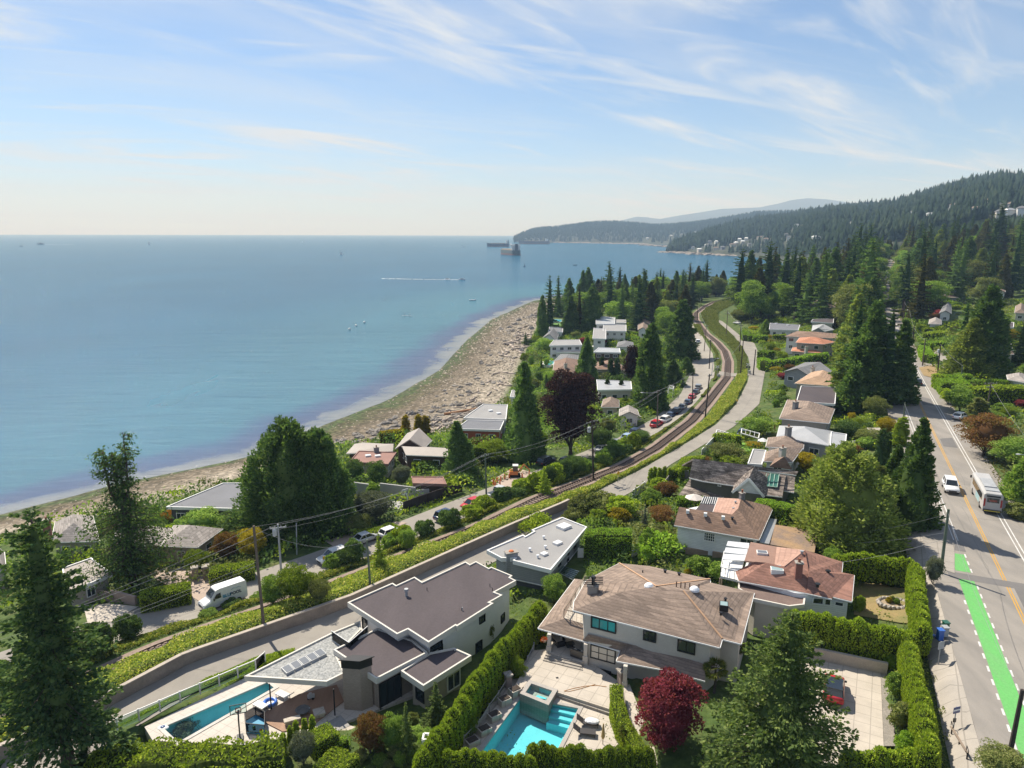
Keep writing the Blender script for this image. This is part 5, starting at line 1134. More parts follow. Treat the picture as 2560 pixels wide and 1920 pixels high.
def build_house_f():
 ze,zr,zb=13.0,17.0,10.8;f=s4;p=lambda x,y,z:roofpt(f,x,y,z)
 root=thing('shake_house','steep cedar-shake house with tall grey stone chimney, pointed white gable and green glass roof light','house',(25,96,zb))
 V=[p(450,725,14.4),p(860,792,14.4),p(1050,605,zr+.4),p(490,540,zr),p(575,560,zr)];V=[p(452,712,14.4),p(575,742,14.4),p(868,785,14.4),p(1050,603,zr),p(490,540,zr)]
 bk=[Vector(V[4])+Vector((-.4,4.5,-2.4)),Vector(V[3])+Vector((.6,4.5,-2.4))]
 roofmesh('roof',root,V+bk,[(0,1,2,3,4),(4,3,6,5)],SH_SHAKE,.25)
 G=[p(848,845,14.0),p(1003,718,16.3),p(1143,888,14.0),p(1050,618,17.0)];bl=Vector(G[3])+Vector((-2.2,.8,-2.3));br=Vector(G[3])+Vector((3.0,.2,-2.3))
 roofmesh('gable_roof',root,[G[0],G[1],G[3],bl],[(0,1,2,3)],SH_SHAKE,.2);roofmesh('gable_roof',root,[G[1],G[2],br,G[3]],[(0,1,2,3)],SH_SHAKE,.2)
 a,b,t_=Vector(G[0]),Vector(G[2]),Vector(G[1]);inn=Vector((.10,.45,0));mb=MB();A,B,Tp=a+inn,b+inn,t_+inn;zg=11.0
 mb.add([A,B,Tp],[(0,1,2)]);part('gable_wall',mb,WSIDE,root);mb=MB();mb.wall(A,B,.3,zg-1,A.z);part('front_wall',mb,mat('olive_wall',(.13,.125,.10),.85),root)
 for q0,q1 in((a,t_),(t_,b)):mb=MB();mb.bar(q0+Vector((0,-.04,-.12)),q1+Vector((0,-.04,-.12)),.1,.32);part('barge_board',mb,WTRIM,root)
 Rr=[p(1140,870,14.0),p(1312,890,14.0),p(1345,690,15.6),p(1075,640,16.2)];roofmesh('right_roof',root,Rr,[(0,1,2,3)],SH_SHAKE,.22)
 R2_=[p(1060,610,16.95),p(1460,655,16.6),p(1440,690,16.2),p(1075,640,16.5)];roofmesh('ridge_roof',root,R2_,[(0,1,2,3)],SH_SHAKE,.2)
 R3_=[p(1312,830,14.2),p(1420,850,14.2),p(1430,700,15.4),p(1350,695,15.5)];roofmesh('right_roof',root,R3_,[(0,1,2,3)],SH_SHAKE,.2)
 g=[Vector(p(1150,800,14.62)),Vector(p(1262,812,14.62)),Vector(p(1282,692,15.62)),Vector(p(1165,678,15.72))];up=Vector((0,0,.12));g=[q+up for q in g];mb=MB();
 for k in range(4):mb.bar(g[0].lerp(g[1],k/3),g[3].lerp(g[2],k/3),.09,.1)
 mb.bar(g[0],g[1],.09,.1);mb.bar(g[3],g[2],.09,.1);o=part('roof_light',mb,mat('green_frame',(.35,.5,.42),.5),root);mb=MB();mb.add(g,[(0,1,2,3)]);part('pane',mb,GL_G,o)
 q0,q1=at(*f(572,828),12.4),at(*f(652,835),12.4);zt=zat(q0.x,q0.y,f(0,580)[1]);mb=MB();n_=Vector((-(q1-q0).y,(q1-q0).x)).normalized()*.8;mb.prism([q0,q1,q1+n_,q0+n_],10.5,zt);c=part('chimney',mb,GSTONE,root);mb=MB();mb.prism(grow([q0,q1,q1+n_,q0+n_],.08),zt,zt+.12);part('chimney_cap',mb,CONC,c)
 L=[p(350,885,12.2),p(720,895,12.2),p(880,880,12.4),p(850,830,12.8),p(570,790,13.0),p(465,720,13.2)];roofmesh('lower_roof',root,L,[(0,1,4,5),(1,2,3,4)],SH_SHAKE,.2)
 FP=[at(*f(x,y),14.2)for x,y in((470,715),(870,785),(1060,800),(1310,860),(1400,700),(1060,620),(560,560))];mb=MB();mb.prism(FP,10.2,14.0);part('wall',mb,mat('olive_wall',(.13,.125,.10)),root)
 win(root,FP,f,733,780,.5,.5,fm=WTRIM,mull=(3,0))
 Pt=[p(1195,610,16.2),p(1400,635,16.2),p(1330,520,17.8)];apex=Pt[2];bk=Vector(Pt[0])+Vector((2,3.5,0));roofmesh('dormer_roof',root,[Pt[0],Pt[1],apex,bk],[(0,1,2),(0,2,3),(1,3,2)],SH_BR,.1)
# the other houses, one entry each
def house(name,label,fn,Q,he,rise,kind,mr,mw,fm=None,ch=(),sky=(),wins=6,over=.4,ridge=None,th=.22,basedrop=1.2,lip=None,cat='house',tiny=False,group=None):
 """Q: eave corners on the photograph, near-left, near-right, far-right, far-left; he: eave height above ground"""
 px=[fn(x,y)for x,y in Q];kx=1.16 if fn in(t1,t2,s2,s1)else 1.06;mx_,my_=sum(q[0]for q in px)/4,sum(q[1]for q in px)/4;px=[(mx_+(x-mx_)*kx,my_+(y-my_)*kx)for x,y in px];ze=float(np.mean([gnd(x,y,he).z+he for x,y in px]));P=[at(x,y,ze)for x,y in px]
 c=sum(P,Vector((0,0)))/len(P);zb=ze-he;root=thing(name,label,cat,(c.x,c.y,zb),group)
 FP=shrink(P,over);mb=MB();mb.prism(FP,zb-basedrop,ze-(.36 if kind=='flat' else .1));part('wall',mb,mw,root)
 if kind=='flat':flat_roof(root,P,ze,mr,fm or WTRIM,.36,name='roof')
 else:
  A,B,C,D=P;zr=ze+rise
  along=(B-A).length+(C-D).length>=(D-A).length+(C-B).length
  if ridge is not None:along=ridge
  if not along:A,B,C,D=B,C,D,A
  m0,m1=(A+D)/2,(B+C)/2;L=(m1-m0).length;W_=((D-A).length+(C-B).length)/2;k=min(.45,W_/2/L)if kind=='hip' else 0
  r0,r1_=m0.lerp(m1,k),m0.lerp(m1,1-k);z=lambda p,h:(p.x,p.y,h)
  V=[z(A,ze),z(B,ze),z(C,ze),z(D,ze),z(r0,zr),z(r1_,zr)]
  F=[(0,1,5,4),(2,3,4,5)]+([(1,2,5),(3,0,4)]if kind=='hip' else[])
  roofmesh('roof',root,V,F,mr,th)
  if kind=='gable':
   for a,b,r in((A,D,r0),(B,C,r1_)):
    i=(m1-m0).normalized()*over*(1 if a is A else-1);mb=MB();o=Vector((0,0));a2,b2,rr=a+i,b+i,r+i;mb.add([z(a2,ze-.1),z(b2,ze-.1),z(rr,zr-.2)],[(0,1,2)]);part('gable_wall',mb,mw,root)
 if not tiny:
  st=2 if he>4.6 else 1
  for k in range(st):auto_windows(root,FP,zb+(he-.3)*k/st+.3,zb+(he-.3)*(k+1)/st+.1,limit=wins)
 for x,y in ch:chimney(root,fn,x,y,ze+rise*.5,.9,.6,max(.9,rise*.5+.6),random.choice((RBRICK,GSTONE,CREAM)),.4,1)
 for x,y in sky:skylight(root,fn,x,y,ze+rise*.45,1.0,.8,.4,.25,gm=ACRYL if kind=='flat' else SKYL)
 return root
build_yards();build_house_a();build_house_b();build_house_c();build_house_d();build_house_e();build_house_f()
RUST_F=mat('rusty_felt',(.30,.17,.14),.9,(.25,.145,.12),.5,6,.1)
HL=[('bungalow','pale shake-roofed bungalow with square chimney at the left beach edge behind the dark foreground conifer',s1,[(470,1040),(830,1030),(780,845),(500,890)],3.0,1.7,'hip',SH_PALE,TANW,dict(ch=[(410,950)])),('bungalow','pale shake-roofed bungalow half hidden by the sparse tall tree',s1,[(1000,1065),(1440,1072),(1470,945),(1060,900)],3.0,1.4,'hip',SH_PALE,TANW,{}),('bungalow','pale shake-roofed bungalow with pointed hip end beside the orange shrub',s1,[(1425,1075),(1695,1085),(1885,948),(1520,922)],3.0,1.5,'hip',SH_PALE,TANW,{}),('carport','long pale carport roof below the sparse tall tree at the forecourt',s1,[(600,1480),(935,1330),(780,1212),(560,1290)],2.7,0,'flat',mat('pale_felt',(.40,.36,.33),.9),TANW,{}),('beach_house','wide flat slate-grey roofed beach house left of the huge dark cedar',s1,[(1510,740),(2260,760),(2250,560),(1935,562)],3.4,0,'flat',SLATE,DGREY,{}),('flat_house','flat rust-roofed house with two small skylights and a brick chimney by the beach',s2,[(1065,508),(1345,527),(1405,442),(1135,430)],3.2,0,'flat',RUST_F,TANW,dict(ch=[(1265,432)],sky=[(1195,466),(1275,468)],fm=RUST_F)),('metal_roof_house','low wing with a light seamed metal roof on the beach side of the rust-roofed house',s2,[(1045,437),(1380,420),(1390,372),(1165,358)],3.2,.8,'gable',SEAM,BROWNW,{}),('metal_roof_house','tall pitched seamed metal roof beside the two golden pointed shrubs',s2,[(1445,395),(1650,392),(1705,335),(1530,285)],3.6,1.8,'gable',SEAM,BROWNW,{}),('metal_roof_house','long seamed metal roof wing running toward the dark pointed conifer',s2,[(1530,450),(1832,462),(1832,402),(1480,382)],3.2,.7,'gable',SEAM,BROWNW,{}),('shed','small rust-roofed shed behind the dark boundary fence',s2,[(1585,690),(1828,697),(1802,642),(1572,640)],2.5,0,'flat',RUST_F,BROWNW,dict(wins=0,fm=RUST_F)),('flat_house','pale grey flat-roofed house with roof vents at the foot of the boulder beach',t1,[(742,1518),(1150,1532),(1165,1392),(930,1386)],4.2,0,'flat',MEMB2,GREYW,dict(sky=[(1000,1450),(1090,1480)])),('flat_house','dark flat-roofed house with a red-orange wall below the boulder beach',t1,[(655,1642),(1080,1655),(1118,1568),(765,1560)],3.4,0,'flat',SLATE,REDW,{}),('flat_house','pale flat-roofed two-storey villa with grey tower by the beach path',t1,[(1675,722),(1990,716),(1965,665),(1720,668)],5.2,0,'flat',MEMB2,STUCCO,{}),('flat_house','low pinkish flat-roofed wing in front of the pale two-storey villa',t1,[(1745,792),(1990,795),(1992,728),(1752,735)],3.0,0,'flat',mat('pinkish_felt',(.42,.36,.33),.9),STUCCO,{}),('bungalow','grey-roofed bungalow above the small curved turquoise pool',t1,[(1718,895),(1950,900),(1955,835),(1790,825)],3.0,.8,'hip',SH_GREY,STUCCO,{}),('cottage','white cottage with steep gable and blue-tinted windows by the beach',t1,[(1580,645),(1720,662),(1745,602),(1640,588)],3.0,2.2,'gable',SH_GREY,STUCCO,{}),('bungalow','brown hip-roofed bungalow with white chimney right of the small curved pool',t1,[(1708,1005),(1930,1015),(1955,890),(1725,905)],3.0,1.6,'hip',SH_BR,TANW,dict(ch=[(1830,975)])),('villa','white cubic villa with glass terrace rails near the far rail bend',t2,[(370,640),(500,645),(500,548),(382,540)],5.8,0,'flat',MEMB2,STUCCO,{}),('villa','white terrace block with blue glazing beside the cubic villa',t2,[(492,560),(716,562),(716,502),(495,492)],5.4,0,'flat',MEMB2,STUCCO,{}),('villa','rear silver-roofed block behind the white cubic villa',t2,[(410,482),(592,482),(596,420),(412,402)],6.0,0,'flat',SILVER,STUCCO,{}),('villa','dark brown box house with silver roof edge beyond the purple beech',t2,[(392,795),(652,800),(642,758),(440,752)],5.2,0,'flat',SILVER,BROWNW,{}),('bungalow','brown twin-peaked bungalow behind the row of slim dark conifers',t2,[(395,980),(722,992),(640,922),(420,915)],3.0,1.6,'hip',SH_BR,TANW,{}),('flat_house','cream house with white flat roof and tall windows behind three slim conifers',t2,[(440,1210),(770,1205),(762,1128),(430,1112)],4.0,0,'flat',SILVER,CREAM,{}),('cottage','tiny white garden house with pale shake roof beside the lower road',t2,[(668,1500),(862,1498),(842,1436),(672,1430)],2.6,1.0,'gable',SH_PALE,STUCCO,dict(wins=2)),('cottage','small tan gabled roof poking up behind the clipped hedge near the far rail bend',t2,[(870,545),(965,560),(988,466),(872,455)],4.0,1.4,'gable',SH_TAN,STUCCO,{}),('cottage','bright white roofed cottage among the conifers left of the far rail bend',t2,[(1262,268),(1342,270),(1392,218),(1312,202)],4.0,1.4,'gable',WTRIM,STUCCO,{}),('waterfront_house','flat-roofed waterfront house at the edge of the bay behind the conifers',u0,[(1490,601),(1522,601),(1528,596),(1496,596)],5.0,0,'flat',MEMB2,BROWNW,{}),('mansion','large three-level beige house with broad tan roof below the forest',t3,[(1225,640),(1620,662),(1640,555),(1330,562)],6.5,2.0,'hip',SH_TAN,CREAM,dict(wins=8)),('flat_house','cream flat-roofed house directly below the large beige house',t3,[(1265,852),(1560,872),(1565,812),(1290,822)],3.6,0,'flat',MEMB,CREAM,{}),('bungalow','silver-grey gabled roof just above the brown and white house',t3,[(1275,980),(1440,985),(1570,960),(1290,905)],3.6,1.2,'gable',SILVER,GREYW,{}),('split_level_house','white house with long shallow brown roof behind the orange tile roofs',t3,[(920,1052),(1600,1080),(1605,1020),(1080,985)],4.8,1.0,'hip',SH_BR,STUCCO,{}),('tile_roof_house','house with large orange terracotta hip roof above its own lower tiled wing',t3,[(1060,1140),(1430,1162),(1585,1132),(1110,1075)],5.0,1.4,'hip',TERRA,TANW,{}),('tile_roof_house','low orange terracotta roofed wing with chimney behind the long clipped hedge',t3,[(995,1258),(1405,1285),(1395,1215),(1015,1212)],2.8,1.2,'hip',TERRA,TANW,dict(ch=[(1190,1255)])),('flat_house','black flat-roofed house with two raised skylights near the upper end of the lane',t3,[(690,958),(1072,968),(1095,900),(702,875)],3.2,0,'flat',SLATE,STUCCO,dict(sky=[(780,880),(940,905)])),('bungalow','blue-grey gabled house with red chimney beside the purple garden maple',t3,[(890,1545),(1250,1605),(1575,1565),(1180,1420)],3.2,1.5,'gable',SH_GREY,GREYW,dict(ch=[(1275,1560)])),('tile_roof_house','house with pinkish-tan tiled hip roof in front of the blue-grey gabled house',t3,[(1050,1700),(1620,1740),(1610,1600),(1280,1550)],3.6,1.5,'hip',TERRA2,TANW,{}),('modern_box_house','charcoal box house with dark flat roof behind the brown hip roof',u0,[(1722,868),(1802,872),(1805,838),(1732,835)],4.4,0,'flat',MEMB,DGREY,{}),('hip_roof_house','grey-brown hip-roofed house with twin chimney and roof vents above the silver roof',s4,[(1300,165),(1730,208),(1780,82),(1370,2)],4.6,1.5,'hip',SH_TAN,TANW,dict(ch=[(1430,85)],sky=[(1540,60)])),('silver_roof_house','house with broad pale silver roof and red-capped chimney',s4,[(1275,335),(1735,412),(1762,288),(1300,240)],3.4,1.3,'hip',SILVER,GREYW,dict(ch=[(1365,320)])),('lean_to','ribbed white metal lean-to roof at the right end of the silver roof',s4,[(1750,440),(1885,452),(1902,322),(1762,300)],2.9,0,'flat',SILVER,STUCCO,dict(wins=2)),('hip_roof_house','tan hip roof with white parapet between the silver roof and the garden lawn',s4,[(1170,425),(1495,452),(1505,352),(1190,348)],3.2,1.1,'hip',SH_TAN,STUCCO,{}),('hip_roof_house','tan hip roof with a red-trimmed chimney behind the steep shake roof',s4,[(1150,560),(1395,568),(1490,442),(1165,478)],3.2,1.2,'hip',SH_TAN,STUCCO,dict(ch=[(1310,515)])),('garage','white flat-roofed garage block next to the small garden lawn',s4,[(995,585),(1122,595),(1160,470),(1042,458)],3.2,0,'flat',MEMB2,STUCCO,dict(wins=2)),('ranch_house','long tan-roofed ranch house with white chimney above the clipped hedge right of the far road',t4,[(650,1035),(925,1040),(925,982),(700,972)],3.6,1.4,'hip',SH_TAN,GREYW,dict(ch=[(725,1010)])),('ranch_house','grey-roofed ranch house just behind the long tan-roofed one',t4,[(808,990),(965,990),(968,945),(812,955)],4.0,1.4,'hip',SH_GREY,STUCCO,{}),('cottage','small white balconied house beside the crimson garden maples',t4,[(745,1198),(858,1198),(858,1112),(792,1115)],4.0,1.2,'gable',SH_GREY,STUCCO,{}),('gabled_house','tan-roofed house standing high behind the twin cedars at the right',t4,[(1240,988),(1392,985),(1402,916),(1242,920)],4.0,1.6,'gable',SH_TAN,STUCCO,{}),('garage','dark flat-roofed garage at the right edge beyond the twin cedars',t4,[(1348,1335),(1475,1335),(1478,1290),(1352,1272)],3.0,0,'flat',MEMB,GREYW,dict(wins=2)),('gabled_house','weathered tan hip roof just right of the twin cedars',t4,[(1335,1592),(1475,1598),(1440,1470),(1338,1480)],3.4,1.5,'hip',SH_TAN,TANW,{}),('villa','white flat-roofed villa up the wooded slope at the right',t4,[(860,838),(985,826),(990,782),(870,794)],5.0,0,'flat',MEMB2,STUCCO,{}),('pavilion','open pale-roofed pavilion behind the long hedge at the right edge',s5,[(1270,295),(1420,322),(1430,266),(1262,262)],3.0,.9,'hip',SH_PALE,STUCCO,{}),('beach_hut','white flat-roofed hut beside the small beach lawn',t1,[(1650,562),(1790,576),(1792,528),(1662,522)],3.0,0,'flat',SLATE,STUCCO,{}),('villa','low white wing at the far right end of the white terrace block',t2,[(600,472),(722,472),(722,442),(612,438)],5.0,0,'flat',MEMB2,STUCCO,{}),('bungalow','grey-roofed bungalow hidden behind the bright L-shaped hedge',t2,[(640,735),(800,735),(795,690),(655,688)],3.0,1.0,'hip',SH_GREY,STUCCO,{}),('bungalow','pale-roofed bungalow cut off by the left edge of the view',s1,[(-60,1300),(45,1290),(30,1150),(-50,1165)],2.8,1.2,'hip',SH_PALE,TANW,{}),('bungalow','tan-roofed bungalow between the purple beech and the tall conifer by the lower road',t2,[(470,1400),(640,1400),(640,1330),(490,1325)],3.0,1.2,'hip',SH_TAN,TANW,{}),('flat_house','white flat-roofed house in the trees above the lime laurel hedge',t1,[(1230,1290),(1420,1300),(1420,1235),(1250,1225)],3.2,0,'flat',MEMB2,STUCCO,{}),('gabled_house','pale gabled house among the conifers right of the far upper road',t4,[(738,588),(800,588),(800,545),(744,543)],5.0,1.6,'gable',SH_PALE,STUCCO,{}),('gabled_house','grey gabled house up the wooded slope beside the white villa',t4,[(1075,812),(1135,812),(1135,782),(1080,780)],4.5,1.5,'gable',SH_GREY,STUCCO,{}),('bungalow','tan hip-roofed bungalow at the right edge above the deep hedge',t4,[(1490,1190),(1600,1195),(1600,1130),(1500,1125)],3.4,1.4,'hip',SH_TAN,CREAM,{}),('ranch_house','low pale-roofed ranch house behind the dry verge side street',t4,[(640,1300),(760,1305),(760,1262),(650,1258)],3.0,1.1,'hip',SH_PALE,STUCCO,{}),]
for nm,lb,fn,Q,he,ri,kd,mr,mw,kw in HL:house(nm,lb,fn,Q,he,ri,kd,mr,mw,**kw)
# hedges
def htop(name,px,zt,zb,w,mt,label,**k):
 P=[at(x,y,zt)for x,y in px];d=np.mean([p.length for p in P]);k.setdefault('size',max(.12,d*.0021));return hedge(name,P,w,zt-zb,mt,label,zbase=zb,**k)
def hg(name,px,w,h,mt,label,**k):
 """top edge read on the photograph, standing on the ground"""
 P=[gnd(x,y,h)for x,y in px];P=[Vector(p[:2])for p in P];d=np.mean([p.length for p in P]);k.setdefault('size',max(.13,d*.0021));return hedge(name,P,w,h,mt,label,**k)
CH='cedar_hedge';CL='clipped_hedge'
htop('loose_hedge',[(185,1640),(300,1628),(420,1632),(520,1622),(612,1606)],10.8,8.5,2.6,'hedge','loose bright green hedge along the bottom left edge below the lap pool',size=.24,wob=.6)
htop(CH,[r3(985,345),r3(900,425),r3(700,640),r3(485,890),r3(350,1130),r3(150,1370),r3(60,1490)],12.7,9.2,1.5,'hedge','tall columnar cedar hedge between the white modern house and the turquoise pool',col=.72)
htop(CH,[r3(245,1500),r3(400,1510),r3(560,1525),r3(750,1560),r3(905,1575)],12.0,9.0,1.2,'hedge','lower columnar cedar hedge at the bottom of the turquoise pool',col=.66)
htop(CH,[r3(935,1465),r3(1100,1480),r3(1300,1490),r3(1500,1490),r3(1700,1500),r3(1850,1515)],12.4,9.0,1.3,'hedge','taller columnar cedar hedge below the two sun loungers',col=.66)
htop(CL,[r3(1600,990),r3(1605,1120),r3(1650,1270),r3(1735,1400),r3(1790,1500)],11.3,9.4,.95,'hedge','curved clipped hedge between the pool terrace and the garden path',size=.13)
htop(CH,[r5(-30,605),r5(120,615),r5(400,668),r5(600,700),r5(740,722)],15.1,11.6,1.5,'hedge','tall dark cedar hedge above the buff wall of the parking court',col=.62)
htop(CH,[r5(745,745),r5(745,860),r5(775,1010),r5(820,1180),r5(855,1350),r5(870,1500)],14.8,12.0,1.5,'hedge','long cedar hedge between the parking court and the green bike lane',col=.62)
htop(CH,[r5(340,1535),r5(520,1540),r5(700,1540),r5(880,1530)],13.6,11.0,1.4,'hedge','cedar hedge along the bottom of the parking court',col=.62)
htop(CH,[r5(255,220),r5(400,215),r5(560,228),r5(735,262)],15.6,12.7,1.3,'hedge','dark cedar hedge at the back of the dry lawn with the stone planter',col=.66)
htop(CH,[r5(780,280),r5(785,400),r5(810,560),r5(825,690)],15.9,13.2,1.5,'hedge','high cedar hedge between the dry lawn and the roadside pavement',col=.62)
hg(CL,[s3(1120,1025),s3(1330,1030),s3(1545,1030)],2.2,3.0,'bright','flat-topped clipped hedge above the white board fence',wob=.2)
hg(CL,[s4(1070,925),s4(1220,935),s4(1400,985)],2.0,2.6,'bright','bright clipped hedge between the steep shake roof and the white bungalow')
hg(CL,[s4(345,890),s4(470,890),s4(560,900)],1.4,2.2,'bright','short clipped hedge beside the cream parasol')
hg(CL,[s4(300,640),s4(400,590),s4(440,525),s4(590,525)],1.6,2.4,'hedge','clipped hedge curving round the corner of the lane in front of the shake-roofed house')
hg(CL,[s4(690,308),s4(800,312),s4(915,330)],1.4,2.2,'hedge','dark clipped hedge at the lane end of the small garden lawn')
hg(CL,[t3(590,1350),t3(640,1395),t3(900,1370),t3(1200,1320),t3(1490,1285)],3.0,3.0,'bright','very long clipped hedge in front of the low orange tiled roof',wob=.2)
hg(CL,[t3(560,1250),t3(640,1260),t3(715,1260)],3.2,2.6,'bright','squared clipped hedge behind the near end of the very long hedge')
hg(CL,[t3(330,975),t3(360,1035),t3(470,1035)],2.6,2.4,'bright','squared clipped hedge beside the upper lane below the round tree')
hg(CL,[t3(480,1045),t3(640,1045)],2.6,2.4,'bright','second squared clipped hedge beside the white gate on the upper lane')
hg(CL,[t3(740,1035),t3(910,1030)],2.0,2.4,'hedge','dark clipped hedge below the black flat roof')
hg(CL,[t2(515,650),t2(610,640),t2(880,630)],3.0,2.4,'bright','bright L-shaped clipped hedge left of the tall conifers')
hg(CL,[t2(770,580),t2(900,578)],2.4,2.2,'bright','short clipped hedge above the bright L-shaped hedge')
hg(CL,[t4(455,1090),t4(640,1080),t4(880,1075)],3.0,3.0,'bright','clipped hedge in front of the long tan-roofed ranch house')
hg(CL,[t4(450,1195),t4(540,1155),t4(640,1155)],3.0,2.4,'bright','curved clipped hedge left of the crimson garden maples')
hg(CL,[t4(425,1250),t4(500,1262),t4(570,1255)],3.0,2.4,'bright','low clipped hedge beside the far roadside poles')
hg(CL,[t4(560,1310),t4(640,1350),t4(760,1330)],2.6,2.4,'hedge','dark angular hedge across the dry verge side street')
hg(CL,[t4(620,1395),t4(750,1370)],2.6,2.6,'hedge','second dark hedge just below the angular hedge')
hg(CL,[t4(600,1490),t4(690,1478),t4(790,1475)],2.6,2.4,'bright','bright clipped hedge bordering the side street')
hg(CL,[t4(590,1520),t4(640,1600),t4(720,1610)],2.6,2.4,'bright','angled clipped hedge around the corner lot of the side street')
hg(CL,[s5(730,262),s5(770,262)],3.0,3.2,'hedge','square dark hedge block at the corner of the driveway right of the road')
hg(CL,[s5(800,262),s5(840,290),s5(880,330)],5.5,2.8,'bright','broad bright clipped hedge right of the road beside its dark square neighbour')
hg(CL,[s5(885,262),s5(990,262)],2.4,2.4,'bright','narrow clipped hedge behind the broad bright one')
hg(CL,[s5(960,305),s5(1200,305),s5(1400,318)],2.4,2.6,'bright','long bright hedge across the gardens at the right edge')
hg(CL,[s5(980,360),s5(1150,350),s5(1390,345)],3.4,3.6,'hedge','deep dark-sided hedge running to the right edge behind the crimson shrub')
hg('grass_hedge',[s2(1080,1090),s2(1200,1085),s2(1330,1060),s2(1400,1025)],1.8,1.0,'hedge','low curved hedge along the iron fence by the stone gate pillar')
hg(CL,[s1(1210,1500),s1(1400,1465),s1(1640,1425)],2.2,2.0,'hedge','clipped hedge at the forecourt left of the white van')
hg(CL,[s1(1820,1290),s1(2000,1270),s1(2190,1240)],2.2,1.8,'hedge','dark roadside hedge below the yellow-leaved tree')
hg('golden_hedge',[s2(1290,265),s2(1400,255),s2(1480,245)],2.2,2.6,'gold','golden hedge left of the two golden pointed shrubs by the beach')
hg(CL,[s2(1560,510),s2(1680,500),s2(1800,480)],2.4,2.0,'lime','lime green hedge below the long seamed metal roof')
hg('laurel_hedge',[s3(150,260),s3(250,200),s3(330,190)],3.0,3.4,'lime','tall lime laurel hedge beside the dark pointed conifer on the lower road')
# trees one by one (foot x, foot y, top y, width)
def big_left():
 global RNG
 g=at3(152,1690,8.6);H_=zat(g.x,g.y,1098)-8.6;mpx=mpp(g.x,g.y,16)
 parts=fir(H_,4.3,77,46,9,.40,.20,.42,.15,.42,'fir',.95,.24)
 root=thing('dark_conifer','tall shaggy dark conifer rising from the bottom left corner beside the lane','tree',(g.x,g.y,8.5))
 for nm,me in zip(('trunk','crown'),parts):o=bpy.data.objects.new(nm,me);COL.objects.link(o);o.parent=root
 parts[0].materials[0]=BARK_R
def sparse_left():
 global RNG
 g=gnd(287,1262);H_=zat(g.x,g.y,935)-g.z;R=84*mpp(g.x,g.y,14);RNG=np.random.default_rng(5)
 root=thing('sparse_cedar','tall sparse old cedar with several thin bare leaders above the beach bungalows','tree',tuple(g))
 mb=MB();mb.path([(0,0,-.3),(.05,0,H_*.3),(0,0,H_*.55)],[.55,.42,.34],8);Lv=Leaves();tips=[]
 for k,(dx,top)in enumerate(((-.34*R,.90),(-.14*R,.86),(.02*R,.84),(.16*R,1.0))):
  P=[(0,0,H_*.5),(dx*.75,.2*k-.3,H_*.62),(dx,.2*k-.3,H_*.8),(dx*.95,.2*k-.3,H_*top)];mb.path(P,[.22,.16,.11,.04],6);tips.append((dx,.2*k-.3,top))
 def spray(c,dirv,L,n,sz):
  s_=RNG.random(n);P=np.array(c)+np.array(dirv)*(L*s_)[:,None];P[:,2]-=.2*L*s_**2;P+=RNG.normal(size=P.shape)*L*.15
  D=np.array(dirv)*.5+RNG.normal(size=P.shape)*.5+np.array([0,0,-.35]);z=sz*RNG.uniform(.6,1.3,n);Lv.add(*cards(P,D,z,z*.5))
 for k in range(380):
  t=RNG.random()**1.15;z=H_*(.12+.86*t);az=RNG.uniform(0,2*PI)
  if z>H_*.55:
   dx,dy,top=tips[RNG.integers(4)];z=H_*(.55+(top-.55)*RNG.random());x0,y0=dx*min(1,(z/H_-.5)/.25),dy;L=R*RNG.uniform(.25,.62)*(1.1-.5*(z/H_));n=20
  else:
   x0=y0=0;L=R*RNG.uniform(.55,1.35)*(1.15-.75*max(0,z/H_-.15));n=40
  d=(math.cos(az),math.sin(az),RNG.uniform(-.25,.2));mb.tube((x0,y0,z),(x0+d[0]*L*.8,y0+d[1]*L*.8,z+d[2]*L*.8-.1*L),.05,.02,4);spray((x0,y0,z),d,L,n,.40)
 for nm,me in(('trunk',mesh_of('trunk',mb,BARK_R,smooth=True)),('crown',Lv.mesh('crown',LM['cedar']))):o=bpy.data.objects.new(nm,me);COL.objects.link(o);o.parent=root
def spruce_right():
 g=at3(1678,1700,10.6);H_=zat(g.x,g.y,1316)-10.6
 parts=fir(H_,6.0,91,36,11,.24,.04,.34,.08,.72,'spruce',1.1)
 root=thing('blue_spruce','large grey-green spruce with open branches in front of the parking court','tree',(g.x,g.y,10.5))
 for nm,me in zip(('trunk','crown'),parts):o=bpy.data.objects.new(nm,me);COL.objects.link(o);o.parent=root
def big_cedar():
 for k,(bx,by,ty,w,sd,tp,lab)in enumerate(((634,1150,905,204,61,3,'huge dense dark cedar towering over the lower road, left and taller of the joined pair'),(692,1146,930,150,62,1,'right-hand shoulder of the huge dense dark cedar pair'))):
  g=gnd(bx,by);H_=zat(g.x,g.y,ty)-g.z;R=w*mpp(g.x,g.y,12)/2
  parts=conecedar(H_,R,sd,430 if k==0 else 250,110,.50,.03,'cedar',.48,tp,.12,.12)
  root=thing('giant_cedar',lab,'tree',tuple(g))
  for nm,me in zip(('trunk','crown'),parts):o=bpy.data.objects.new(nm,me);COL.objects.link(o);o.parent=root
def maple_red():
 g=at3(1443,1612,10.1);H_=zat(g.x,g.y,1446)-10.1;R=77*mpp(g.x,g.y,12)
 parts=broad(H_,R,95,84,170,.20,.0,'red',.40,1.0,12,.62)
 root=thing('japanese_maple','dome-shaped crimson japanese maple on the small lawn by the garden path','tree',(g.x,g.y,10.05))
 for nm,me in zip(('trunk','crown'),parts):o=bpy.data.objects.new(nm,me);COL.objects.link(o);o.parent=root
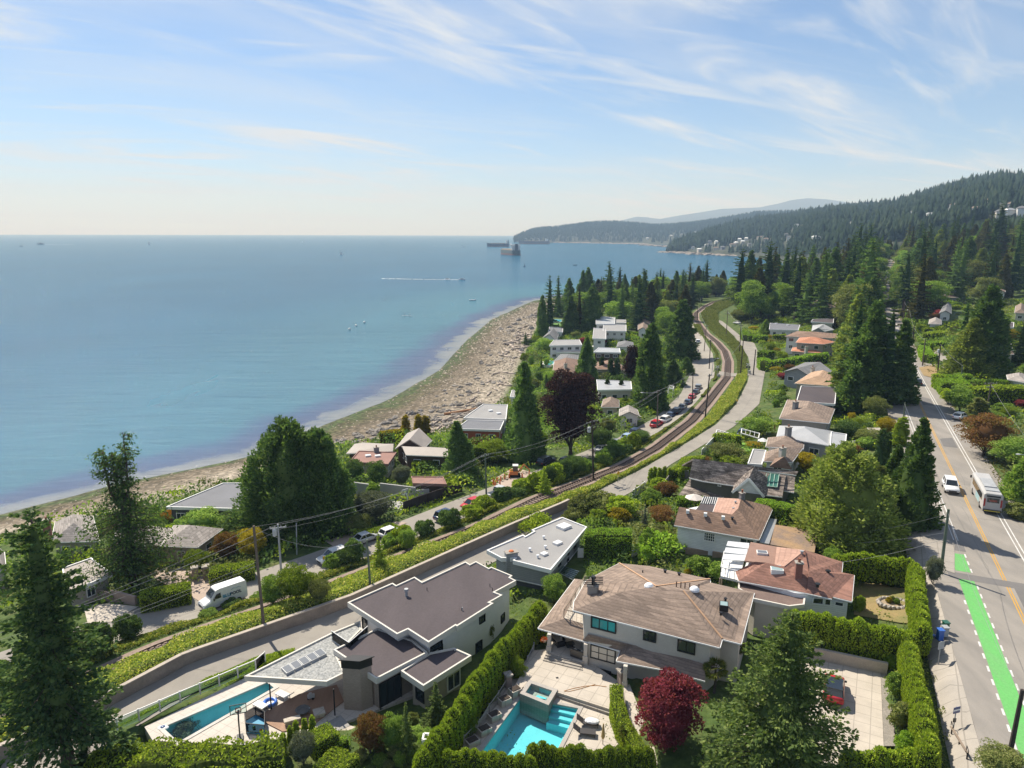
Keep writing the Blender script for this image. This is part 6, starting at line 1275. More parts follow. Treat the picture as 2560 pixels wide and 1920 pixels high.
def beech():
 g=gnd(1232,985);H_=zat(g.x,g.y,792)-g.z;R=62*mpp(g.x,g.y,12);parts=broad(H_,R,96,130,150,.42,.08,'purple',.8,1,10,.5)
 root=thing('copper_beech','large dark purple copper beech beside the lower road','tree',tuple(g))
 for nm,me in zip(('trunk','crown'),parts):o=bpy.data.objects.new(nm,me);COL.objects.link(o);o.parent=root
big_left();sparse_left();spruce_right();big_cedar();maple_red();beech()
TL=[('dome',1818,1172,966,225,'goldcedar','massive sunlit olive cedar beside the upper road, between road and steep shake roof'),('cedar0',1770,1150,1020,110,'goldcedar','smaller olive cedar leaning on the left of the massive sunlit cedar'),('cedar1',1965,1135,905,118,'cedar','tall pointed conifer at the road edge beside the white car'),('cedar0',1925,1110,965,90,'cedar','narrow conifer squeezed behind the tall roadside conifer'),('cedar2',1885,1140,1005,90,'olive','rounded pale-green pine in front of the tall roadside conifer'),('column',1898,1010,925,26,'fir','thin dark cypress beside the white garden chairs'),('column',1912,1005,932,22,'fir','second thin dark cypress right of the white garden chairs'),('column',1944,960,900,36,'hedge','rounded bright column tree at the edge of the upper road'),('fir1',1838,872,640,124,'fir','tallest left conifer of the dark cluster beside the upper road'),('cedar1',1872,880,652,132,'cedar','broad middle conifer of the dark cluster beside the upper road'),('fir1',1908,876,660,122,'fir','right tall conifer of the dark cluster beside the upper road'),('cedar1',1935,868,692,96,'cedar','short right-hand conifer of the dark roadside cluster'),('cedar2',1815,865,745,56,'goldcedar','low yellowish conifer at the left foot of the dark roadside cluster'),('cedar0',1858,885,755,100,'cedar','low spreading conifer filling the front of the dark roadside cluster'),('fir1',2072,800,640,76,'cedar','left pointed tree of the twin cedars right of the road'),('cedar2',2118,808,618,104,'cedar','broad right tree of the twin cedars right of the road'),('cedar0',2090,812,690,110,'goldcedar','lower olive cedar at the foot of the twin cedars'),('fir3',2150,560,440,66,'fir','tallest dark conifer on the wooded slope at the upper right'),('fir0',2200,790,690,70,'fir','dark conifer at the right edge behind the pavilion'),('cedar1',1130,992,784,104,'cedar','tall dark pointed conifer left of the copper beech'),('cedar1',988,1032,910,88,'cedar','dark pointed conifer beside the long seamed metal roof'),('cedar2',1401,884,700,82,'cedar','tall dark conifer beside the lower road, right of the slim trio'),('cedar2',1470,776,648,74,'cedar','tall dense dark conifer beside the railway bend'),('cedar0',1266,830,730,56,'cedar','bushy conifer between the beach houses and the copper beech'),('cedar2',1171,728,638,30,'cedar','lone narrow conifer standing at the top of the beach'),('cedar2',1232,722,640,42,'cedar','left tree of the dark pair behind the small beach lawn'),('cedar2',1276,718,622,46,'cedar','right tree of the dark pair behind the small beach lawn'),('fir2',1135,745,716,22,'cedar','small dark conifer beside the white steep-gabled cottage'),('column',1299,815,770,16,'fir','first slim dark conifer in the row before the twin-peaked bungalow'),('column',1318,822,774,17,'fir','tallest slim dark conifer in the row before the twin-peaked bungalow'),('column',1332,822,772,18,'fir','right slim dark conifer in the row before the twin-peaked bungalow'),('column',1311,862,818,16,'fir','slim dark conifer at the left of the cream white-roofed house'),('column',1341,862,820,15,'fir','slim dark conifer at the right of the cream white-roofed house'),('broad1',1362,830,742,44,'purple','drooping dark purple tree left of the tall conifer by the lower road'),('cedar0',1452,832,778,58,'deep','rounded dark yew beside the lower road near the rail crossing'),('cedar0',1482,808,772,40,'cedar','dark yew hedge tree nearest the rail crossing'),('broad0',1345,880,860,60,'lime','bright lime shrub tree in front of the tall conifer by the lower road'),('broad2',1312,884,862,40,'green','green garden tree left of the tiny white garden house'),('fir2',92,1290,1150,110,'goldcedar','olive conifer behind the shaggy dark corner tree'),('broad2',546,1205,1140,74,'gold','bright yellow-leaved tree beside the wooden pole above the lower road'),('broad2',490,1210,1148,76,'rust','rust-leaved tree left of the bright yellow tree'),('broad2',425,1238,1186,62,'lime','pale lime tree over the forecourt gate'),('broad2',375,1128,1100,56,'orange','orange-flowered shrub tree behind the pointed bungalow roof'),('broad1',440,1150,1100,110,'green','green thicket tree below the wide slate beach house'),('broad1',520,1155,1098,100,'deep','dark thicket tree between slate beach house and huge cedar'),('broad2',805,1128,1060,104,'silver','grey-green rhododendron tree beside the tall concrete court wall'),('broad2',775,1150,1108,74,'olive','spreading low olive maple behind the iron fence'),('fir2',800,1075,1050,26,'green','small pointed green tree above the grey-green rhododendron'),('broad2',766,1050,988,50,'deep','dark bushy tree left below the rust-roofed house'),('broad2',815,1052,994,56,'deep','dark bushy tree right below the rust-roofed house'),('broad2',868,1050,1004,50,'silver','silvery tree left of the small rust-roofed shed'),('column',877,940,896,22,'gold','left golden pointed shrub by the beach'),('column',905,944,895,24,'gold','middle golden pointed shrub by the beach'),('column',920,942,897,24,'gold','right golden pointed shrub by the beach'),('broad1',1072,1000,950,70,'lime','bright lime tree wall beside the tall conifer left of the copper beech'),('broad2',1160,985,930,60,'green','green tree filling between the tall conifer and the copper beech'),('broad2',1190,838,800,46,'green','green tree beside the small curved pool'),('broad2',1295,970,925,70,'deep','dark low tree right of the copper beech at the road edge'),('broad2',880,1190,1140,46,'green','upright green bush tree on the railway side of the lower road'),('fir2',820,1230,1150,48,'hedge','young bright conifer beside the short wooden pole'),('fir2',1175,1065,1005,44,'hedge','young bright conifer in the hedgerow left of the tall transformer pole'),('broad2',640,1300,1218,90,'lime','bright tree of heaven in the hedgerow behind the white van'),('broad2',590,1310,1240,74,'green','dark green tree directly right of the white van'),('broad2',690,1300,1250,60,'olive','reddish-tipped bush tree in the hedgerow right of the bright tree of heaven'),('fir2',186,1668,1566,66,'fir','small dark conifer at the foot of the shaggy corner conifer'),('broad2',398,1590,1548,82,'silver','small round olive tree at the near end of the lap pool'),('broad2',655,1650,1578,66,'silver','grey-leaved rounded shrub beside the row of small cone shrubs'),('broad2',800,1625,1540,90,'rust','rusty red-leaved tree in front of the stone-clad wing'),('broad2',848,1622,1542,70,'green','green garden tree right of the rusty red tree'),('fir2',880,1640,1512,60,'spruce','slim young spruce in front of the modern house entry'),('fir2',942,1560,1470,66,'spruce','bushy dark young spruce beside the entry roof of the modern house'),('broad2',1055,1385,1342,30,'olive','spindly yellow-green sapling against the white side wall'),('broad2',1118,1475,1418,44,'lime','bright lime magnolia beside the pool terrace steps'),('broad2',1065,1520,1485,40,'lime','lime bush beside the upper balustrade'),('broad2',1012,1600,1535,46,'lime','lime bush beside the lower balustrade'),('broad2',925,1620,1575,50,'green','light green shrub at the foot of the columnar hedge'),('broad2',1197,1302,1240,66,'green','round clipped tree beside the grey house wall'),('ball0',1163,1150,1100,88,'hedge','broad dome-shaped clipped topiary behind the grey house'),('ball0',1421,1192,1135,114,'bright','large dome-topped clipped shrub left of the white bungalow'),('shrub0',1400,1195,1140,44,'green','loose shrub at the left end of the large dome-topped shrub'),('shrub0',1255,1115,1068,70,'olive','left bushy juniper on the mound by the lane'),('shrub1',1300,1110,1062,90,'olive','middle spreading juniper on the mound by the lane'),('shrub0',1345,1115,1070,76,'hedge','right bushy juniper on the mound by the lane'),('shrub2',1290,1132,1100,50,'lime','low yellow-green bush in front of the junipers'),('shrub2',1335,1130,1097,54,'gold','golden-green bush in front of the junipers'),('shrub1',1240,1128,1098,60,'olive','bronze heather bush in front of the junipers'),('shrub0',1405,1090,1055,50,'green','rounded green shrub beside the white lane gate'),('shrub0',1425,1060,1030,46,'hedge','clipped rounded shrub by the stone terrace wall'),('fir2',1392,1140,1092,26,'silver','small silvery weeping tree by the low timber fence'),('broad2',1430,1130,1092,70,'rust','bronze-leaved garden tree left of the white bungalow'),('broad2',1565,990,958,90,'olive','olive garden tree in front of the white garage block'),('broad2',1740,1020,975,56,'gold','yellow-green tree beside the red-trimmed chimney'),('broad2',1635,940,900,88,'green','green garden tree beside the lane above the small lawn'),('broad2',1800,1225,1180,50,'green','leafy green tree at the back corner of the russet house'),('shrub0',1840,1262,1215,46,'green','leafy green shrub by the right end of the russet roof'),('shrub0',1512,1240,1200,66,'green','green shrub bed between white bungalow and tan house'),('shrub1',1555,1250,1210,60,'green','second green shrub in the bed below the white awnings'),('ball1',1487,1240,1222,20,'gold','small bright yellow round shrub in the bed behind the tan house'),('shrub2',1395,1215,1180,44,'bright','bright clipped bush at the foot of the dome-topped shrub'),('shrub0',1925,1440,1412,34,'bright','bright bush at the top corner of the parking court'),('shrub0',1935,1500,1450,50,'green','dark round bush halfway along the parking court edge'),('shrub0',1945,1570,1515,60,'olive','bronze-tipped bush at the lower parking court edge'),('shrub0',1955,1630,1580,50,'bright','bright bush at the lowest parking court corner'),('shrub0',1855,1320,1285,30,'hedge','dark round bush against the white wall by the dry lawn'),('broad2',2015,1262,1200,44,'silver','white-flowering shrub beside the tall green pole'),('broad2',2160,1668,1620,120,'olive','yellowish bush at the bottom right corner by the leaning pole'),('broad1',2125,985,892,118,'rust','bronze-leaved spreading maple right of the road'),('broad1',2195,1010,945,100,'green','green tree at the right edge below the bronze maple'),('cedar0',2205,1075,985,90,'green','dark green tree at the right edge beside the streetlight'),('shrub0',2200,1120,1085,60,'olive','low olive bush at the right edge beside the bus'),('column',2110,905,858,44,'olive','golden-green pointed shrub behind the bronze maple'),('broad1',2072,890,830,70,'green','round dark green tree right of the road beside the parked white car'),('broad2',2048,872,838,44,'hedge','low juniper at the corner of the road and driveway'),('broad2',2162,862,842,40,'red','crimson shrub in front of the deep dark-sided hedge'),('broad2',2205,880,862,30,'red','second crimson shrub at the right edge'),('broad2',2178,900,876,44,'lime','lime garden shrub right of the bronze maple'),('broad2',1855,930,900,46,'lime','yellow-green garden tree right of the brown hip roof'),('broad2',1890,905,855,60,'olive','tall olive garden tree near the upper road verge'),('broad2',1915,940,900,50,'gold','golden shrub near the upper road verge'),('broad2',1880,960,925,70,'olive','orange-tinged garden shrub beside the silver roof'),('broad2',1830,950,905,60,'deep','dark garden shrub behind the silver roof'),('broad2',1808,880,868,34,'red','crimson shrub under the dark roadside cluster'),('broad2',1690,818,804,30,'red','purple garden maple beside the blue-grey gabled house'),('broad2',1665,760,738,26,'lime','lime round tree above the squared clipped hedge'),('broad2',1678,762,750,18,'gold','orange-yellow shrub beside the low orange tiled roof'),('cedar0',1653,722,690,32,'green','round clipped green tree beside the black flat roof'),('broad2',1600,695,668,60,'olive','olive garden tree at the far end of the upper lane'),('broad2',1628,712,704,26,'gold','golden clipped dome above the squared hedge'),('cedar2',1728,690,648,30,'cedar','left pointed conifer beside the large beige house'),('cedar2',1738,694,650,30,'cedar','right pointed conifer beside the large beige house'),('broad2',1768,690,672,30,'green','green shrub under the large beige house windows'),('broad2',2030,690,668,34,'red','crimson garden maple left of the small white balconied house'),('broad2',2020,700,676,36,'rust','bronze maple beside the curved clipped hedge'),('broad2',1982,650,634,22,'red','small crimson tree at the end of the ranch house hedge'),('broad2',2010,734,724,30,'purple','purple shrub above the bright side street hedge'),('broad2',2178,740,708,40,'gold','yellow tree right of the twin cedars'),('broad2',1285,742,724,34,'lime','lime shrub left of the white cubic villa'),('broad2',1260,748,728,30,'red','pinkish-red shrub left of the white cubic villa'),('broad2',1302,746,730,22,'red','crimson shrub at the end of the L-shaped hedge'),('broad2',1365,712,694,34,'lime','lime tree beside the small tan gabled roof'),('broad1',1180,760,730,60,'green','dark garden thicket below the white steep-gabled cottage'),]
for kd,bx,by,ty,w,mt,lb in TL:
 nm='shrub' if kd.startswith(('shrub','ball'))else 'conifer' if kd.startswith('fir')else 'cedar_tree' if kd.startswith('cedar')else 'cypress' if kd.startswith('column')else 'broadleaf_tree'
 T(kd,bx,by,ty,w,mt,lb,nm,'shrub' if nm=='shrub' else 'tree')
for k,(x,y)in enumerate((r2(480,1420),r2(537,1370),r2(583,1325),r2(650,1305),r2(712,1285))):
 T('column',x,y+38,y-14,19,'hedge','small cone-shaped cypress in the row of five beside the timber deck','cone_shrub','shrub','cone shrubs beside the deck')
for k,(x,y)in enumerate(((1405,1046),(1414,1043),(1424,1045),(1434,1042),(1446,1046))):
 T('column',x,y,y-36,15,'hedge','dark cypress column in the row at the lane corner','cypress','tree','cypress columns at the lane corner')
hg('boxwood',[r2(740,1330),r2(830,1420)],1.9,1.5,'hedge','square clipped boxwood block behind the small cone shrubs',size=.13)
hg('boxwood',[r2(910,1430),r2(955,1455)],1.1,.7,'bright','small clipped boxwood cube beside the garden path',size=.12)
hg('boxwood',[r2(790,1560),r2(900,1600),r2(1000,1640)],2.2,1.0,'hedge','low clipped boxwood bed at the bottom edge left of the garden path',size=.14)
def palm(fn,x,y,h,R,label,z=None):
 g=gnd(*fn(x,y))if z is None else at3(*fn(x,y),z);root=thing('fan_palm',label,'palm',tuple(g));mb=MB();mb.path([(0,0,-.2),(.05,0,h*.5),(0,0,h)],[.13,.11,.09],8);Lv=Leaves();rg=random.Random(int(x))
 for k in range(26):
  az=rg.uniform(0,6.28);el=rg.uniform(-.5,1.1);d=np.array([math.cos(az)*math.cos(el),math.sin(az)*math.cos(el),math.sin(el)]);c=np.array([0,0,h])+d*R*.45;mb.tube((0,0,h),tuple(c),.015,.012,4)
  sd=np.cross(d,[0,0,1]);sd/=np.linalg.norm(sd)+1e-6;a=np.linspace(-1.3,1.3,17);D=d*np.cos(a)[:,None]+sd*np.sin(a)[:,None];D[:,2]-=.25;Lv.add(*cards(c+D*R*.3,D,R*.62,R*.10))
 for nm,me in(('trunk',mesh_of('trunk',mb,BARK)),('crown',Lv.mesh('crown',LM['palm']))):o=bpy.data.objects.new(nm,me);COL.objects.link(o);o.parent=root
palm(r4,740,900,2.6,1.0,'fan palm under the right eave of the tan house');palm(r4,590,1060,2.2,1.1,'yellowing fan palm left of the large spruce');palm(r3,1680,1500,1.3,.8,'small fan palm at the bottom corner of the pool terrace',9.6)
# growth nobody could count
def strip(c0,d0,c1,d1,y0,y1):return offcurve(c0,d0,y0,y1,60)+offcurve(c1,d1,y0,y1,60)[::-1]
cover('bramble',strip(C_RAIL,2.7,C_WALL,-.45,44,100),30000,.24,.75,'bramble')
cover('bramble',strip(C_RAIL,2.7,C_WALL,-.5,99,205),34000,.34,1.0,'bramble',3)
cover('meadow_grass',strip(C_RAIL,2.8,C_WALL,-.6,203,330),22000,.55,.6,'olive',4)
cover('meadow_grass',strip(C_RAIL,2.8,C_WALL,-.6,328,440),16000,.7,.9,'olive',5)
cover('meadow_grass',strip(C_LR,7.6,C_RAIL,-2.6,140,205),16000,.40,.6,'olive',3,.3)
cover('meadow_grass',strip(C_LR,7.6,C_RAIL,-2.6,205,320),12000,.55,.7,'olive',4)
cover('bramble',strip(C_LR,7.2,C_RAIL,-2.4,40,142),40000,.30,.8,'bramble',3)
cover('grass',[at(*q,8.7)for q in(r1(760,1390),r1(1300,1120),r1(1640,935),r1(1760,905),r1(1830,880),r1(2042,775),r2(570,700),r2(540,740),r2(300,850),r2(0,1000),r1(2042,830),r1(1350,1120),r1(940,1330))],14000,.13,.28,'hedge',2)
cover('verge_grass',mo(5.2,60,420,60)+mo(8.0,60,420,60)[::-1],9000,.30,.3,'dry',3,.35)
cover('verge_grass',mo(-8.6,30,76,30)+mo(-7.9,30,76,30)[::-1],2500,.16,.2,'olive',2,.2)
# garden and hedgerow shrubs, each its own thing
FOOT=[]
for o in list(COL.objects):
 if o.parent is None and o.get('category')in('house','carport')and not o.get('kind'):
  for c in o.children:
   if c.name.split('.')[0]in('wall','garage','brick_wing','entry_wing','canopy','lower_roof'):
    w=WL[c.name];xs=[v.co.x+w[0]for v in c.data.vertices];ys=[v.co.y+w[1]for v in c.data.vertices];FOOT.append((min(xs),max(xs),min(ys),max(ys)))
def blocked(x,y,r):
 for a,b,c,d in FOOT:
  if a-r*.5<x<b+r*.5 and c-r*.5<y<d+r*.5:return True
 l,rl,w=cx(C_LR,y),cx(C_RAIL,y),cx(C_WALL,y)
 if l-r*.6-.6<x<l+8.6+r*.6:return True
 if abs(x-rl)<3.4+r*.6 or w-r<x<w+5.4+r:return True
 m_=MX(y);return m_-7.6-r<x<m_+6.6+r
def infill(P,n,spec,group,seed,fence=True,wr=(1.0,2.2),hr=(1.0,2.6),sep=1.0,where='',tries=40,low=False):
 """spec: (kind, leaf, colour word)"""
 global RNG
 RNG=np.random.default_rng(seed);rg=random.Random(seed);pts=scatter_in(P,n*tries//4);got=[]
 for x,y in pts:
  if len(got)>=n:break
  r=rg.uniform(*wr)
  if blocked(x,y,r)or(low and-40<x<-22 and 62<y<82 and(r>1.25 or rg.random()<.4))or any((x-a)**2+(y-b)**2<(sep*(r+q))**2*.6 for a,b,q in got):continue
  got.append((x,y,r));kd,mt,wd=rg.choice(spec);h=(rg.uniform(.7,1.2)if low and-40<x<-22 and 62<y<82 else rg.uniform(*hr))*(1.0 if kd[0]in 'sb' else 1.5)
  nm='shrub' if kd[:2]in('sh','ba')else 'conifer' if kd[:2]in('fi','ce','co')else 'broadleaf_tree'
  place(kd,x,y,H(x,y)-.1,h,r,mt,nm,wd+' '+where,'shrub' if nm=='shrub' else 'tree',group)
SH=[('shrub0','green','mid-green shrub'),('shrub1','deep','dark green shrub'),('shrub2','green','mid-green shrub'),('shrub0','olive','olive shrub'),('shrub1','lime','lime shrub'),('shrub0','hedge','bright green shrub'),('broad2','green','small green tree')]
gp=lambda pts:[Vector(gnd(x,y)[:2])for x,y in pts]
hedgerow=offcurve(C_RAIL,-7.4,46,152,60)+offcurve(C_RAIL,-3.6,46,152,60)[::-1]
infill(hedgerow,56,[('shrub0','green','green bush'),('shrub1','deep','dark bush'),('shrub2','deep','dark bush'),('shrub0','hedge','bright bush'),('broad2','deep','dark small tree')],'bushes in the hedgerow between lower road and railway',3,wr=(1.2,2.2),hr=(2.2,4.0),sep=.62,where='in the hedgerow between lower road and railway',tries=80,low=True)
infill(gp([(150,1270),(330,1240),(330,1190),(560,1215),(700,1150),(540,1110),(360,1105),(60,1190)]),34,SH,'garden plants of the left beach houses',4,where='in the gardens of the left beach houses')
infill(gp([(720,1120),(880,1080),(1000,1050),(1250,960),(1400,890),(1480,830),(1480,740),(1400,700),(1180,700),(1130,760),(1100,850),(1000,950),(760,1040)]),105,SH+[('fir2','cedar','small dark conifer'),('broad0','deep','dark garden tree')],'garden plants between beach and lower road',5,wr=(1.1,2.8),hr=(1.2,3.6),where='among the houses between the beach and the lower road')
infill(gp([(1400,1110),(1480,1020),(1640,910),(1690,840),(1640,740),(1800,700),(1830,800),(1900,860),(1960,1000),(1850,1000),(1740,1060),(1640,1180),(1480,1240),(1380,1210)]),66,SH+[('broad2','rust','bronze garden tree'),('broad2','gold','yellow garden shrub')],'garden plants between the lane and the upper road',6,wr=(.9,2.2),hr=(1.0,2.6),where='in the gardens between the lane and the upper road')
infill(gp([(2110,900),(2212,930),(2330,900),(2330,690),(2050,660),(1985,690),(2040,740),(2050,830)]),56,SH+[('broad0','green','green garden tree'),('fir2','cedar','dark conifer')],'garden plants right of the upper road',7,wr=(1.2,3.2),hr=(1.4,4),where='in the gardens right of the upper road')
infill(gp([(760,1640),(900,1560),(930,1600),(905,1655),(780,1670)]),16,SH[:4],'shrubs in the bottom garden bed',8,wr=(.5,1.0),hr=(.6,1.3),where='in the garden bed at the bottom edge')
infill([Vector(p)for p in((-13.2,80),(-6,90),(2,100),(9,108),(12,106),(5,97),(-3,87),(-9,78))],0,SH,'x',9)
def undergrowth(P,n,leaf,hgt,mts,patch,bald,seed,lo=-9):
 global RNG
 RNG=np.random.default_rng(seed);q=scatter_in(P,n);ok=~np.array([blocked(x,y,.15)for x,y in q]);q=q[ok];v=vnoise(q[:,0],q[:,1],patch,seed)+.5;v2=vnoise(q[:,0],q[:,1],patch*2.6,seed+1)+.5;w=vnoise(q[:,0],q[:,1],patch*1.7,seed+2)+.5
 keep=(v2>bald)&(Hq(q[:,0],q[:,1])>lo);q,v,w=q[keep],v[keep],w[keep];k=len(mts);cls=np.clip((w*1.4-.2)*k,0,k-1).astype(int)
 z=Hq(q[:,0],q[:,1])+hgt*np.clip(v*1.8-.35,.05,1.3)*np.sqrt(RNG.random(len(q)))
 for i,mt in enumerate(mts):
  s=cls==i;m_=int(s.sum())
  if not m_:continue
  C=np.stack([q[s,0],q[s,1],z[s]],-1);D=RNG.normal(size=(m_,3))*.8+np.array([0,0,.45]);sz=leaf*RNG.uniform(.6,1.4,m_);V,F=cards(C,D,sz,sz*.62);o=link('undergrowth',npmesh('undergrowth',V,F,LM[mt]));o['kind']='stuff'
yard_l=[Vector((cx(C_UP,y)+1.5,y))for y in np.linspace(75,330,40)]+offcurve(C_LR,-.3,75,330,40)[::-1]
undergrowth(yard_l,110000,.50,2.3,['green','deep','hedge','deep','olive'],4.0,.16,51)
yard_m=offcurve(C_WALL,5.6,74,320,60)+mo(-7.4,74,320,30)[::-1]
undergrowth(yard_m,95000,.42,1.6,['hedge','green','deep','lime','olive'],3.2,.2,52)
yard_r=mo(7.2,70,420,30)+[Vector((330,420)),Vector((250,300)),Vector((150,180)),Vector((95,90))]
undergrowth(yard_r,90000,.62,2.0,['green','deep','hedge','olive'],5,.2,53)
undergrowth(offcurve(C_WALL,5.0,30,74,40)+mo(-8.4,30,74,30)[::-1],26000,.2,.35,['hedge','green','olive'],3,.2,54)
# the wood behind
def wood(P,n,spec,group,seed,where,hr,sep,avoid=True):
 global RNG
 RNG=np.random.default_rng(seed);rg=random.Random(seed);got=[]
 for x,y in scatter_in(P,n*14):
  if len(got)>=n:break
  kd,mt,wd,hs=rg.choice(spec);h=rg.uniform(*hr)*hs;(_,h0,r0)=proto(kd);r=r0*h/h0*rg.uniform(1.05,1.45)
  if avoid and y<250 and blocked(x,y,r*.5):continue
  if abs(x-MX(y))<5.2+r*.2 or abs(x-cx(C_RAIL,y))<3.2+r*.4 or(y<330 and cx(C_WALL,y)-1<x<cx(C_WALL,y)+6+r*.4):continue
  if any((x-a)**2+(y-b)**2<(sep*(r+q))**2 for a,b,q in got):continue
  got.append((x,y,r));nm='conifer' if kd[:2]=='fi' else 'cedar_tree' if kd[:2]=='ce' else 'broadleaf_tree';place(kd,x,y,H(x,y)-.3,h,r,mt,nm,wd+' '+where,'tree',group)
CON=[('fir0','fir','dark pointed conifer',1),('fir1','fir','dark pointed conifer',1),('fir3','fir','tall bare-stemmed conifer',1.1),('fir0','cedar','green pointed conifer',.95),('fir2','cedar','green pointed conifer',.8),('cedar2','goldcedar','olive cedar',.75),('cedar0','brown','brownish cedar',.75),('cedar1','cedar','dense green cedar',.85),('cedar1','brown','brownish cedar',.8),('fir1','brown','brownish conifer',.9)]
DEC=[('broad0','green','bright broadleaf tree',.55),('broad1','olive','olive broadleaf tree',.55),('broad1','green','bright broadleaf tree',.6)]
def wp(*p):return[Vector(q)for q in p]
PT=offcurve(C_LR,-2,285,520,30)+[Vector((cx(C_UP,y)+4,y))for y in np.linspace(520,330,20)]
wood(PT,60,CON+DEC*2,'trees on the point between beach and railway',21,'on the wooded point between the beach and the railway',(18,29),.55)
wood([Vector((cx(C_RAIL,y)-6,y))for y in np.linspace(330,560,20)]+[Vector((cx(C_RAIL,y)-46,y))for y in np.linspace(560,330,20)],30,CON+DEC,'trees on the point between beach and railway',22,'on the wooded point between the beach and the railway',(18,27),.55)
A_=[Vector((cx(C_WALL,y)+8,y))for y in np.linspace(318,640,24)]+mo(-5.5,250,640,24)[::-1]
wood(A_,125,CON*2+DEC*3,'trees of the wood left of the far upper road',23,'in the wood left of the far upper road',(19,36),.50)
B_=mo(6,260,700,20)+[Vector((460,700)),Vector((420,560)),Vector((330,420)),Vector((250,345))]
wood(B_,130,CON*2+DEC*2,'trees of the wood right of the far upper road',24,'in the wood right of the far upper road',(19,36),.50)
Bn=wp((150,210),(230,330),(400,480),(380,330),(260,230),(190,190));wood(Bn,46,CON+DEC*4,'trees behind the gardens right of the road',27,'behind the gardens right of the upper road',(12,20),.7)
ED=[('cedar1','cedar','dense green cedar',.8),('fir2','cedar','green pointed conifer',.9),('broad1','green','bright broadleaf tree',.75),('cedar0','goldcedar','olive cedar',.8),('broad1','olive','olive broadleaf tree',.75)]
wood(mo(-6.3,185,620,40)+mo(-14,185,620,40)[::-1],56,ED,'trees lining the far upper road',29,'lining the left edge of the far upper road',(20,28),.36)
wood(mo(6.8,330,640,30)+mo(14,330,640,30)[::-1],24,ED,'trees lining the far upper road',30,'lining the right edge of the far upper road',(18,26),.42)
LATE=wp((330,640),(440,815),(700,815),(700,500),(520,520),(460,640))
def lowtrees(name,pts,hs,mt,seed):
 """distant wood that reads as one mass: every tree a small ragged cone"""
 rg=np.random.default_rng(seed);n=len(pts);Vs=[];Fs=[];k=0;a=np.arange(6)*PI/3
 tiers=((.0,.24,.62),(.28,.20,.86),(.55,.13,1.06))
 base=[]
 for z0,r,z1 in tiers:
  ang=a[None]+rg.uniform(0,6,(n,1));rr=r*rg.uniform(.65,1.25,(n,6));ring=np.stack([np.cos(ang)*rr,np.sin(ang)*rr,np.full((n,6),z0)+rg.uniform(-.07,.07,(n,6))],-1)
  tip=np.stack([rg.normal(size=n)*.015,rg.normal(size=n)*.015,np.full(n,z1)],-1)[:,None];V=np.concatenate([ring,tip],1)*hs[:,None,None]+pts[:,None]
  Vs.append(V.reshape(-1,3));i=np.arange(n)[:,None]*7+k;Fs.append(np.stack([i+np.arange(6),i+(np.arange(6)+1)%6,np.broadcast_to(i+6,(n,6))],-1).reshape(-1,3));k+=n*7
 o=link(name,npmesh(name,np.concatenate(Vs),np.concatenate(Fs),mt));o['kind']='stuff';return o
FARW=leafmat('distant_conifers',(.020,.034,.022),(.028,.045,.027),(.042,.058,.032),0,.1)
def on_hill(V,n,seed,q0=0.0,q1=1.3,xpow=1.0,ridge=0):
 rg=np.random.default_rng(seed);nx,nr,_=V.shape;i=rg.random(n)*(nx-1.01);q=q0+(q1-q0)*rg.random(n)**xpow
 if ridge:q[:ridge]=rg.uniform(.93,1.06,ridge)
 j=np.clip(q*(nr-9),1,nr-2.01);i0,j0=i.astype(int),j.astype(int);fi,fj=(i-i0)[:,None],(j-j0)[:,None]
 return(V[i0,j0]*(1-fi)+V[i0+1,j0]*fi)*(1-fj)+(V[i0,j0+1]*(1-fi)+V[i0+1,j0+1]*fi)*fj
rg_=np.random.default_rng(2)
def hill_hit(V,x,y):
 v=V-np.array([0,0,CAMZ]);dz=v@_f;PX=(1280+FPX*(v@_r)/dz)/S;PY=(960-FPX*(v@_u)/dz)/S
 i=int(np.argmin(np.abs(PX[:,8]-x)));k=np.where(PY[i,1:]<=y)[0];k=int(k[0])+1 if len(k)else 6
 i=int(np.argmin(np.abs(PX[:,k]-x)));return Vector(V[i,k])
HS_M=[(1500,540),(1512,543),(1524,536),(1536,533),(1545,541),(1560,540),(1580,538),(1530,527),(1545,527),(1590,528),(1604,530),(1617,532),(1598,521),(1640,516),(1655,528),(1612,523),(1700,513),(1706,525),(1760,522),(1720,497),(1780,489),(1846,490),(1870,482),(1890,467),(1899,464),(2010,480),(2050,470),(2095,480),(2110,474),(2165,468),(2176,474),(2190,460),(2195,420),(2205,470),(2060,452),(1975,470),(2140,450)]
HS_H=[(1450,512),(1625,487),(1660,484),(1500,505),(1475,509),(1400,517),(1560,497)]
HH=[hill_hit(V_MID,x,y)for x,y in HS_M]+[hill_hit(V_HEAD,x,y)for x,y in HS_H]
def clear(P):
 ok=np.ones(len(P),bool)
 for h in HH:
  d=np.hypot(h.x,h.y);u=np.array([h.x,h.y])/d;a=P[:,:2]-np.array([h.x,h.y]);al=a@u;la=np.abs(a@np.array([-u[1],u[0]]));ok&=~((al<16)&(al>-d*.045)&(la<13))
 return P[ok]
P=on_hill(V_MID,21000,31,.02,1.12,.8,1800);P=clear(P);lowtrees('hillside_wood',P,rg_.uniform(8,19,len(P))*np.where(rg_.random(len(P))<.10,1.45,1),FARW,32)
P=on_hill(V_HEAD,9000,33,.03,1.1,.8,1500);P=clear(P);lowtrees('headland_wood',P,rg_.uniform(10,24,len(P)),FARW,34)
q=scatter_in(LATE,2600);q=np.concatenate([q,np.stack([rg_.uniform(90,520,900),rg_.uniform(640,1250,900)],-1)]);zq=Hq(q[:,0],np.minimum(q[:,1],815));ok=(zq>3)&(q[:,1]<815)&((np.abs(q[:,0]-MX(q[:,1]))>9)|(q[:,1]>645));q,zq=q[ok],zq[ok]
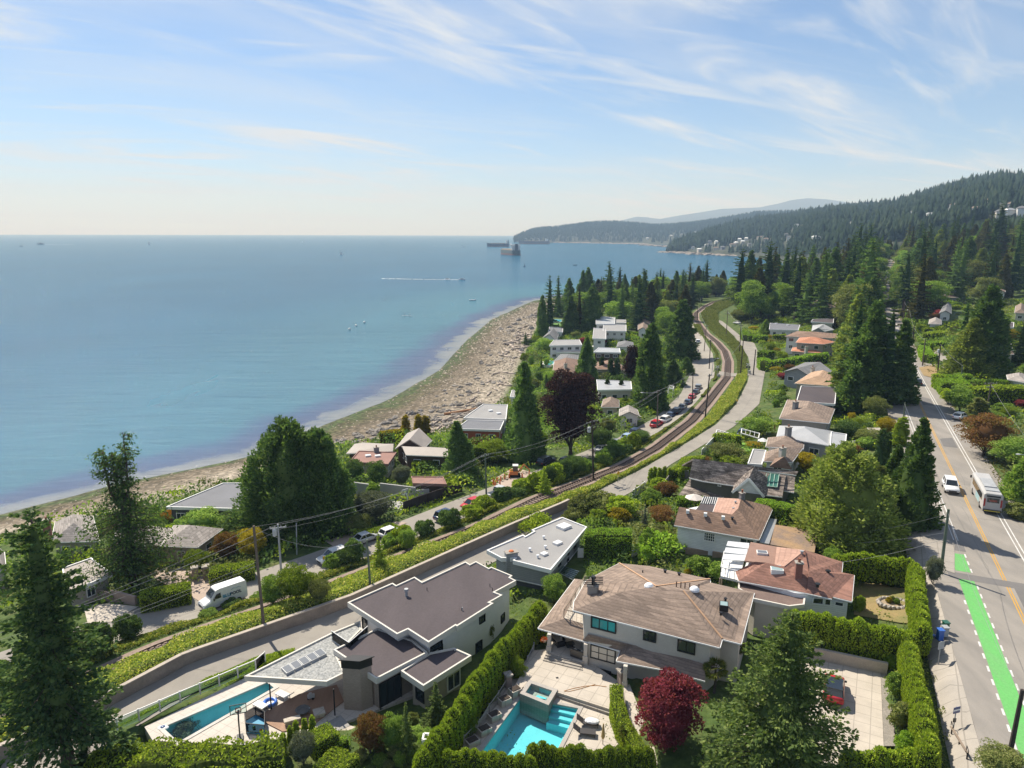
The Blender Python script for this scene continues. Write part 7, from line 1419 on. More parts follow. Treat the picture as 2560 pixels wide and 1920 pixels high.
lowtrees('distant_wood',np.stack([q[:,0],q[:,1],zq-1],-1),rg_.uniform(14,24,len(q)),FARW,35)
def hill_houses():
 rg=random.Random(4);spots=[]
 for p in HH:
  w,d,h=rg.uniform(7,13),rg.uniform(6,9),rg.uniform(3.5,6);rz=rg.uniform(-.4,.4);t=thing('hillside_house','small pale house among the trees on the slopes across the bay','house',tuple(p),'houses on the slopes across the bay')
  mb=MB();mb.box(p.x,p.y,p.z-6,p.z+h,w,d,rz);part('wall',mb,rg.choice((STUCCO,CREAM,GREYW,STUCCO)),t)
  c,s_=math.cos(rz),math.sin(rz);q=[(p.x+c*u-s_*v,p.y+s_*u+c*v)for u,v in((-w*.56,-d*.6),(w*.56,-d*.6),(w*.56,d*.6),(-w*.56,d*.6),(-w*.3,0),(w*.3,0))]
  roofmesh('roof',t,[(*q[i],p.z+h+(2.4 if i>3 else 0))for i in range(6)],[(0,1,5,4),(1,2,5),(2,3,4,5),(3,0,4)],rg.choice((SH_GREY,SILVER,WTRIM,SH_TAN)),.3)
hill_houses()
ROCK=mat('shore_rock',(.36,.31,.26),.95,(.24,.205,.175),.05,.4,.25)
def far_rock(pts,w,h,seed):
 rg=random.Random(seed);mb=MB()
 for(x,y,D)in pts:
  p=at_dist(x,y,D);p.z=0
  for k in range(5):mb.ell((p.x+rg.uniform(-w,w),p.y+rg.uniform(-w,w)*.5,.2),rg.uniform(.4,1)*w,rg.uniform(.3,.8)*w,rg.uniform(.4,1)*h,9,5,.25)
 o=struct('shore_rocks',mb,ROCK);return o
far_rock([(1440+6*k,546+k*.55,1895-14*k)for k in range(10)]+[(1500+8*k,551+.4*k,1720-12*k)for k in range(12)],14,4,1)
far_rock([(1155+18*k,519.5+.3*k,3900-45*k)for k in range(14)]+[(1400+12*k,524+.7*k,3000-90*k)for k in range(5)],22,5,2)
# vehicles (built once per kind, then copied with their parts)
def paint(name,col,rough=.3):
 if name in MATS:return MATS[name]
 mt,t,out=newmat(name);b=N(t,'ShaderNodeBsdfPrincipled',i_Roughness=rough);b.inputs['Base Color'].default_value=(*col,1);b.inputs['Coat Weight'].default_value=.4
 n=noise(t,3,3);r=ramp(t,n,((.3,tuple(c*.92 for c in col)),(.7,col)));t.links.new(r.outputs[0],b.inputs['Base Color']);t.links.new(b.outputs[0],out.inputs[0]);MATS[name]=mt;return mt
PW,PB,PR,PG,PN,PS=paint('white_paint',(.78,.78,.78)),paint('black_paint',(.02,.02,.023)),paint('red_paint',(.50,.02,.03)),paint('grey_paint',(.20,.21,.22)),paint('navy_paint',(.03,.05,.11)),paint('silver_paint',(.50,.51,.52))
RUB=mat('tyre_rubber',(.018,.018,.019),.9,(.025,.025,.025),3,9,.1);RIM=mat('alloy_rim',(.45,.45,.46),.35,(.35,.35,.36),3,9,.1,metal=.6)
LAMP=mat('headlamp_lens',(.65,.66,.68),.2);TAIL=mat('tail_lamp_lens',(.38,.015,.015),.3)
CG=glass('car_glass',(.015,.02,.025),.05)
def loft(mb,secs):
 """secs: list of closed rings with equal counts"""
 n=len(secs[0]);v=[p for s in secs for p in s];f=[(i*n+k,i*n+(k+1)%n,(i+1)*n+(k+1)%n,(i+1)*n+k)for i in range(len(secs)-1)for k in range(n)];f+=[tuple(range(n-1,-1,-1)),tuple(range((len(secs)-1)*n,len(secs)*n))];mb.add(v,f)
CARK=.88
def car_kind(kind):
 L,W,hb,hr,prof,cab={'saloon':(4.6,1.8,.92,1.42,[(-2.3,.55,.85),(-2.1,.3,.95),(-1.5,.25,.98),(0,.25,.96),(1.0,.25,.94),(1.9,.28,.80),(2.25,.42,.66)],(-1.75,-1.0,.35,1.15)),'hatchback':(4.1,1.75,.95,1.48,[(-2.05,.5,.9),(-1.9,.3,1.0),(-1,.25,1.0),(.3,.25,.98),(1.0,.25,.95),(1.75,.28,.82),(2.05,.42,.66)],(-1.95,-1.5,.25,1.1)),'suv':(4.7,1.9,1.08,1.74,[(-2.35,.55,1.0),(-2.25,.36,1.1),(-1.2,.32,1.1),(.3,.32,1.1),(1.1,.32,1.08),(2.0,.34,.98),(2.35,.5,.8)],(-2.2,-1.85,.35,1.1)),'pickup':(5.5,1.95,1.08,1.82,[(-2.75,.6,1.0),(-2.65,.42,1.08),(-.9,.38,1.08),(.4,.38,1.1),(1.2,.38,1.1),(2.4,.4,1.02),(2.75,.55,.85)],(-.75,-.55,.75,1.4)),}[kind]
 root=bpy.data.objects.new(kind,None);COL.objects.link(root);WL[root.name]=(0,0,0)
 mb=MB();loft(mb,[[(x,-W*.44,z0),(x,-W*.5,z0+.12),(x,-W*.5,z1-.16),(x,-W*.44,z1),(x,W*.44,z1),(x,W*.5,z1-.16),(x,W*.5,z0+.12),(x,W*.44,z0)]for x,z0,z1 in prof]);part('body',mb,PW,root,True)
 a,b,c,d=cab;wb,wt=W*.45,W*.37;zb=hb
 V=[(a,-wb,zb),(d,-wb,zb),(d,wb,zb),(a,wb,zb),(b,-wt,hr),(c,-wt,hr),(c,wt,hr),(b,wt,hr)]
 mb=MB();mb.add(V,[(0,1,5,4),(1,2,6,5),(2,3,7,6),(3,0,4,7)]);part('window',mb,CG,root)
 mb=MB();mb.prism([(b-.06,-wt-.03),(c+.06,-wt-.03),(c+.06,wt+.03),(b-.06,wt+.03)],hr-.03,hr+.05)
 for i,j in((0,4),(1,5),(2,6),(3,7)):mb.bar(V[i],V[j],.09)
 for s in(-1,1):m_=(a+d)/2-.1;mb.bar((m_,s*wb,zb),((b+c)/2-.1,s*wt,hr),.09,.05)
 part('roof',mb,PW,root)
 if kind=='pickup':mb=MB();mb.box(-1.75,0,1.085,1.10,1.75,W*.78);part('cargo_bed',mb,PB,root)
 for x in(-L*.30,L*.31):
  for s in(-1,1):
   mb=MB();mb.tube((x,s*(W/2-.20),.33),(x,s*(W/2+.02),.33),.33,n=14);w=part('wheel',mb,RUB,root);mb=MB();mb.tube((x,s*(W/2+.0),.33),(x,s*(W/2+.03),.33),.21,n=10);part('rim',mb,RIM,w)
 zf,zr=prof[-1][2]-.08,prof[0][2]-.1
 for s in(-1,1):
  mb=MB();mb.box(L/2-.06,s*W*.34,zf-.14,zf+.02,.14,.36);part('headlight',mb,LAMP,root);mb=MB();mb.box(-L/2+.04,s*W*.37,zr-.22,zr,.12,.26);part('tail_light',mb,TAIL,root)
  mb=MB();mb.box(d-.25,s*(W/2+.06),hb-.02,hb+.14,.12,.2);part('mirror',mb,PB,root)
 mb=MB();mb.box(L/2-.03,0,.45,.68,.1,W*.55);part('grille',mb,PB,root);return root
CARS={k:car_kind(k)for k in('saloon','hatchback','suv','pickup')};USED=set()
def car(kind,px,az,pt,label,group=None,z=None,roof=None):
 g=gnd(*px)if z is None else at3(*px,z);r=CARS[kind]if kind not in USED else copy_tree(CARS[kind]);USED.add(kind)
 r.location=(g.x,g.y,g.z+.07);r.rotation_euler.z=az;r.scale=(CARK,)*3;r.name=kind+'_car' if kind!='pickup' else 'pickup_truck';tag(r,label,'car' if kind!='pickup' else 'pickup',group)
 for c in r.children:
  n=c.name.split('.')[0]
  if n in('body','roof'):c.material_slots[0].link='OBJECT';c.material_slots[0].material=(roof if n=='roof' and roof else pt)
 return r
dirm=math.atan2(1,.4483)
def dirc(c,px):g=gnd(*px);return math.atan2(1,(cx(c,g.y+3)-cx(c,g.y-3))/6)
def carl(kind,px,pt,label,flip=False,**k):return car(kind,px,dirc(C_LR,px)+(PI if flip else 0),pt,label,**k)
car('suv',s5(830,1135),dirm+PI,PW,'white sport utility car coming down the upper road beside the bus')
car('suv',s5(525,435),dirm+PI,PS,'silver car coming down the far upper road behind the dark cluster shadow')
car('saloon',s5(585,335),dirm,PB,'black car going away on the far upper road')
car('hatchback',s5(905,598),dirm-.5,PW,'white car parked on the driveway left of the bronze maple')
car('hatchback',(1800,1500),1.12,PR,'red car with black roof glass standing in the parking court',z=hDr,roof=paint('dark_glass_roof',(.02,.025,.03),.1))
car('suv',(720,1212),dirc(C_LR,(720,1212))+PI,PW,'white sport utility car in the shade of the huge cedar')
carl('saloon',(790,1170),PS,'grey car half hidden behind the bright young conifer on the lower road')
carl('hatchback',(845,1158),PW,'white car on the lower road between two bushes')
carl('suv',(965,1122),PN,'dark blue car with roof rails on the lower road')
carl('hatchback',(1018,1096),PR,'orange-red car mostly hidden behind the hedgerow',flip=True)
carl('pickup',(1078,1072),PS,'silver pickup with red tail lights at the foot of the grey street pole')
carl('suv',(1180,1003),PB,'black car parked in the beech shade on the lower road')
carl('hatchback',(1225,1002),PB,'second black car in the beech shade nearer the hedgerow')
carl('saloon',(1300,975),PS,'pale car in the hedgerow gap left of the blue one')
carl('saloon',(1330,962),PG,'grey car parked beside the hedgerow before the diamond sign')
carl('hatchback',(1356,950),paint('pale_blue_paint',(.30,.42,.55)),'light blue car parked beside the diamond sign')
carl('suv',(1374,940),PN,'navy car parked right of the light blue car')
carl('suv',(1418,922),PR,'red car parked at the foot of the street lamp pole')
carl('suv',(1438,912),PW,'white minivan parked behind the red car')
for k,(x,y,pt,kd,lb)in enumerate(((1449,902,PN,'saloon','navy car in the parking row just behind the white minivan'),(1462,894,PB,'suv','black car fourth in the parking row by the railway'),(1474,884,PG,'saloon','grey car in the parking row by the railway'),(1486,874,PN,'hatchback','dark blue car in the parking row near the slim pole'),(1495,862,PR,'hatchback','red car in the parking row beside the slim pole'),(1503,852,PB,'saloon','black car at the far end of the parking row'),(1508,842,PG,'suv','grey car nearest the rail crossing'))):carl(kd,(x,y),pt,lb)
carl('suv',(1507,742),PW,'white car on the lower road beyond the rail crossing')
car('suv',(1606,943),1.0,PN,'dark car parked on the lane beside the green garden tree')
car('saloon',(1592,700),1.9,PW,'white car parked by the hedge at the far end of the upper lane')
car('saloon',(1290,752),.3,PW,'white car parked beside the bright L-shaped hedge')
def big_van():
 g=gnd(437,1322);az=math.atan2(*(lambda p,q:(q.y-p.y,q.x-p.x))(gnd(528,1292),gnd(438,1322)));root=thing('delivery_van','white high-roofed panel van lettered with a pool company name on the forecourt','van',(0,0,0));mb=MB();W=1.75
 prof=[(-2.6,.4,2.22),(-2.5,.32,2.36),(0.6,.32,2.38),(1.0,.32,2.30),(1.62,.32,1.55),(1.75,.32,1.28),(2.45,.34,1.05),(2.6,.45,.85)]
 loft(mb,[[(x,-W*.46,z0),(x,-W*.5,z0+.1),(x,-W*.5,min(1.1,z1-.1)),(x,-W*.40,z1),(x,W*.40,z1),(x,W*.5,min(1.1,z1-.1)),(x,W*.5,z0+.1),(x,W*.46,z0)]for x,z0,z1 in prof]);part('body',mb,PW,root,False)
 mb=MB();mb.add([(1.06,-W*.37,2.20),(1.06,W*.37,2.20),(1.645,W*.40,1.56),(1.645,-W*.40,1.56)],[(0,1,2,3)]);mb.v=[(x+.03,y,z+.03)for x,y,z in mb.v];part('windscreen',mb,CG,root)
 for s in(-1,1):mb=MB();mb.add([(.55,s*W*.465,1.95),(1.0,s*W*.455,1.9),(1.5,s*W*.49,1.38),(.55,s*W*.498,1.38)],[(0,1,2,3)]);mb.v=[(x,y+s*.03,z)for x,y,z in mb.v];part('window',mb,CG,root)
 for x in(-1.5,1.75):
  for s in(-1,1):mb=MB();mb.tube((x,s*(W/2-.2),.33),(x,s*(W/2+.02),.33),.34,n=14);w=part('wheel',mb,RUB,root);mb=MB();mb.tube((x,s*W/2,.33),(x,s*(W/2+.03),.33),.2,n=10);part('rim',mb,RIM,w)
 for s in(-1,1):
  mb=MB();mb.box(2.5,s*.62,.82,1.0,.14,.3);part('headlight',mb,LAMP,root);mb=MB();mb.box(1.4,s*(W/2+.12),1.3,1.6,.12,.18);part('mirror',mb,PB,root)
 mb=MB();mb.box(2.58,0,.5,.78,.08,1.1);part('grille',mb,PB,root)
 for txt,x,col in(('BLU',.35,paint('logo_blue',(.03,.30,.48))),('POOL',-.52,paint('logo_navy',(.02,.035,.09)))):
  cu=bpy.data.curves.new('lettering','FONT');cu.body=txt;cu.size=.52;cu.extrude=.006;cu.offset=.012;tmp=bpy.data.objects.new('tmp',cu);COL.objects.link(tmp);bpy.context.view_layer.update()
  me=bpy.data.meshes.new_from_object(tmp.evaluated_get(bpy.context.evaluated_depsgraph_get()));bpy.data.objects.remove(tmp);me.materials.clear();me.materials.append(col)
  M_=Matrix(((-1,0,0,x),(0,0,1,W*.492+.03),(0,.985,.0,1.22),(0,0,0,1)));me.transform(M_);o=link('lettering',me,root)
 mb=MB();mb.path([(-.7,W*.46+.02,1.85),(-1.0,W*.46+.02,1.98),(-1.3,W*.46+.02,1.86),(-1.6,W*.46+.02,1.95),(-1.9,W*.46+.02,1.84)],.018,4);part('wave_logo',mb,paint('logo_blue',(.03,.30,.48)),root)
 c=(gnd(437,1322)+gnd(527,1290))/2;root.location=(c.x,c.y,c.z+.06);root.rotation_euler.z=az;root.scale=(.97,1,1);return root
big_van()
def bus():
 L,W,Hh=9.6,2.05,2.75;g=gnd(*s5(1140,1318));root=thing('city_bus','silver-grey city bus driving away up the right lane of the upper road','bus',(0,0,0));mb=MB()
 loft(mb,[[(x,-W/2+.05,.32),(x,-W/2,.5),(x,-W/2,Hh-.25),(x,-W/2+.2,Hh-dz),(x,W/2-.2,Hh-dz),(x,W/2,Hh-.25),(x,W/2,.5),(x,W/2-.05,.32)]for x,dz in((-L/2,.08),(-L/2+.15,0),(L/2-.3,0),(L/2,.15))]);part('body',mb,mat('bus_silver',(.46,.45,.44),.4,(.42,.41,.40),.7,6,.04),root)
 for s in(-1,1):
  n=7
  for k in range(n):x0=-L/2+1.2+k*(L-2.2)/n;mb=MB();mb.box(x0+.55,s*(W/2+.0),1.35,2.2,(L-2.2)/n-.12,.04);part('window',mb,CG,root)
  mb=MB();mb.box(-.6,s*(W/2+.0),.5,1.25,2.6,.03);part('side_panel',mb,paint('aqua_panel',(.35,.58,.62)),root)
  for x in(-L*.26,L*.33):mb=MB();mb.tube((x,s*(W/2-.25),.42),(x,s*(W/2+.02),.42),.42,n=14);w=part('wheel',mb,RUB,root);mb=MB();mb.tube((x,s*(W/2),.42),(x,s*(W/2+.03),.42),.22,n=10);part('rim',mb,RIM,w)
  mb=MB();mb.box(-L/2+.02,s*.9,1.0,2.0,.10,.18);part('tail_light',mb,TAIL,root);mb=MB();mb.box(L/2-.2,s*(W/2+.14),1.9,2.25,.1,.2);part('mirror',mb,PB,root)
 mb=MB();mb.box(-L/2,0,1.55,2.15,.05,1.3);r=part('rear_window',mb,CG,root);mb=MB();mb.box(-L/2-.03,0,1.68,1.9,.02,.8);part('route_sign',mb,paint('sign_red',(.25,.03,.02)),r)
 mb=MB();mb.box(-L/2,0,2.25,2.45,.04,1.5);part('louvre',mb,DARKM,root);mb=MB();mb.box(-L/2-.03,0,.34,.62,.16,1.95);part('bumper',mb,PB,root);mb=MB();mb.box(-L/2-.12,0,.40,.50,.02,1.7);part('warning_stripe',mb,paint('yellow_stripe',(.6,.5,.02)),root)
 mb=MB();mb.prism([(-2.2,-.7),(1.6,-.7),(1.6,.7),(-2.2,.7)],Hh-.02,Hh+.14);mb.prism([(-3.9,-.75),(-2.6,-.75),(-2.6,.75),(-3.9,.75)],Hh-.02,Hh+.10);part('roof_unit',mb,mat('roof_unit_grey',(.40,.41,.42),.5),root)
 mb=MB();mb.box(L/2-.02,0,1.2,2.3,.06,1.8);part('windscreen',mb,CG,root)
 d=Vector((math.cos(dirm),math.sin(dirm)));root.location=(g.x+d.x*L*.46,g.y+d.y*L*.46,14.06);root.rotation_euler.z=dirm;root.scale=(.92,.98,.98)
bus()
def excavator():
 g=gnd(1112,1030);root=thing('mini_excavator','small orange tracked digger among orange barriers on the forecourt','digger',tuple(g));x,y,z=g
 for s in(-1,1):mb=MB();mb.box(x,y+s*.6,z,z+.5,1.9,.35);part('track',mb,RUB,root)
 mb=MB();mb.box(x-.2,y,z+.55,z+1.2,1.5,1.3);part('body',mb,paint('digger_orange',(.6,.17,.03)),root);mb=MB();mb.box(x+.1,y,z+1.2,z+2.1,.9,1.0);part('cab',mb,CG,root);mb=MB();mb.box(x+.1,y,z+2.1,z+2.2,1.0,1.1);part('cab_roof',mb,PW,root)
 mb=MB();mb.path([(x+.6,y,z+.9),(x+1.6,y,z+2.3),(x+2.6,y,z+1.3),(x+2.5,y,z+.5)],[.14,.12,.1,.12],6);part('arm',mb,paint('digger_orange',(.6,.17,.03)),root)
excavator()
for k,(x,y)in enumerate(((1066,1046),(1074,1042),(1082,1040),(1090,1036),(1100,1034),(1128,1034),(1148,1048),(1150,1044),(1070,1050),(1080,1050))):
 g=gnd(x,y);mb=MB();mb.lathe(tuple(g),[(.26,0),(.26,.06),(.15,.07),(.12,.9),(.05,.95)],8);solo('traffic_barrel',mb,paint('barrier_orange',(.62,.14,.03)),'orange safety post standing on the works forecourt','safety post','orange posts on the works forecourt')
# poles and wires
POLEW=mat('pole_wood',(.16,.125,.10),.9,(.115,.09,.07),1,7,.15);POLED=mat('dark_pole_wood',(.05,.04,.034),.9,(.04,.032,.028),1,7,.15);POLEG=mat('green_treated_pole',(.13,.16,.115),.9,(.10,.125,.09),1,7,.12);POLEM=mat('grey_metal_pole',(.40,.42,.44),.5,(.34,.36,.38),1,7,.06)
TOP={}
def pole(key,b,t,mt,label,r=.13,arms=(),tr=None,lamp=None,name='utility_pole',cat='utility pole'):
 g=gnd(*b);zt=zat(g.x,g.y,t[1]);h=zt-g.z;d=ray(*t);L_=(Vector((d[0],d[1])).normalized());k=(g.y)/d[1];lean=Vector((d[0]*k-g.x,0));lean.x=max(-.5,min(.5,lean.x))
 root=thing(name,label,cat,tuple(g));mb=MB();mb.tube((g.x,g.y,g.z-.2),(g.x+lean.x,g.y,zt),r,r*.72,9);part('shaft',mb,mt,root);TOP[key]=Vector((g.x+lean.x,g.y,zt))
 for dz,w,az in arms:mb=MB();q=TOP[key];c,s_=math.cos(az)*w/2,math.sin(az)*w/2;mb.bar((q.x-c,q.y-s_,zt-dz),(q.x+c,q.y+s_,zt-dz),.10,.12);a=part('crossarm',mb,mt,root);mb=MB();[mb.lathe((q.x+c*f,q.y+s_*f,zt-dz+.05),[(.05,0),(.07,.1),(.04,.2)],6)for f in(-.92,-.35,.35,.92)];part('insulator',mb,GREYM,a)
 if tr:q=TOP[key];mb=MB();mb.lathe((q.x+tr[0],q.y-.15,zt-tr[1]-.9),[(.26,0),(.28,.1),(.28,.8),(.2,.9)],10);part('transformer',mb,mat('transformer_grey',(.55,.57,.59),.5),root)
 if lamp:q=TOP[key];mb=MB();e=(q.x+lamp[0],q.y+lamp[1],zt+lamp[2]);mb.path([(q.x,q.y,zt-.5),((q.x*.5+e[0]*.5),(q.y*.5+e[1]*.5),e[2]-.05),e],.05,6);a=part('lamp_arm',mb,GREYM,root);mb=MB();mb.ell(e,.38,.17,.10,8,5);part('lamp_head',mb,mat('lamp_head_grey',(.6,.61,.62),.5),a)
 return root
pole('p1',(570.5,1358),(548,1136),POLEW,'brown wooden pole in the hedgerow right of the white van',.16)
pole('p2',(607.6,1236),(600,1132),POLEM,'pale metal pole with white transformer below the yellow-leaved tree',.15,arms=[(.5,2.0,.3)],tr=(-.4,.6))
pole('p2b',(641,1198),(640,1130),POLEM,'thin blue-grey metal pole in front of the huge cedar',.09)
pole('p3',(800,1268),(792.5,1166),POLEG,'short bare wooden pole on the bramble bank beside the lane',.14)
pole('p4',(1051,1085),(1048,980),POLEG,'greenish pole at the edge of the works forecourt',.15,arms=[(.4,1.6,.8)])
pole('p5',(1282,1037),(1277.7,909),POLED,'tall dark pole with grey transformer in the hedgerow',.17,arms=[(.3,2.6,.7),(1.3,1.6,.7)],tr=(-.45,1.0))
pole('p6',(1419.5,926),(1421.6,843),POLEW,'pole with long lamp arm over the parking row',.15,arms=[(.3,1.4,.7)],lamp=(-3.4,.3,-.6))
pole('p7',(1523,904),(1533,808),POLED,'tall dark pole between the railway and the parking row',.17,arms=[(.4,1.2,.7)])
pole('p8',(1495.8,869),(1497,804),POLED,'slim dark pole beside the red car of the parking row',.14)
pole('p9',(1532,797),(1535,734),POLED,'dark pole left of the rail just beyond the crossing',.15,arms=[(.4,1.8,.5)])
pole('p10',(1537,812),(1541,776),POLEM,'grey lamp post at the rail crossing',.10,lamp=(1.4,.2,.2),name='street_lamp',cat='street lamp')
pole('p11',(1599.5,807),(1606,733),POLED,'dark pole on the crossing corner of the grass verge',.16)
pole('p12',(1597.5,761),(1601,701),POLED,'tall dark pole on the grass verge beside the upper lane',.16,arms=[(.3,1.6,.2)])
pole('p13',(1627,811),(1632.5,755),POLED,'dark pole standing in the middle of the lane junction',.18)
pole('p14',(1569,723),(1572,671),POLEW,'pole with crossarms on the verge near the far rail bend',.17,arms=[(.2,2.6,.2),(1.2,2.0,.2)])
pole('p15',(1521,759),(1526,703),POLEW,'pole left of the rail at the start of the bend',.15,arms=[(.3,1.6,.4)])
pole('p16',(1507,692),(1507.5,661),POLED,'small distant pole beside the rail bend',.16)
pole('r1',(2032,1238),(2049,1100),POLEG,'tall green-grey pole beside the start of the green bike lane',.17)
pole('r2',(2178,1645),(2209,1490),POLED,'dark pole leaning across the bottom right corner of the bike lane',.17)
pole('r3',(1952,905),(1955,870),POLEG,'short pole at the left edge of the upper road',.15)
pole('r4',(2131,890),(2141,826),POLEW,'pole with crossarm above the bronze maple',.16,arms=[(.3,2.6,.1),(1.0,1.6,.1)])
pole('r5',(2075,830),(2079.5,790),POLEG,'green pole beside the broad bright clipped hedge',.17)
pole('r6',(2025,807),(2032,744),POLED,'dark pole with box at the dry verge corner',.17,tr=(-.4,1.2))
pole('r7',(1992.5,790),(1999,732),POLEW,'brown pole on the dry verge beside the road',.17)
pole('r8',(1971,747),(1975,706),POLED,'dark pole before the side street',.18)
pole('r9',(1961,698),(1964,663),POLED,'distant roadside pole with white transformer',.2,tr=(-.5,1.0))
pole('r10',(1951.5,692),(1954,651),POLEW,'most distant roadside pole at the hedge end',.2)
pole('r11',(2240,1045),(2238,975),POLEM,'street lamp reaching in from the right edge above the bus',.12,lamp=(-2.6,.2,-.5),name='street_lamp',cat='street lamp')
WIRE=mat('cable',(.24,.24,.25),.5,(.3,.3,.31),1,4,.1)
def wire(a,b,sag,label,r=.022,group=None,off=(0,0,0)):
 a=Vector(TOP[a]if isinstance(a,str)else a)+Vector(off);b=Vector(TOP[b]if isinstance(b,str)else b)+Vector(off);n=14;P=[a.lerp(b,i/n)-Vector((0,0,sag*4*(i/n)*(1-i/n)))for i in range(n+1)];rr=[max(r*.6,p.length*.00011)for p in P]
 mb=MB();mb.path(P,rr,4);return solo('overhead_wire',mb,WIRE,label,'wire',group,tuple(a))
q0=at_dist(-60,1385,62);g0=Vector((q0.x,q0.y,H(q0.x,q0.y)));root=thing('utility_pole','brown wooden pole beyond the left edge carrying the lower road lines','utility pole',tuple(g0));part('shaft',MB().tube(g0,q0,.16,.12,9),POLEW,root);TOP['p0']=Vector(q0);part('crossarm',MB().bar(q0+Vector((-.9,.6,-.4)),q0+Vector((.9,-.6,-.4)),.1,.12),POLEW,root)
W0,W0c='p0','p0'
for k,(dx,dz)in enumerate(((-.9,-.4),(0,-.05),(.9,-.4))):
 lab=('left','middle','right')[k];o=(dx*.7,-dx*.5,dz)
 wire(W0,'p2',.8,lab+' overhead line of the three running from the left edge to the transformer pole',off=o);wire('p2','p4',1.4,lab+' overhead line of the three crossing in front of the huge cedar',off=o);wire('p4','p5',.9,lab+' overhead line of the three between greenish pole and tall dark pole',off=o);wire('p5','p6',.8,lab+' overhead line of the three from the tall dark pole to the lamp arm pole',off=o);wire('p6','p8',.5,lab+' overhead line of the three above the parking row',off=o)
wire('p1','p4',1.6,'single overhead line from the brown pole to the greenish pole',off=(0,0,-.1));wire(W0c,'p1',.6,'single overhead line from the left edge to the brown pole',off=(0,0,-.1));wire('p1','p3',1.3,'low overhead line from the brown pole to the short bare pole',off=(0,0,-.2))
wire(TOP['p0']+Vector((0,0,-3.2)),TOP['p1']+Vector((0,0,-4.2)),.3,'lower of two low lines along the dark railway cutting');wire(TOP['p0']+Vector((0,0,-2.8)),TOP['p1']+Vector((0,0,-3.8)),.3,'upper of two low lines along the dark railway cutting')
wire('r1',at3(1766,1150,13.45),.5,'upper service line from the tall green pole to the flat brown carport',off=(0,0,-.5));wire(TOP['r1']+Vector((0,0,-2.5)),at3(1760,1174,13.45),.4,'lower service line from the tall green pole to the flat brown carport');wire(TOP['r1']+Vector((0,0,-3.2)),at3(1819,1214,15.25),.3,'service line from the tall green pole to the russet house')
wire('r1','r3',1.2,'roadside line from the tall green pole to the short pole',off=(0,0,-.2));wire('r1','r2',.9,'roadside line down to the leaning pole',off=(0,0,-.4));wire('r4','r11',.5,'line from the crossarm pole to the right edge street lamp',off=(0,0,-.3));wire('r6','r5',.4,'line from the boxed dark pole to the green pole')
for a,b in(('p7','p11'),('p11','p12'),('p12','p14'),('p9','p15'),('p15','p16'),('r7','r8'),('r8','r9'),('r9','r10')):wire(a,b,.5,'distant overhead line spanning two dark poles',group='distant overhead lines',off=(0,0,-.3))
# boats, ships, buoys
def ship(px,Y,L,W,Hh,az,hull,label,loaded=1,cranes=3):
 p=at_dist(*px,Y);x,y=p.x,p.y;root=thing('cargo_ship',label,'ship',(x,y,0));c,s_=math.cos(az),math.sin(az);T_=lambda u,v,z:(x+c*u-s_*v,y+s_*u+c*v,z)
 mb=MB();secs=[]
 for u,wf,hf in((-L/2,.62,1.02),(-L*.46,.92,1.0),(-L*.3,1,.98),(L*.3,1,.98),(L*.42,.78,1.08),(L*.49,.2,1.25),(L*.5,.03,1.28)):
  secs.append([T_(u,-W/2*wf*.9,-2),T_(u,-W/2*wf,Hh*.4),T_(u,-W/2*wf,Hh*hf),T_(u,W/2*wf,Hh*hf),T_(u,W/2*wf,Hh*.4),T_(u,W/2*wf*.9,-2)])
 loft(mb,secs);part('hull',mb,hull,root)
 mb=MB();loft(mb,[[tuple(Vector(q)+Vector((0,0,.0)))for q in(T_(u,-W/2*wf*1.012,-2),T_(u,-W/2*wf*1.012,Hh*.32),T_(u,W/2*wf*1.012,Hh*.32),T_(u,W/2*wf*1.012,-2))]for u,wf in((-L*.5,.6),(-L*.46,.92),(-L*.3,1),(L*.3,1),(L*.42,.76),(L*.495,.1))]);part('boot_topping',mb,mat('antifouling_red',(.20,.10,.085),.8),root)
 mb=MB();dk=[T_(u,v,0)[:2]for u,v in((-L*.44,-W*.44),(L*.38,-W*.42),(L*.38,W*.42),(-L*.44,W*.44))];mb.prism(dk,Hh*.97,Hh*1.0+.3);part('deck',mb,mat('ship_deck',(.30,.25,.19),.85),root)
 for k in range(5):u=-L*.22+k*L*.125;mb=MB();mb.prism([T_(u+a,b,0)[:2]for a,b in((-L*.045,-W*.3),(L*.045,-W*.3),(L*.045,W*.3),(-L*.045,W*.3))],Hh,Hh*1.0+2.2);part('hatch',mb,mat('hatch_tan',(.42,.34,.24),.8),root)
 mb=MB();mb.prism([T_(u,v,0)[:2]for u,v in((-L*.45,-W*.42),(-L*.36,-W*.42),(-L*.36,W*.42),(-L*.45,W*.42))],Hh,Hh+10);mb.prism([T_(u,v,0)[:2]for u,v in((-L*.40,-W*.55),(-L*.36,-W*.55),(-L*.36,W*.55),(-L*.40,W*.55))],Hh+10,Hh+12.5);part('bridge',mb,mat('ship_white',(.70,.69,.67),.6),root)
 mb=MB();mb.prism([T_(u,v,0)[:2]for u,v in((-L*.475,-3),(-L*.45,-3),(-L*.45,3),(-L*.475,3))],Hh,Hh+14);part('funnel',mb,paint('funnel_dark',(.05,.06,.08)),root)
 for k in range(cranes):u=-L*.16+k*L*.2;mb=MB();mb.tube(T_(u,0,Hh),T_(u,0,Hh+11),1.2,.9,8);mb.tube(T_(u,0,Hh+10),T_(u+L*.09,0,Hh+14),.7,.4,6);part('crane',mb,mat('ship_white',(.70,.69,.67),.6),root)
HG_=paint('hull_grey_green',(.055,.085,.085),.6);HN=paint('hull_navy',(.02,.04,.085),.6)
ship((1101,551),1640,105,21,11,math.radians(108),HG_,'nearest freighter with tan hatches and white bridge, seen from its stern',cranes=1)
ship((1076,531),2640,82,16,11,math.radians(183),HN,'small dark blue freighter left of the nearest one',cranes=0)
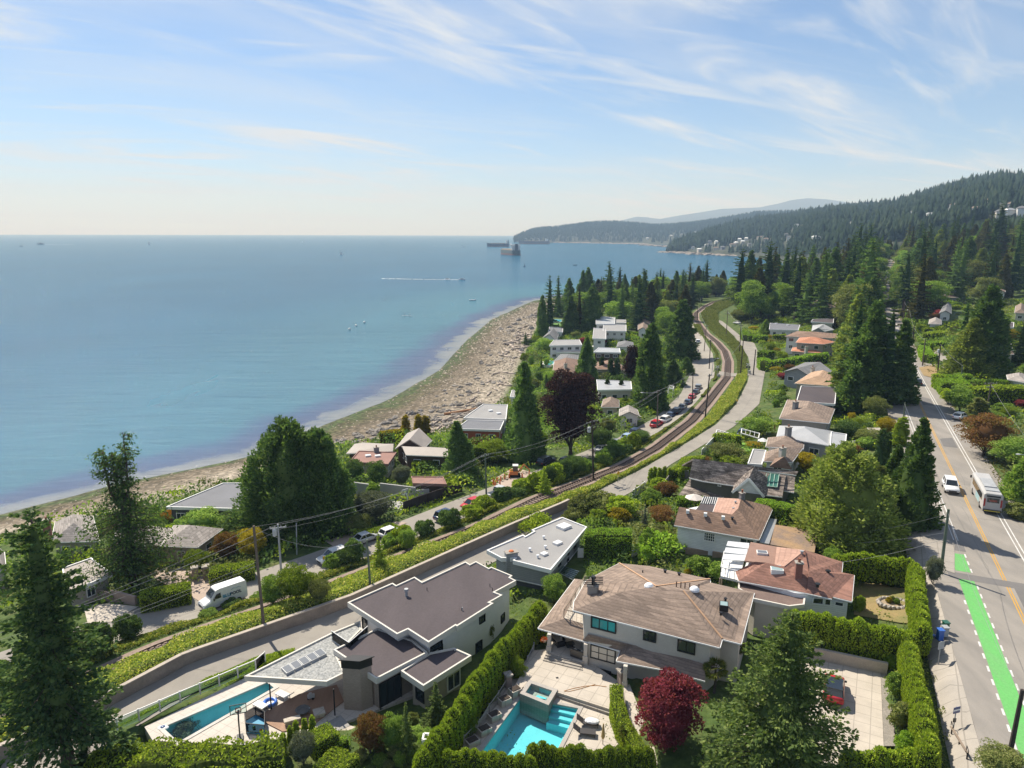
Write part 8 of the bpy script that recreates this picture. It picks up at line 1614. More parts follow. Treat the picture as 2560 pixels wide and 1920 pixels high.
ship((1154,525.5),3300,140,20,13,math.radians(180),paint('hull_maroon',(.09,.075,.10),.6),'long freighter with deck cranes lying in front of the headland',cranes=3)
def boat(name,px,L,az,label,mast=0,cab=True,wake=0,hull=None,cat='boat',z=None):
 p=at(*px,0);root=thing(name,label,cat,(p.x,p.y,0));c,s_=math.cos(az),math.sin(az);T_=lambda u,v,zz:(p.x+c*u-s_*v,p.y+s_*u+c*v,zz);W=L*.3
 mb=MB();loft(mb,[[T_(u,-W/2*wf,-.2),T_(u,-W/2*wf*1.1,L*.12*hf),T_(u,W/2*wf*1.1,L*.12*hf),T_(u,W/2*wf,-.2)]for u,wf,hf in((-L/2,.9,1),(0,1,1),(L*.32,.7,1.2),(L*.5,.05,1.4))]);part('hull',mb,hull or PW,root)
 if cab:mb=MB();mb.prism([T_(u,v,0)[:2]for u,v in((-L*.2,-W*.35),(L*.15,-W*.3),(L*.15,W*.3),(-L*.2,W*.35))],L*.12,L*.25);part('cabin',mb,PG,root)
 if mast:mb=MB();mb.tube(T_(0,0,.5),T_(0,0,mast),.12,.08,6);part('mast',mb,GREYM,root);mb=MB();mb.add([T_(-.2,.05,1.6),T_(-L*.42,.05,1.6),T_(-.2,.05,mast*.95)],[(0,1,2)]);mb.add([T_(.2,-.05,1.2),T_(L*.45,-.05,1.2),T_(.1,-.05,mast*.85)],[(0,1,2)]);part('sail',mb,PW,root)
 if wake:
  n=46;V=[];F=[];rg=random.Random(int(px[0]))
  for i in range(n+1):u=-L*.4-wake*i/n;w=L*.16+wake*.018*(i/n)**.7+rg.uniform(-.3,.3)*(1-i/n);cr=wake*.10*(i/n)**1.6;V+=[T_(u,-w+cr,.06),T_(u,w+cr,.06)]
  F=[(2*i,2*i+1,2*i+3,2*i+2)for i in range(n)if rg.random()>.55*(i/n)**1.5];mb=MB();mb.add(V,F);struct('boat_wake',mb,FOAM)
FOAM=mat('foam',(.80,.82,.83),.9,(.62,.68,.72),.5,3,.15)
boat('speedboat',(998,604.5),7,-.08,'speedboat at the front of the long double wake',wake=85);boat('speedboat',(966,604),6,-.1,'second speedboat just behind at the double wake',wake=65)
boat('motor_launch',(1001,531.5),9,math.radians(8),'white launch with a thin wake left of the freighters',wake=110);boat('tugboat',(88,528),26,math.radians(182),'dark tug crossing far out at the left',hull=HN,wake=120);boat('fishing_boat',(46,532),11,.2,'tiny dark boat left of the far tug',hull=HN)
boat('sailboat',(322,528),9,.5,'dark-sailed yacht far out at the left',mast=12,cab=False);boat('sailboat',(737,550),7,.4,'small white sailboat in the middle of the bay',mast=8,cab=False)
boat('sailboat',(653,524),7,.4,'tiny pale sailboat near the horizon',mast=9,cab=False);boat('barge',(826,527),10,.2,'tiny dark vessel near the horizon right of the sailboats',hull=HN)
boat('dinghy',(1242,573),7,.1,'small dark boat anchored off the wooded point',hull=PB,cab=False)
for k,(x,y)in enumerate(((755,712),(769,704),(787,697))):p=at(x,y,0);mb=MB();mb.ell((p.x,p.y,.25),.7,.7,.6,12,8);solo('mooring_buoy',mb,PW,('nearest','middle','farthest')[k]+' white mooring buoy in the line of three','buoy','white buoys in the bay',smooth=True)
p=at(1133,576,0);mb=MB();mb.lathe((p.x,p.y,-.2),[(1.6,0),(1.6,1),(.5,1.4),(.35,4.2),(.7,4.6),(.1,5.2)],10);solo('channel_buoy',mb,PN,'dark channel buoy off the freighters','buoy')
# people
SKIN=mat('skin',(.50,.32,.24),.7,(.46,.29,.21),4,20,.05);CLO={k:mat('cloth_'+k,c,.9,tuple(q*.8 for q in c),5,20,.1)for k,c in(('dark',(.03,.03,.04)),('white',(.6,.6,.58)),('blue',(.08,.14,.3)),('teal',(.05,.25,.3)))}
HAIR=mat('hair',(.04,.025,.018),.9)
def person(px,az,top,legs,label,z=None,stride=.25,h=1.5,arms=.15,seat=False):
 g=gnd(*px)if z is None else at3(*px,z);root=thing('person',label,'person',tuple(g));root.rotation_euler.z=az;k=h/1.75
 J=dict(pel=(0,0,.92),spi=(0,0,1.2),che=(0,0,1.38),nec=(0,0,1.5),hea=(.02,0,1.62),top=(.02,0,1.73))
 V=[J[n]for n in('pel','spi','che','nec','hea','top')];E=[(0,1),(1,2),(2,3),(3,4),(4,5)];Rr=[.14,.125,.15,.055,.098,.06]
 for s in(-1,1):
  b=len(V);f=stride*s;V+=[(0,s*.09,.86),(f*.5+.05,s*.10,.48),(f-.04,s*.10,.08),(f+.12,s*.10,.03)];E+=[(0,b),(b,b+1),(b+1,b+2),(b+2,b+3)];Rr+=[.095,.07,.045,.04]
  b=len(V);V+=[(0,s*.18,1.40),(-f*arms*2,s*.23,1.14),(-f*arms*4+.10,s*.22,.92),(-f*arms*4+.14,s*.22,.84)];E+=[(2,b),(b,b+1),(b+1,b+2),(b+2,b+3)];Rr+=[.06,.045,.035,.03]
 me=bpy.data.meshes.new('body');me.from_pydata([(x*k,y*k,zz*k)for x,y,zz in V],E,[]);o=bpy.data.objects.new('body',me);COL.objects.link(o);sm=o.modifiers.new('skin','SKIN');ss=o.modifiers.new('sub','SUBSURF');ss.levels=ss.render_levels=1
 for i,r in enumerate(Rr):me.skin_vertices[0].data[i].radius=(r*k,r*k)
 me.skin_vertices[0].data[0].use_root=True;bpy.context.view_layer.update();m2=bpy.data.meshes.new_from_object(o.evaluated_get(bpy.context.evaluated_depsgraph_get()));bpy.data.objects.remove(o)
 m2.materials.clear();[m2.materials.append(m_)for m_ in(SKIN,top,legs,HAIR)]
 for f in m2.polygons:zz=f.center.z/k;f.material_index=3 if zz>1.67 else 0 if zz>1.47 or(abs(f.center.y)/k>.19 and zz<1.2)else 1 if zz>.92 else 2
 b=bpy.data.objects.new('body',m2);COL.objects.link(b);b.parent=root;return root
person((1372,922),2.0,CLO['white'],CLO['dark'],'walker in a white top on the lower road beside the stone posts',stride=.4)
person((1497,757),1.4,CLO['dark'],CLO['blue'],'left walker of the pair on the lower road beyond the crossing');person((1508,763),1.4,CLO['blue'],CLO['dark'],'right walker of the pair on the lower road beyond the crossing')
def paddler(px,az,label,cl):
 p=at(*px,0);root=thing('paddleboard',label+' board','paddleboard',(p.x,p.y,0));mb=MB();loft(mb,[[(p.x+u,p.y-w,.02),(p.x+u,p.y-w,.16),(p.x+u,p.y+w,.16),(p.x+u,p.y+w,.02)]for u,w in((-1.6,.08),(-1.2,.36),(.8,.38),(1.6,.06))]);part('board',mb,PW,root)
 r=person(px,az,cl,CLO['dark'],label+' rider standing',0,.1);r.location.z=.16
paddler((874,682),.6,'pale paddleboard near shore, left',CLO['dark']);paddler((884,683),.8,'pale paddleboard near shore, right',CLO['white'])
boat('rowing_boat',(1021,649),5,.1,'tiny rowing boat with raised oars off the beach',cab=False)
# fences, gates, small walls
IRON=mat('black_iron',(.015,.015,.017),.6)
def fence(name,P,h,mt,label,kind='board',cat='fence',step=1.8,zb=None,top=.08):
 P=[Vector(q[:3])for q in P];root=thing(name,label,cat,tuple(P[0]));pan=MB();cap=MB();pm=mt if kind!='glass' else WTRIM
 def post(p):q=MB();q.bar(p,p+Vector((0,0,h+.08)),.10);part('post',q,pm,root)
 for i in range(len(P)-1):
  a,b=P[i],P[i+1];L_=(b-a).length;n=max(1,round(L_/step))
  for k in range(n):
   p,q=a.lerp(b,k/n),a.lerp(b,(k+1)/n);post(p)
   if kind=='board':pan.wall(p,q,.05,[min(p.z,q.z)+.08]*4,[max(p.z,q.z)*.5+min(p.z,q.z)*.5+h]*4);cap.bar(p+Vector((0,0,h+.02)),q+Vector((0,0,h+.02)),.10,.06)
   elif kind=='glass':pan.wall(p,q,.02,[min(p.z,q.z)+.08]*4,[min(p.z,q.z)+h-.05]*4);cap.bar(p+Vector((0,0,h)),q+Vector((0,0,h)),.07)
   else:
    for zz in((.12,h-.05)if kind=='iron' else(h*.35,h*.7,h)):pan.bar(p+Vector((0,0,zz)),q+Vector((0,0,zz)),.05)
    if kind=='iron':
     for j in range(1,9):c=p.lerp(q,j/9);pan.bar(c,c+Vector((0,0,h)),.02)
 post(P[-1])
 if cap.v:part('top_rail',cap,pm,root)
 part('panel' if kind in('board','glass')else 'rails',pan,clearglass()if kind=='glass' else mt,root);return root
fence('board_fence',[at3(*s3(x,y),9.3)for x,y in((1050,1290),(1225,1305),(1370,1318),(1525,1322),(1590,1300))],1.5,WTRIM,'white board fence stepping down below the flat-topped clipped hedge',step=2.6)
fence('glass_fence',[at3(*q,8.75)for q in(r1(938,1360),r1(1440,1140),r1(2042,880),r2(330,815))],1.05,DARKM,'glass pool fence with white top rail along the lane side of the lap pool','glass')
fence('dark_fence',[gnd(*s2(x,y))for x,y in((1490,935),(1620,885),(1760,835),(1975,765))],1.7,mat('black_stain',(.035,.025,.022),.85),'long black-stained board fence along the lower road below the rust-roofed shed')
fence('white_gate',[gnd(*s3(x,y))for x,y in((1555,715),(1600,690),(1665,635))],1.2,WTRIM,'white picket gate between stone pillars at the lane corner',step=1.2)
fence('iron_fence',[gnd(*s2(x,y))for x,y in((1075,1090),(1200,1080),(1320,1060),(1400,1020))],1.3,IRON,'black iron fence curving right of the stone gate pillar','iron')
fence('iron_gate',[gnd(*s2(x,y))for x,y in((900,1110),(960,1075),(1035,1065))],1.5,IRON,'black iron gate left of the stone gate pillar','iron')
fence('timber_fence',[gnd(*s3(x,y))for x,y in((1500,890),(1560,900),(1640,905),(1700,870))],1.0,WOOD2,'low weathered timber fence behind the junipers','rail')
fence('balustrade',[at3(*r3(x,y),hB)for x,y in((385,1490),(510,1360),(585,1235),(660,1130),(735,1010))],.95,CONC,'stone and metal balustrade stepping up the left edge of the pool terrace','iron')
fence('terrace_gate',[at3(*r3(x,y),hB)for x,y in((890,845),(935,760),(940,735))],.95,GREYM,'small metal gate at the top left of the pool terrace','iron')
fence('panel_fence',[gnd(*s4(x,y))for x,y in((565,535),(690,400))],1.6,WTRIM,'white panel fence beside the lane at the small garden lawn')
fence('terrace_wall',[gnd(*s4(x,y))for x,y in((195,880),(300,730),(440,740))],1.6,mat('grey_stone_wall',(.26,.24,.225),.9),'grey stone terrace wall at the left of the steep shake-roofed house')
def wallpx(P,h,th,mt,label,name='garden_wall',up=0):
 mb=MB();P=[gnd(*q)for q in P]
 for i in range(len(P)-1):mb.wall(P[i],P[i+1],th,min(P[i].z,P[i+1].z)-.3,[max(P[i].z,P[i+1].z)+h]*4)
 return solo(name,mb,mt,label,'wall')
COURT=mat('court_concrete',(.37,.365,.36),.85,(.32,.315,.31),.5,9,.06)
wallpx([s2(1060,800),s2(1300,815),s2(1590,830)],2.2,.3,COURT,'tall pale concrete court wall below the dark bushes','court_wall');wallpx([s2(1590,830),s2(1702,815)],1.6,.3,COURT,'short concrete court wall returning toward the road','court_wall');wallpx([s2(1490,915),s2(1702,820)],.9,.3,COURT,'sloping concrete parapet beside the basketball court','court_wall')
areap('sports_court',[s2(1300,880),s2(1490,920),s2(1690,830),s2(1590,838),s2(1350,830)],COURT,.10)
wallpx([r1(680,300),r1(900,330),r1(1090,360)],1.1,.3,mat('pinkish_wall',(.36,.27,.22),.9),'pinkish block wall at the entrance below the sparse tall tree')
wallpx([t2(690,1560),t2(900,1545)],.8,.4,STUCCO,'low white wall in front of the tiny white garden house')
def pillar(px,h,w,label,z=None):
 g=gnd(*px)if z is None else at3(*px,z);root=thing('stone_pillar',label,'pillar',tuple(g));mb=MB();mb.box(g.x,g.y,g.z-.3,g.z+h,w,w,.4);part('shaft',mb,BRICK,root);mb=MB();mb.box(g.x,g.y,g.z+h,g.z+h+.14,w+.2,w+.2,.4);part('cap',mb,CONC,root)
pillar(s2(1052,1110),1.8,.8,'square stone gate pillar between the iron gate and fence');pillar(s1(1690,1385),1.7,.7,'left stone gate pillar at the pink forecourt');pillar(s1(1785,1375),1.7,.7,'right stone gate pillar at the pink forecourt');pillar(r3(735,1015),1.2,.5,'stone pillar at the top end of the pool balustrade',hB);pillar(r3(1640,985),1.2,.6,'stone pillar with red flowers beside the verandah',hB2)
for k,(x,y)in enumerate(((450,1470),(545,1380),(625,1270),(705,1150),(790,1080))):
 g=at3(*r3(x,y),hB);root=thing('stone_planter',('lowest','second','middle','fourth','topmost')[k]+' raised stone planter stepping up beside the turquoise pool','planter',tuple(g),'stone planters beside the pool');mb=MB();mb.box(g.x,g.y,g.z-.1,g.z+.42+.06*k,1.0,.75,.62);part('box',mb,PALE,root);mb=MB();mb.box(g.x,g.y,g.z+.42+.06*k,g.z+.48+.06*k,.8,.55,.62);part('soil',mb,mat('soil',(.06,.045,.035),.95),root)
# garden and poolside things
def lounger(px,z,az,col,label,towel=False):
 g=at3(*px,z);root=thing('sun_lounger',label,'sun lounger',tuple(g));root.rotation_euler.z=az;WL[root.name]=(0,0,0);fm=mat('lounger_frame',(.05,.045,.045),.5)if col!='white' else WTRIM
 mb=MB();mb.box(0,0,.26,.34,1.25,.62);part('seat',mb,fm if col!='white' else WTRIM,root);mb=MB();mb.add([(-.62,-.31,.30),(-.62,.31,.30),(-1.15,.31,.72),(-1.15,-.31,.72),(-.62,-.31,.36),(-.62,.31,.36),(-1.15,.31,.78),(-1.15,-.31,.78)],[(0,1,2,3),(7,6,5,4),(0,4,5,1),(1,5,6,2),(2,6,7,3),(3,7,4,0)]);part('backrest',mb,fm,root)
 for sx in(-.55,.55):
  for sy in(-.27,.27):mb=MB();mb.bar((sx,sy,0),(sx,sy,.27),.05);part('leg',mb,fm,root)
 if towel:mb=MB();mb.ell((.1,0,.42),.62,.36,.18,12,6,.04);part('cushion',mb,PW,root)
lounger(r3(1395,1320),hB,-.15,'dark','upper sun lounger with rolled white cushion on the pool terrace',True);lounger(r3(1370,1395),hB,-.15,'dark','lower bare dark sun lounger on the pool terrace')
lounger(r2(470,1095),hA,2.6,'white','white lounger nearer the house beside the lap pool');lounger(r2(290,1180),hA,2.6,'white','white lounger farther out beside the lap pool')
def misc():
 g=at3(*r2(368,1145),hA);root=thing('paddling_ring','blue and white inflatable ring on the deck between the white loungers','inflatable ring',tuple(g));mb=MB();n,m_=16,8;v=[(g.x+(.48+.14*math.cos(b))*math.cos(a),g.y+(.48+.14*math.cos(b))*math.sin(a),g.z+.14+.14*math.sin(b))for a in[2*PI*i/n for i in range(n)]for b in[2*PI*j/m_ for j in range(m_)]];mb.add(v,[(i*m_+j,((i+1)%n)*m_+j,((i+1)%n)*m_+(j+1)%m_,i*m_+(j+1)%m_)for i in range(n)for j in range(m_)]);part('ring',mb,paint('ring_blue',(.04,.16,.6)),root,True);mb=MB();mb.lathe((g.x,g.y,g.z+.04),[(.4,0),(.4,.03)],14);part('floor',mb,PW,root)
 g=at3(*r1(1300,1345),hA-.1);root=thing('pool_float','white and blue pool float at the near end of the lap pool','pool float',(g.x,g.y,g.z));mb=MB();mb.ell((g.x,g.y,g.z+.08),.5,.34,.12,12,6);part('float',mb,PW,root,True);mb=MB();mb.ell((g.x,g.y,g.z+.16),.22,.2,.08,10,5);part('seat',mb,paint('float_navy',(.03,.07,.2)),root,True)
 def hoop(px,z,az,label,h=2.6,bd=None):
  g=at3(*px,z)if z is not None else gnd(*px);root=thing('basketball_hoop',label,'basketball hoop',tuple(g));root.rotation_euler.z=az;WL[root.name]=(0,0,0);mb=MB();mb.box(0,0,0,.18,.7,.5);part('base',mb,PB,root);mb=MB();mb.path([(0,0,.1),(.05,0,h*.75),(.55,0,h)],.06,6);part('pole',mb,bd or PB,root)
  mb=MB();[mb.bar((.58,a,h-.35+b0),(.58,c,h-.35+b1),.05)for a,b0,c,b1 in((-.6,0,.6,0),(.6,0,.6,.8),(.6,.8,-.6,.8),(-.6,.8,-.6,0),(-.2,.12,.2,.12),(.2,.12,.2,.5),(.2,.5,-.2,.5),(-.2,.5,-.2,.12))];b=part('backboard',mb,bd or PB,root);mb=MB();mb.wall((.585,-.58),(.585,.58),.012,h-.34,h+.44);part('pane',mb,clearglass(),b)
  mb=MB();Q=[(.85+.23*math.cos(a),.23*math.sin(a),h-.22)for a in[2*PI*i/14 for i in range(15)]];mb.path(Q,.02,5);r=part('rim',mb,paint('rim_red',(.6,.08,.03)),root);mb=MB();[mb.bar(Q[i],(.85+.12*math.cos(2*PI*i/14+.2),.12*math.sin(2*PI*i/14+.2),h-.62),.012)for i in range(0,14)];part('net',mb,PW,r)
 hoop(r2(128,1425),hA,1.9,'black basketball hoop with clear backboard on the lap pool deck',2.2);hoop(s2(1525,890),None,2.4,'white-framed basketball hoop on the concrete court',2.4,PW)
 P=[at(*r2(x,y),hA)for x,y in((180,1385),(330,1400),(328,1290),(255,1250),(170,1300))];root=thing('play_yard','black mesh play yard with blue base and toys on the lap pool deck','play yard',(P[0].x,P[0].y,hA));mb=MB();n=len(P)
 for i in range(n):
  a,b=P[i],P[(i+1)%n];mb.bar((a.x,a.y,hA),(a.x,a.y,hA+.95),.05);mb.bar((a.x,a.y,hA+.95),(b.x,b.y,hA+.95),.05);mb.bar((a.x,a.y,hA+.2),(b.x,b.y,hA+.2),.04)
 part('frame',mb,PB,root);mb=MB();mb.prism(P,hA+.05,hA+.18);part('base',mb,paint('play_blue',(.05,.3,.5)),root);mb=MB();[mb.wall(P[i],P[(i+1)%n],.01,hA+.2,hA+.93)for i in range(n)];part('mesh',mb,clearglass('dark_mesh',(.35,.35,.36),.1),root)
 for x,y,c,k in((240,1345,(.1,.5,.05),'green'),(295,1370,(.5,.05,.03),'red')):g=at3(*r2(x,y),hA+.18);mb=MB();mb.ell((g.x,g.y,g.z+.12),.14,.12,.12,8,6);solo('toy',mb,paint('toy_'+k,c),k+' toy lying in the mesh play yard','toy')
 g=at3(*r2(630,1225),hA+.09);root=thing('fire_bowl','round grey fire bowl on the timber deck','fire bowl',tuple(g));mb=MB();mb.lathe(tuple(g),[(.25,0),(.55,.3),(.62,.42),(.5,.42),(.4,.3)],16);part('bowl',mb,mat('cast_concrete',(.17,.165,.16),.8),root);mb=MB();mb.tube((g.x+.5,g.y+.1,g.z),(g.x+.55,g.y+.12,g.z+.5),.05);part('gas_tap',mb,GREYM,root)
 for x,y,w,d,lb,mm in((545,1300,1.3,.5,'pale stone bench at the left of the cone shrubs',PALE),(760,1240,.9,.9,'pale square ottoman under the pebbled canopy',PALE)):
  g=at3(*r2(x,y),hA+.09);root=thing('bench',lb,'bench',tuple(g));mb=MB();mb.box(g.x,g.y,g.z+.3,g.z+.42,w,d,.45);part('seat',mb,mm,root);mb=MB();mb.box(g.x,g.y,g.z,g.z+.3,w*.85,d*.7,.45);part('base',mb,mm,root)
 g=at3(*r2(695,1105),hA+.09);root=thing('toy_car','small white ride-on toy car on the timber deck','toy car',tuple(g));mb=MB();mb.box(g.x,g.y,g.z+.12,g.z+.36,.6,.32,.4);mb.box(g.x-.05,g.y,g.z+.36,g.z+.5,.25,.28,.4);part('body',mb,PS,root);[part('wheel',MB().ell((g.x+a,g.y+b,g.z+.1),.1,.06,.1,8,5),RUB,root)for a in(-.2,.2)for b in(-.17,.17)]
 def sofa(px,z,w,d,az,mt,cush,label):
  g=at3(*px,z);root=thing('outdoor_sofa',label,'sofa',tuple(g));root.rotation_euler.z=az;WL[root.name]=(0,0,0);mb=MB();mb.box(0,0,.05,.34,w,d);mb.box(0,d*.42,.34,.78,w,d*.16);mb.box(-w*.46,0,.34,.58,w*.08,d);mb.box(w*.46,0,.34,.58,w*.08,d);part('frame',mb,mt,root);mb=MB();mb.box(-w*.2,-.03,.35,.50,w*.38,d*.72);mb.box(w*.2,-.03,.35,.50,w*.38,d*.72);part('seat_cushion',mb,cush,root);mb=MB();mb.ell((-w*.25,d*.2,.62),.2,.08,.2,8,6);mb.ell((w*.22,d*.2,.62),.2,.08,.2,8,6);part('pillow',mb,PALE,root)
 sofa(r3(1130,660),10.3,1.7,.8,-1.2,DARKM,mat('cream_cushion',(.55,.45,.36),.9),'cream-cushioned porch sofa beside the front left column');sofa(r3(1300,770),10.3,1.4,.8,2.6,PB,mat('dark_cushion',(.03,.03,.035),.9),'black porch sofa on the top of the stone steps')
 g=at3(*r3(1225,690),10.3);root=thing('coffee_table','low black porch table between the two sofas','table',tuple(g));mb=MB();mb.box(g.x,g.y,g.z+.3,g.z+.36,.9,.6,.3);part('table_top',mb,PB,root);mb=MB();mb.box(g.x,g.y,g.z,g.z+.3,.6,.4,.3);part('base',mb,PB,root)
 g=at3(*r3(1022,640),11.4);root=thing('hanging_basket','hanging basket of red and orange flowers at the porch corner','flower basket',tuple(g));mb=MB();mb.lathe(tuple(g),[(.12,-.2),(.26,0),(.26,.04)],10);part('basket',mb,WOOD2,root)
 o=bpy.data.objects.new('flowers',clumps([(0,0,.1),(.1,.1,-.05),(-.12,0,-.1)],[.3,.22,.22],120,.1,'orange').mesh('flowers',leafmat('red_flowers',(.4,.03,.02),(.5,.12,.02),(.08,.12,.02),.3)));COL.objects.link(o);o.parent=root
 mb=MB();mb.tube((g.x,g.y,g.z),(g.x,g.y,11.95),.015,n=4);part('hanger',mb,DARKM,root)
 P=[at3(*r3(x,y),hB2+.02)for x,y in((1520,1010),(1440,1000),(1350,1005),(1250,1025),(1180,1045),(1215,1050),(1300,1030),(1430,992))];mb=MB();mb.path(P,.022,5);solo('garden_hose',mb,paint('hose_orange',(.5,.22,.04)),'orange garden hose lying in a loop on the upper terrace','hose')
 mb=MB();g=at3(*r3(1127,940),hB2);mb.box(g.x,g.y,hB2,hB2+.012,.22,.22,.3);solo('drain_cover',mb,DARKM,'small dark square drain cover in the upper terrace','drain cover')
 def parasol(px,z,r,mt,label,h=2.0,closed=False):
  g=gnd(*px)if z is None else at3(*px,z);root=thing('parasol',label,'parasol',tuple(g));mb=MB();mb.tube(tuple(g),(g.x,g.y,g.z+h+.1),.03,n=6);part('pole',mb,WOOD2,root);mb=MB();mb.lathe((g.x,g.y,g.z+h),[(r,-.45),(r*.5,-.18),(.03,.05)]if not closed else[(.08,-1.2),(.16,-1.0),(.05,.1)],8);part('canopy',mb,mt,root)
 parasol(s4(495,1000),12.2,1.25,mat('cream_canvas',(.66,.60,.55),.9),'cream parasol on the terrace left of the white bungalow');parasol(s4(1128,440),None,.9,WTRIM,'white parasol beside the small garden lawn',1.8);parasol(s4(1237,305),None,.6,paint('parasol_red',(.35,.02,.02)),'closed dark red parasol by the silver roof',2.0,True)
 parasol(r3(1490,1470),hB,.5,mat('tan_canvas',(.5,.36,.16),.9),'closed tan parasol by the corner of the loungers',1.7,True)
 g=gnd(*r5(620,570));root=thing('stone_ring','oval dry-stone planter ring on the dry lawn','planter',tuple(g));rg=random.Random(9);mb=MB()
 for i in range(20):a=2*PI*i/20;mb.ell((g.x+1.35*math.cos(a),g.y+1.0*math.sin(a),g.z+.22),.24*rg.uniform(.8,1.2),.22*rg.uniform(.8,1.2),.24,8,5,.15)
 part('stones',mb,mat('pale_stone',(.46,.42,.38),.9,(.34,.31,.28),1.5,6,.2),root);mb=MB();mb.lathe((g.x,g.y,g.z),[(1.2,0),(1.2,.25)],16);part('soil',mb,mat('sandy_soil',(.36,.28,.19),.95),root)
 for q,(a,b,mt_)in enumerate(((-.4,.1,'gold'),(.3,-.1,'green'),(.1,.3,'olive'))):place('shrub2',g.x+a,g.y+b,g.z+.2,.6,.35,mt_,'shrub',('golden','green','olive')[q]+' small plant growing in the oval stone ring','shrub')
 mb=MB();Q=U([s4(840,405),s4(950,405),s4(1090,425),s4(1080,470),s4(960,490),s4(870,470)],9.6);c=sum(Q,Vector((0,0)))/len(Q);area('putting_green',[gnd(*s4(x,y))for x,y in((840,405),(950,402),(1095,425),(1085,470),(960,492),(870,472))],mat('putting_green',(.13,.27,.03),.9,(.15,.30,.04),.5,12,.08),.30)
 for k,(x,y)in enumerate(((1928,438),(1972,432),(2032,438),(2085,442))):
  g=gnd(*s4(x,y));root=thing('garden_chair',('first','second','third','fourth')[k]+' white garden chair from the left on the small lawn by the roadside conifers','chair',tuple(g),'white garden chairs');mb=MB();mb.box(g.x,g.y,g.z+.3,g.z+.4,.6,.6,.2);part('seat',mb,PW,root);mb=MB();mb.box(g.x+.05,g.y+.3,g.z+.4,g.z+1.0,.6,.1,.2);part('backrest',mb,PW,root);[part('leg',MB().bar((g.x+a,g.y+b,g.z),(g.x+a,g.y+b,g.z+.3),.07),PW,root)for a in(-.25,.25)for b in(-.25,.25)]
 g=gnd(*s4(2160,400));root=thing('white_arbour','white garden shed behind the white chairs','shed',tuple(g));mb=MB();mb.box(g.x,g.y,g.z-.3,g.z+2.0,1.8,1.6,.4);part('wall',mb,WSIDE,root);roofmesh('roof',root,[(g.x-1.1,g.y-1,g.z+2),(g.x+1.1,g.y-1,g.z+2),(g.x+1.1,g.y+1,g.z+2.5),(g.x-1.1,g.y+1,g.z+2.5)],[(0,1,2,3)],PALE,.12)
 def pergola(P,z,h,label):
  root=thing('pergola',label,'pergola',(P[0].x,P[0].y,z));[part('post',MB().bar((q.x,q.y,z),(q.x,q.y,z+h),.14),WTRIM,root)for q in P];mb=MB();n=len(P);[mb.bar((P[i].x,P[i].y,z+h),(P[(i+1)%n].x,P[(i+1)%n].y,z+h),.14,.16)for i in range(n)]
  for k in range(1,4):a,b=P[0].lerp(P[1],k/4),P[3].lerp(P[2],k/4);mb.bar((a.x,a.y,z+h+.1),(b.x,b.y,z+h+.1),.05,.08)
  part('beams',mb,WTRIM,root)
 for(q,lb)in((((690,410),(815,420),(840,385),(705,375)),'white pergola at the lane end of the small garden lawn'),(((925,405),(1085,425),(1095,385),(930,370)),'white pergola above the small garden lawn')):
  P=[Vector(gnd(*s4(x,y))[:2])for x,y in q];pergola(P,H(P[0].x,P[0].y),2.1,lb)
 P=[at(*r2(x,y),9.0)for x,y in((1590,1640),(1740,1650),(1760,1600),(1600,1590))];pergola(P,9.0,2.2,'small timber entry arbour at the bottom edge left of the columnar hedge')
 P=[Vector(gnd(*t2(x,y))[:2])for x,y in((1190,1290),(1245,1300),(1255,1270),(1200,1262))];pergola(P,H(P[0].x,P[0].y),2.4,'small timber arbour beside the lower road and the dark yews')
 for k,(x,y,w)in enumerate(((585,1405,4.2),(730,1430,1.6))):g=gnd(*s4(x,y));root=thing('raised_bed',('long tan raised bed','short pink raised bed')[k]+' below the white bungalow wall','raised bed',tuple(g));mb=MB();mb.box(g.x,g.y,g.z-.2,g.z+.5,w,1.2,-.25);part('box',mb,WOOD2,root);mb=MB();mb.box(g.x,g.y,g.z+.5,g.z+.54,w-.2,1.0,-.25);part('soil',mb,mat('sandy_soil',(.36,.28,.19)),root)
 for px,lb,z0 in((((1590,930),(1600,900),(1650,893),(1700,897),(1700,925),(1650,940)),'small curved turquoise pool behind a white wall by the beach',None),(((1660,450),(1700,435),(1790,440),(1785,460),(1680,465)),'tiny turquoise pool at the beach lawn',None)):
  P=[gnd(*t1(x,y))for x,y in px];z=float(np.mean([q.z for q in P]))+.9;P=[at(*t1(x,y),z)for x,y in px];c=sum(P,Vector((0,0)))/len(P);root=thing('swimming_pool',lb,'pool',(c.x,c.y,z-1));mb=MB();mb.prism(grow(P,.6),z-1.4,z);part('surround',mb,STUCCO,root);mb=MB();mb.prism(P,z,z+.03);part('water',mb,mat('bright_pool_water',(.08,.42,.52),.1,(.10,.46,.55),.5,3,.05),root)
 areap('lawn',[t1(1645,480),t1(1795,475),t1(1800,512),t1(1650,515)],mat('bright_lawn',(.09,.19,.03),.9,(.11,.22,.04),.3,8,.1),.30)
misc()
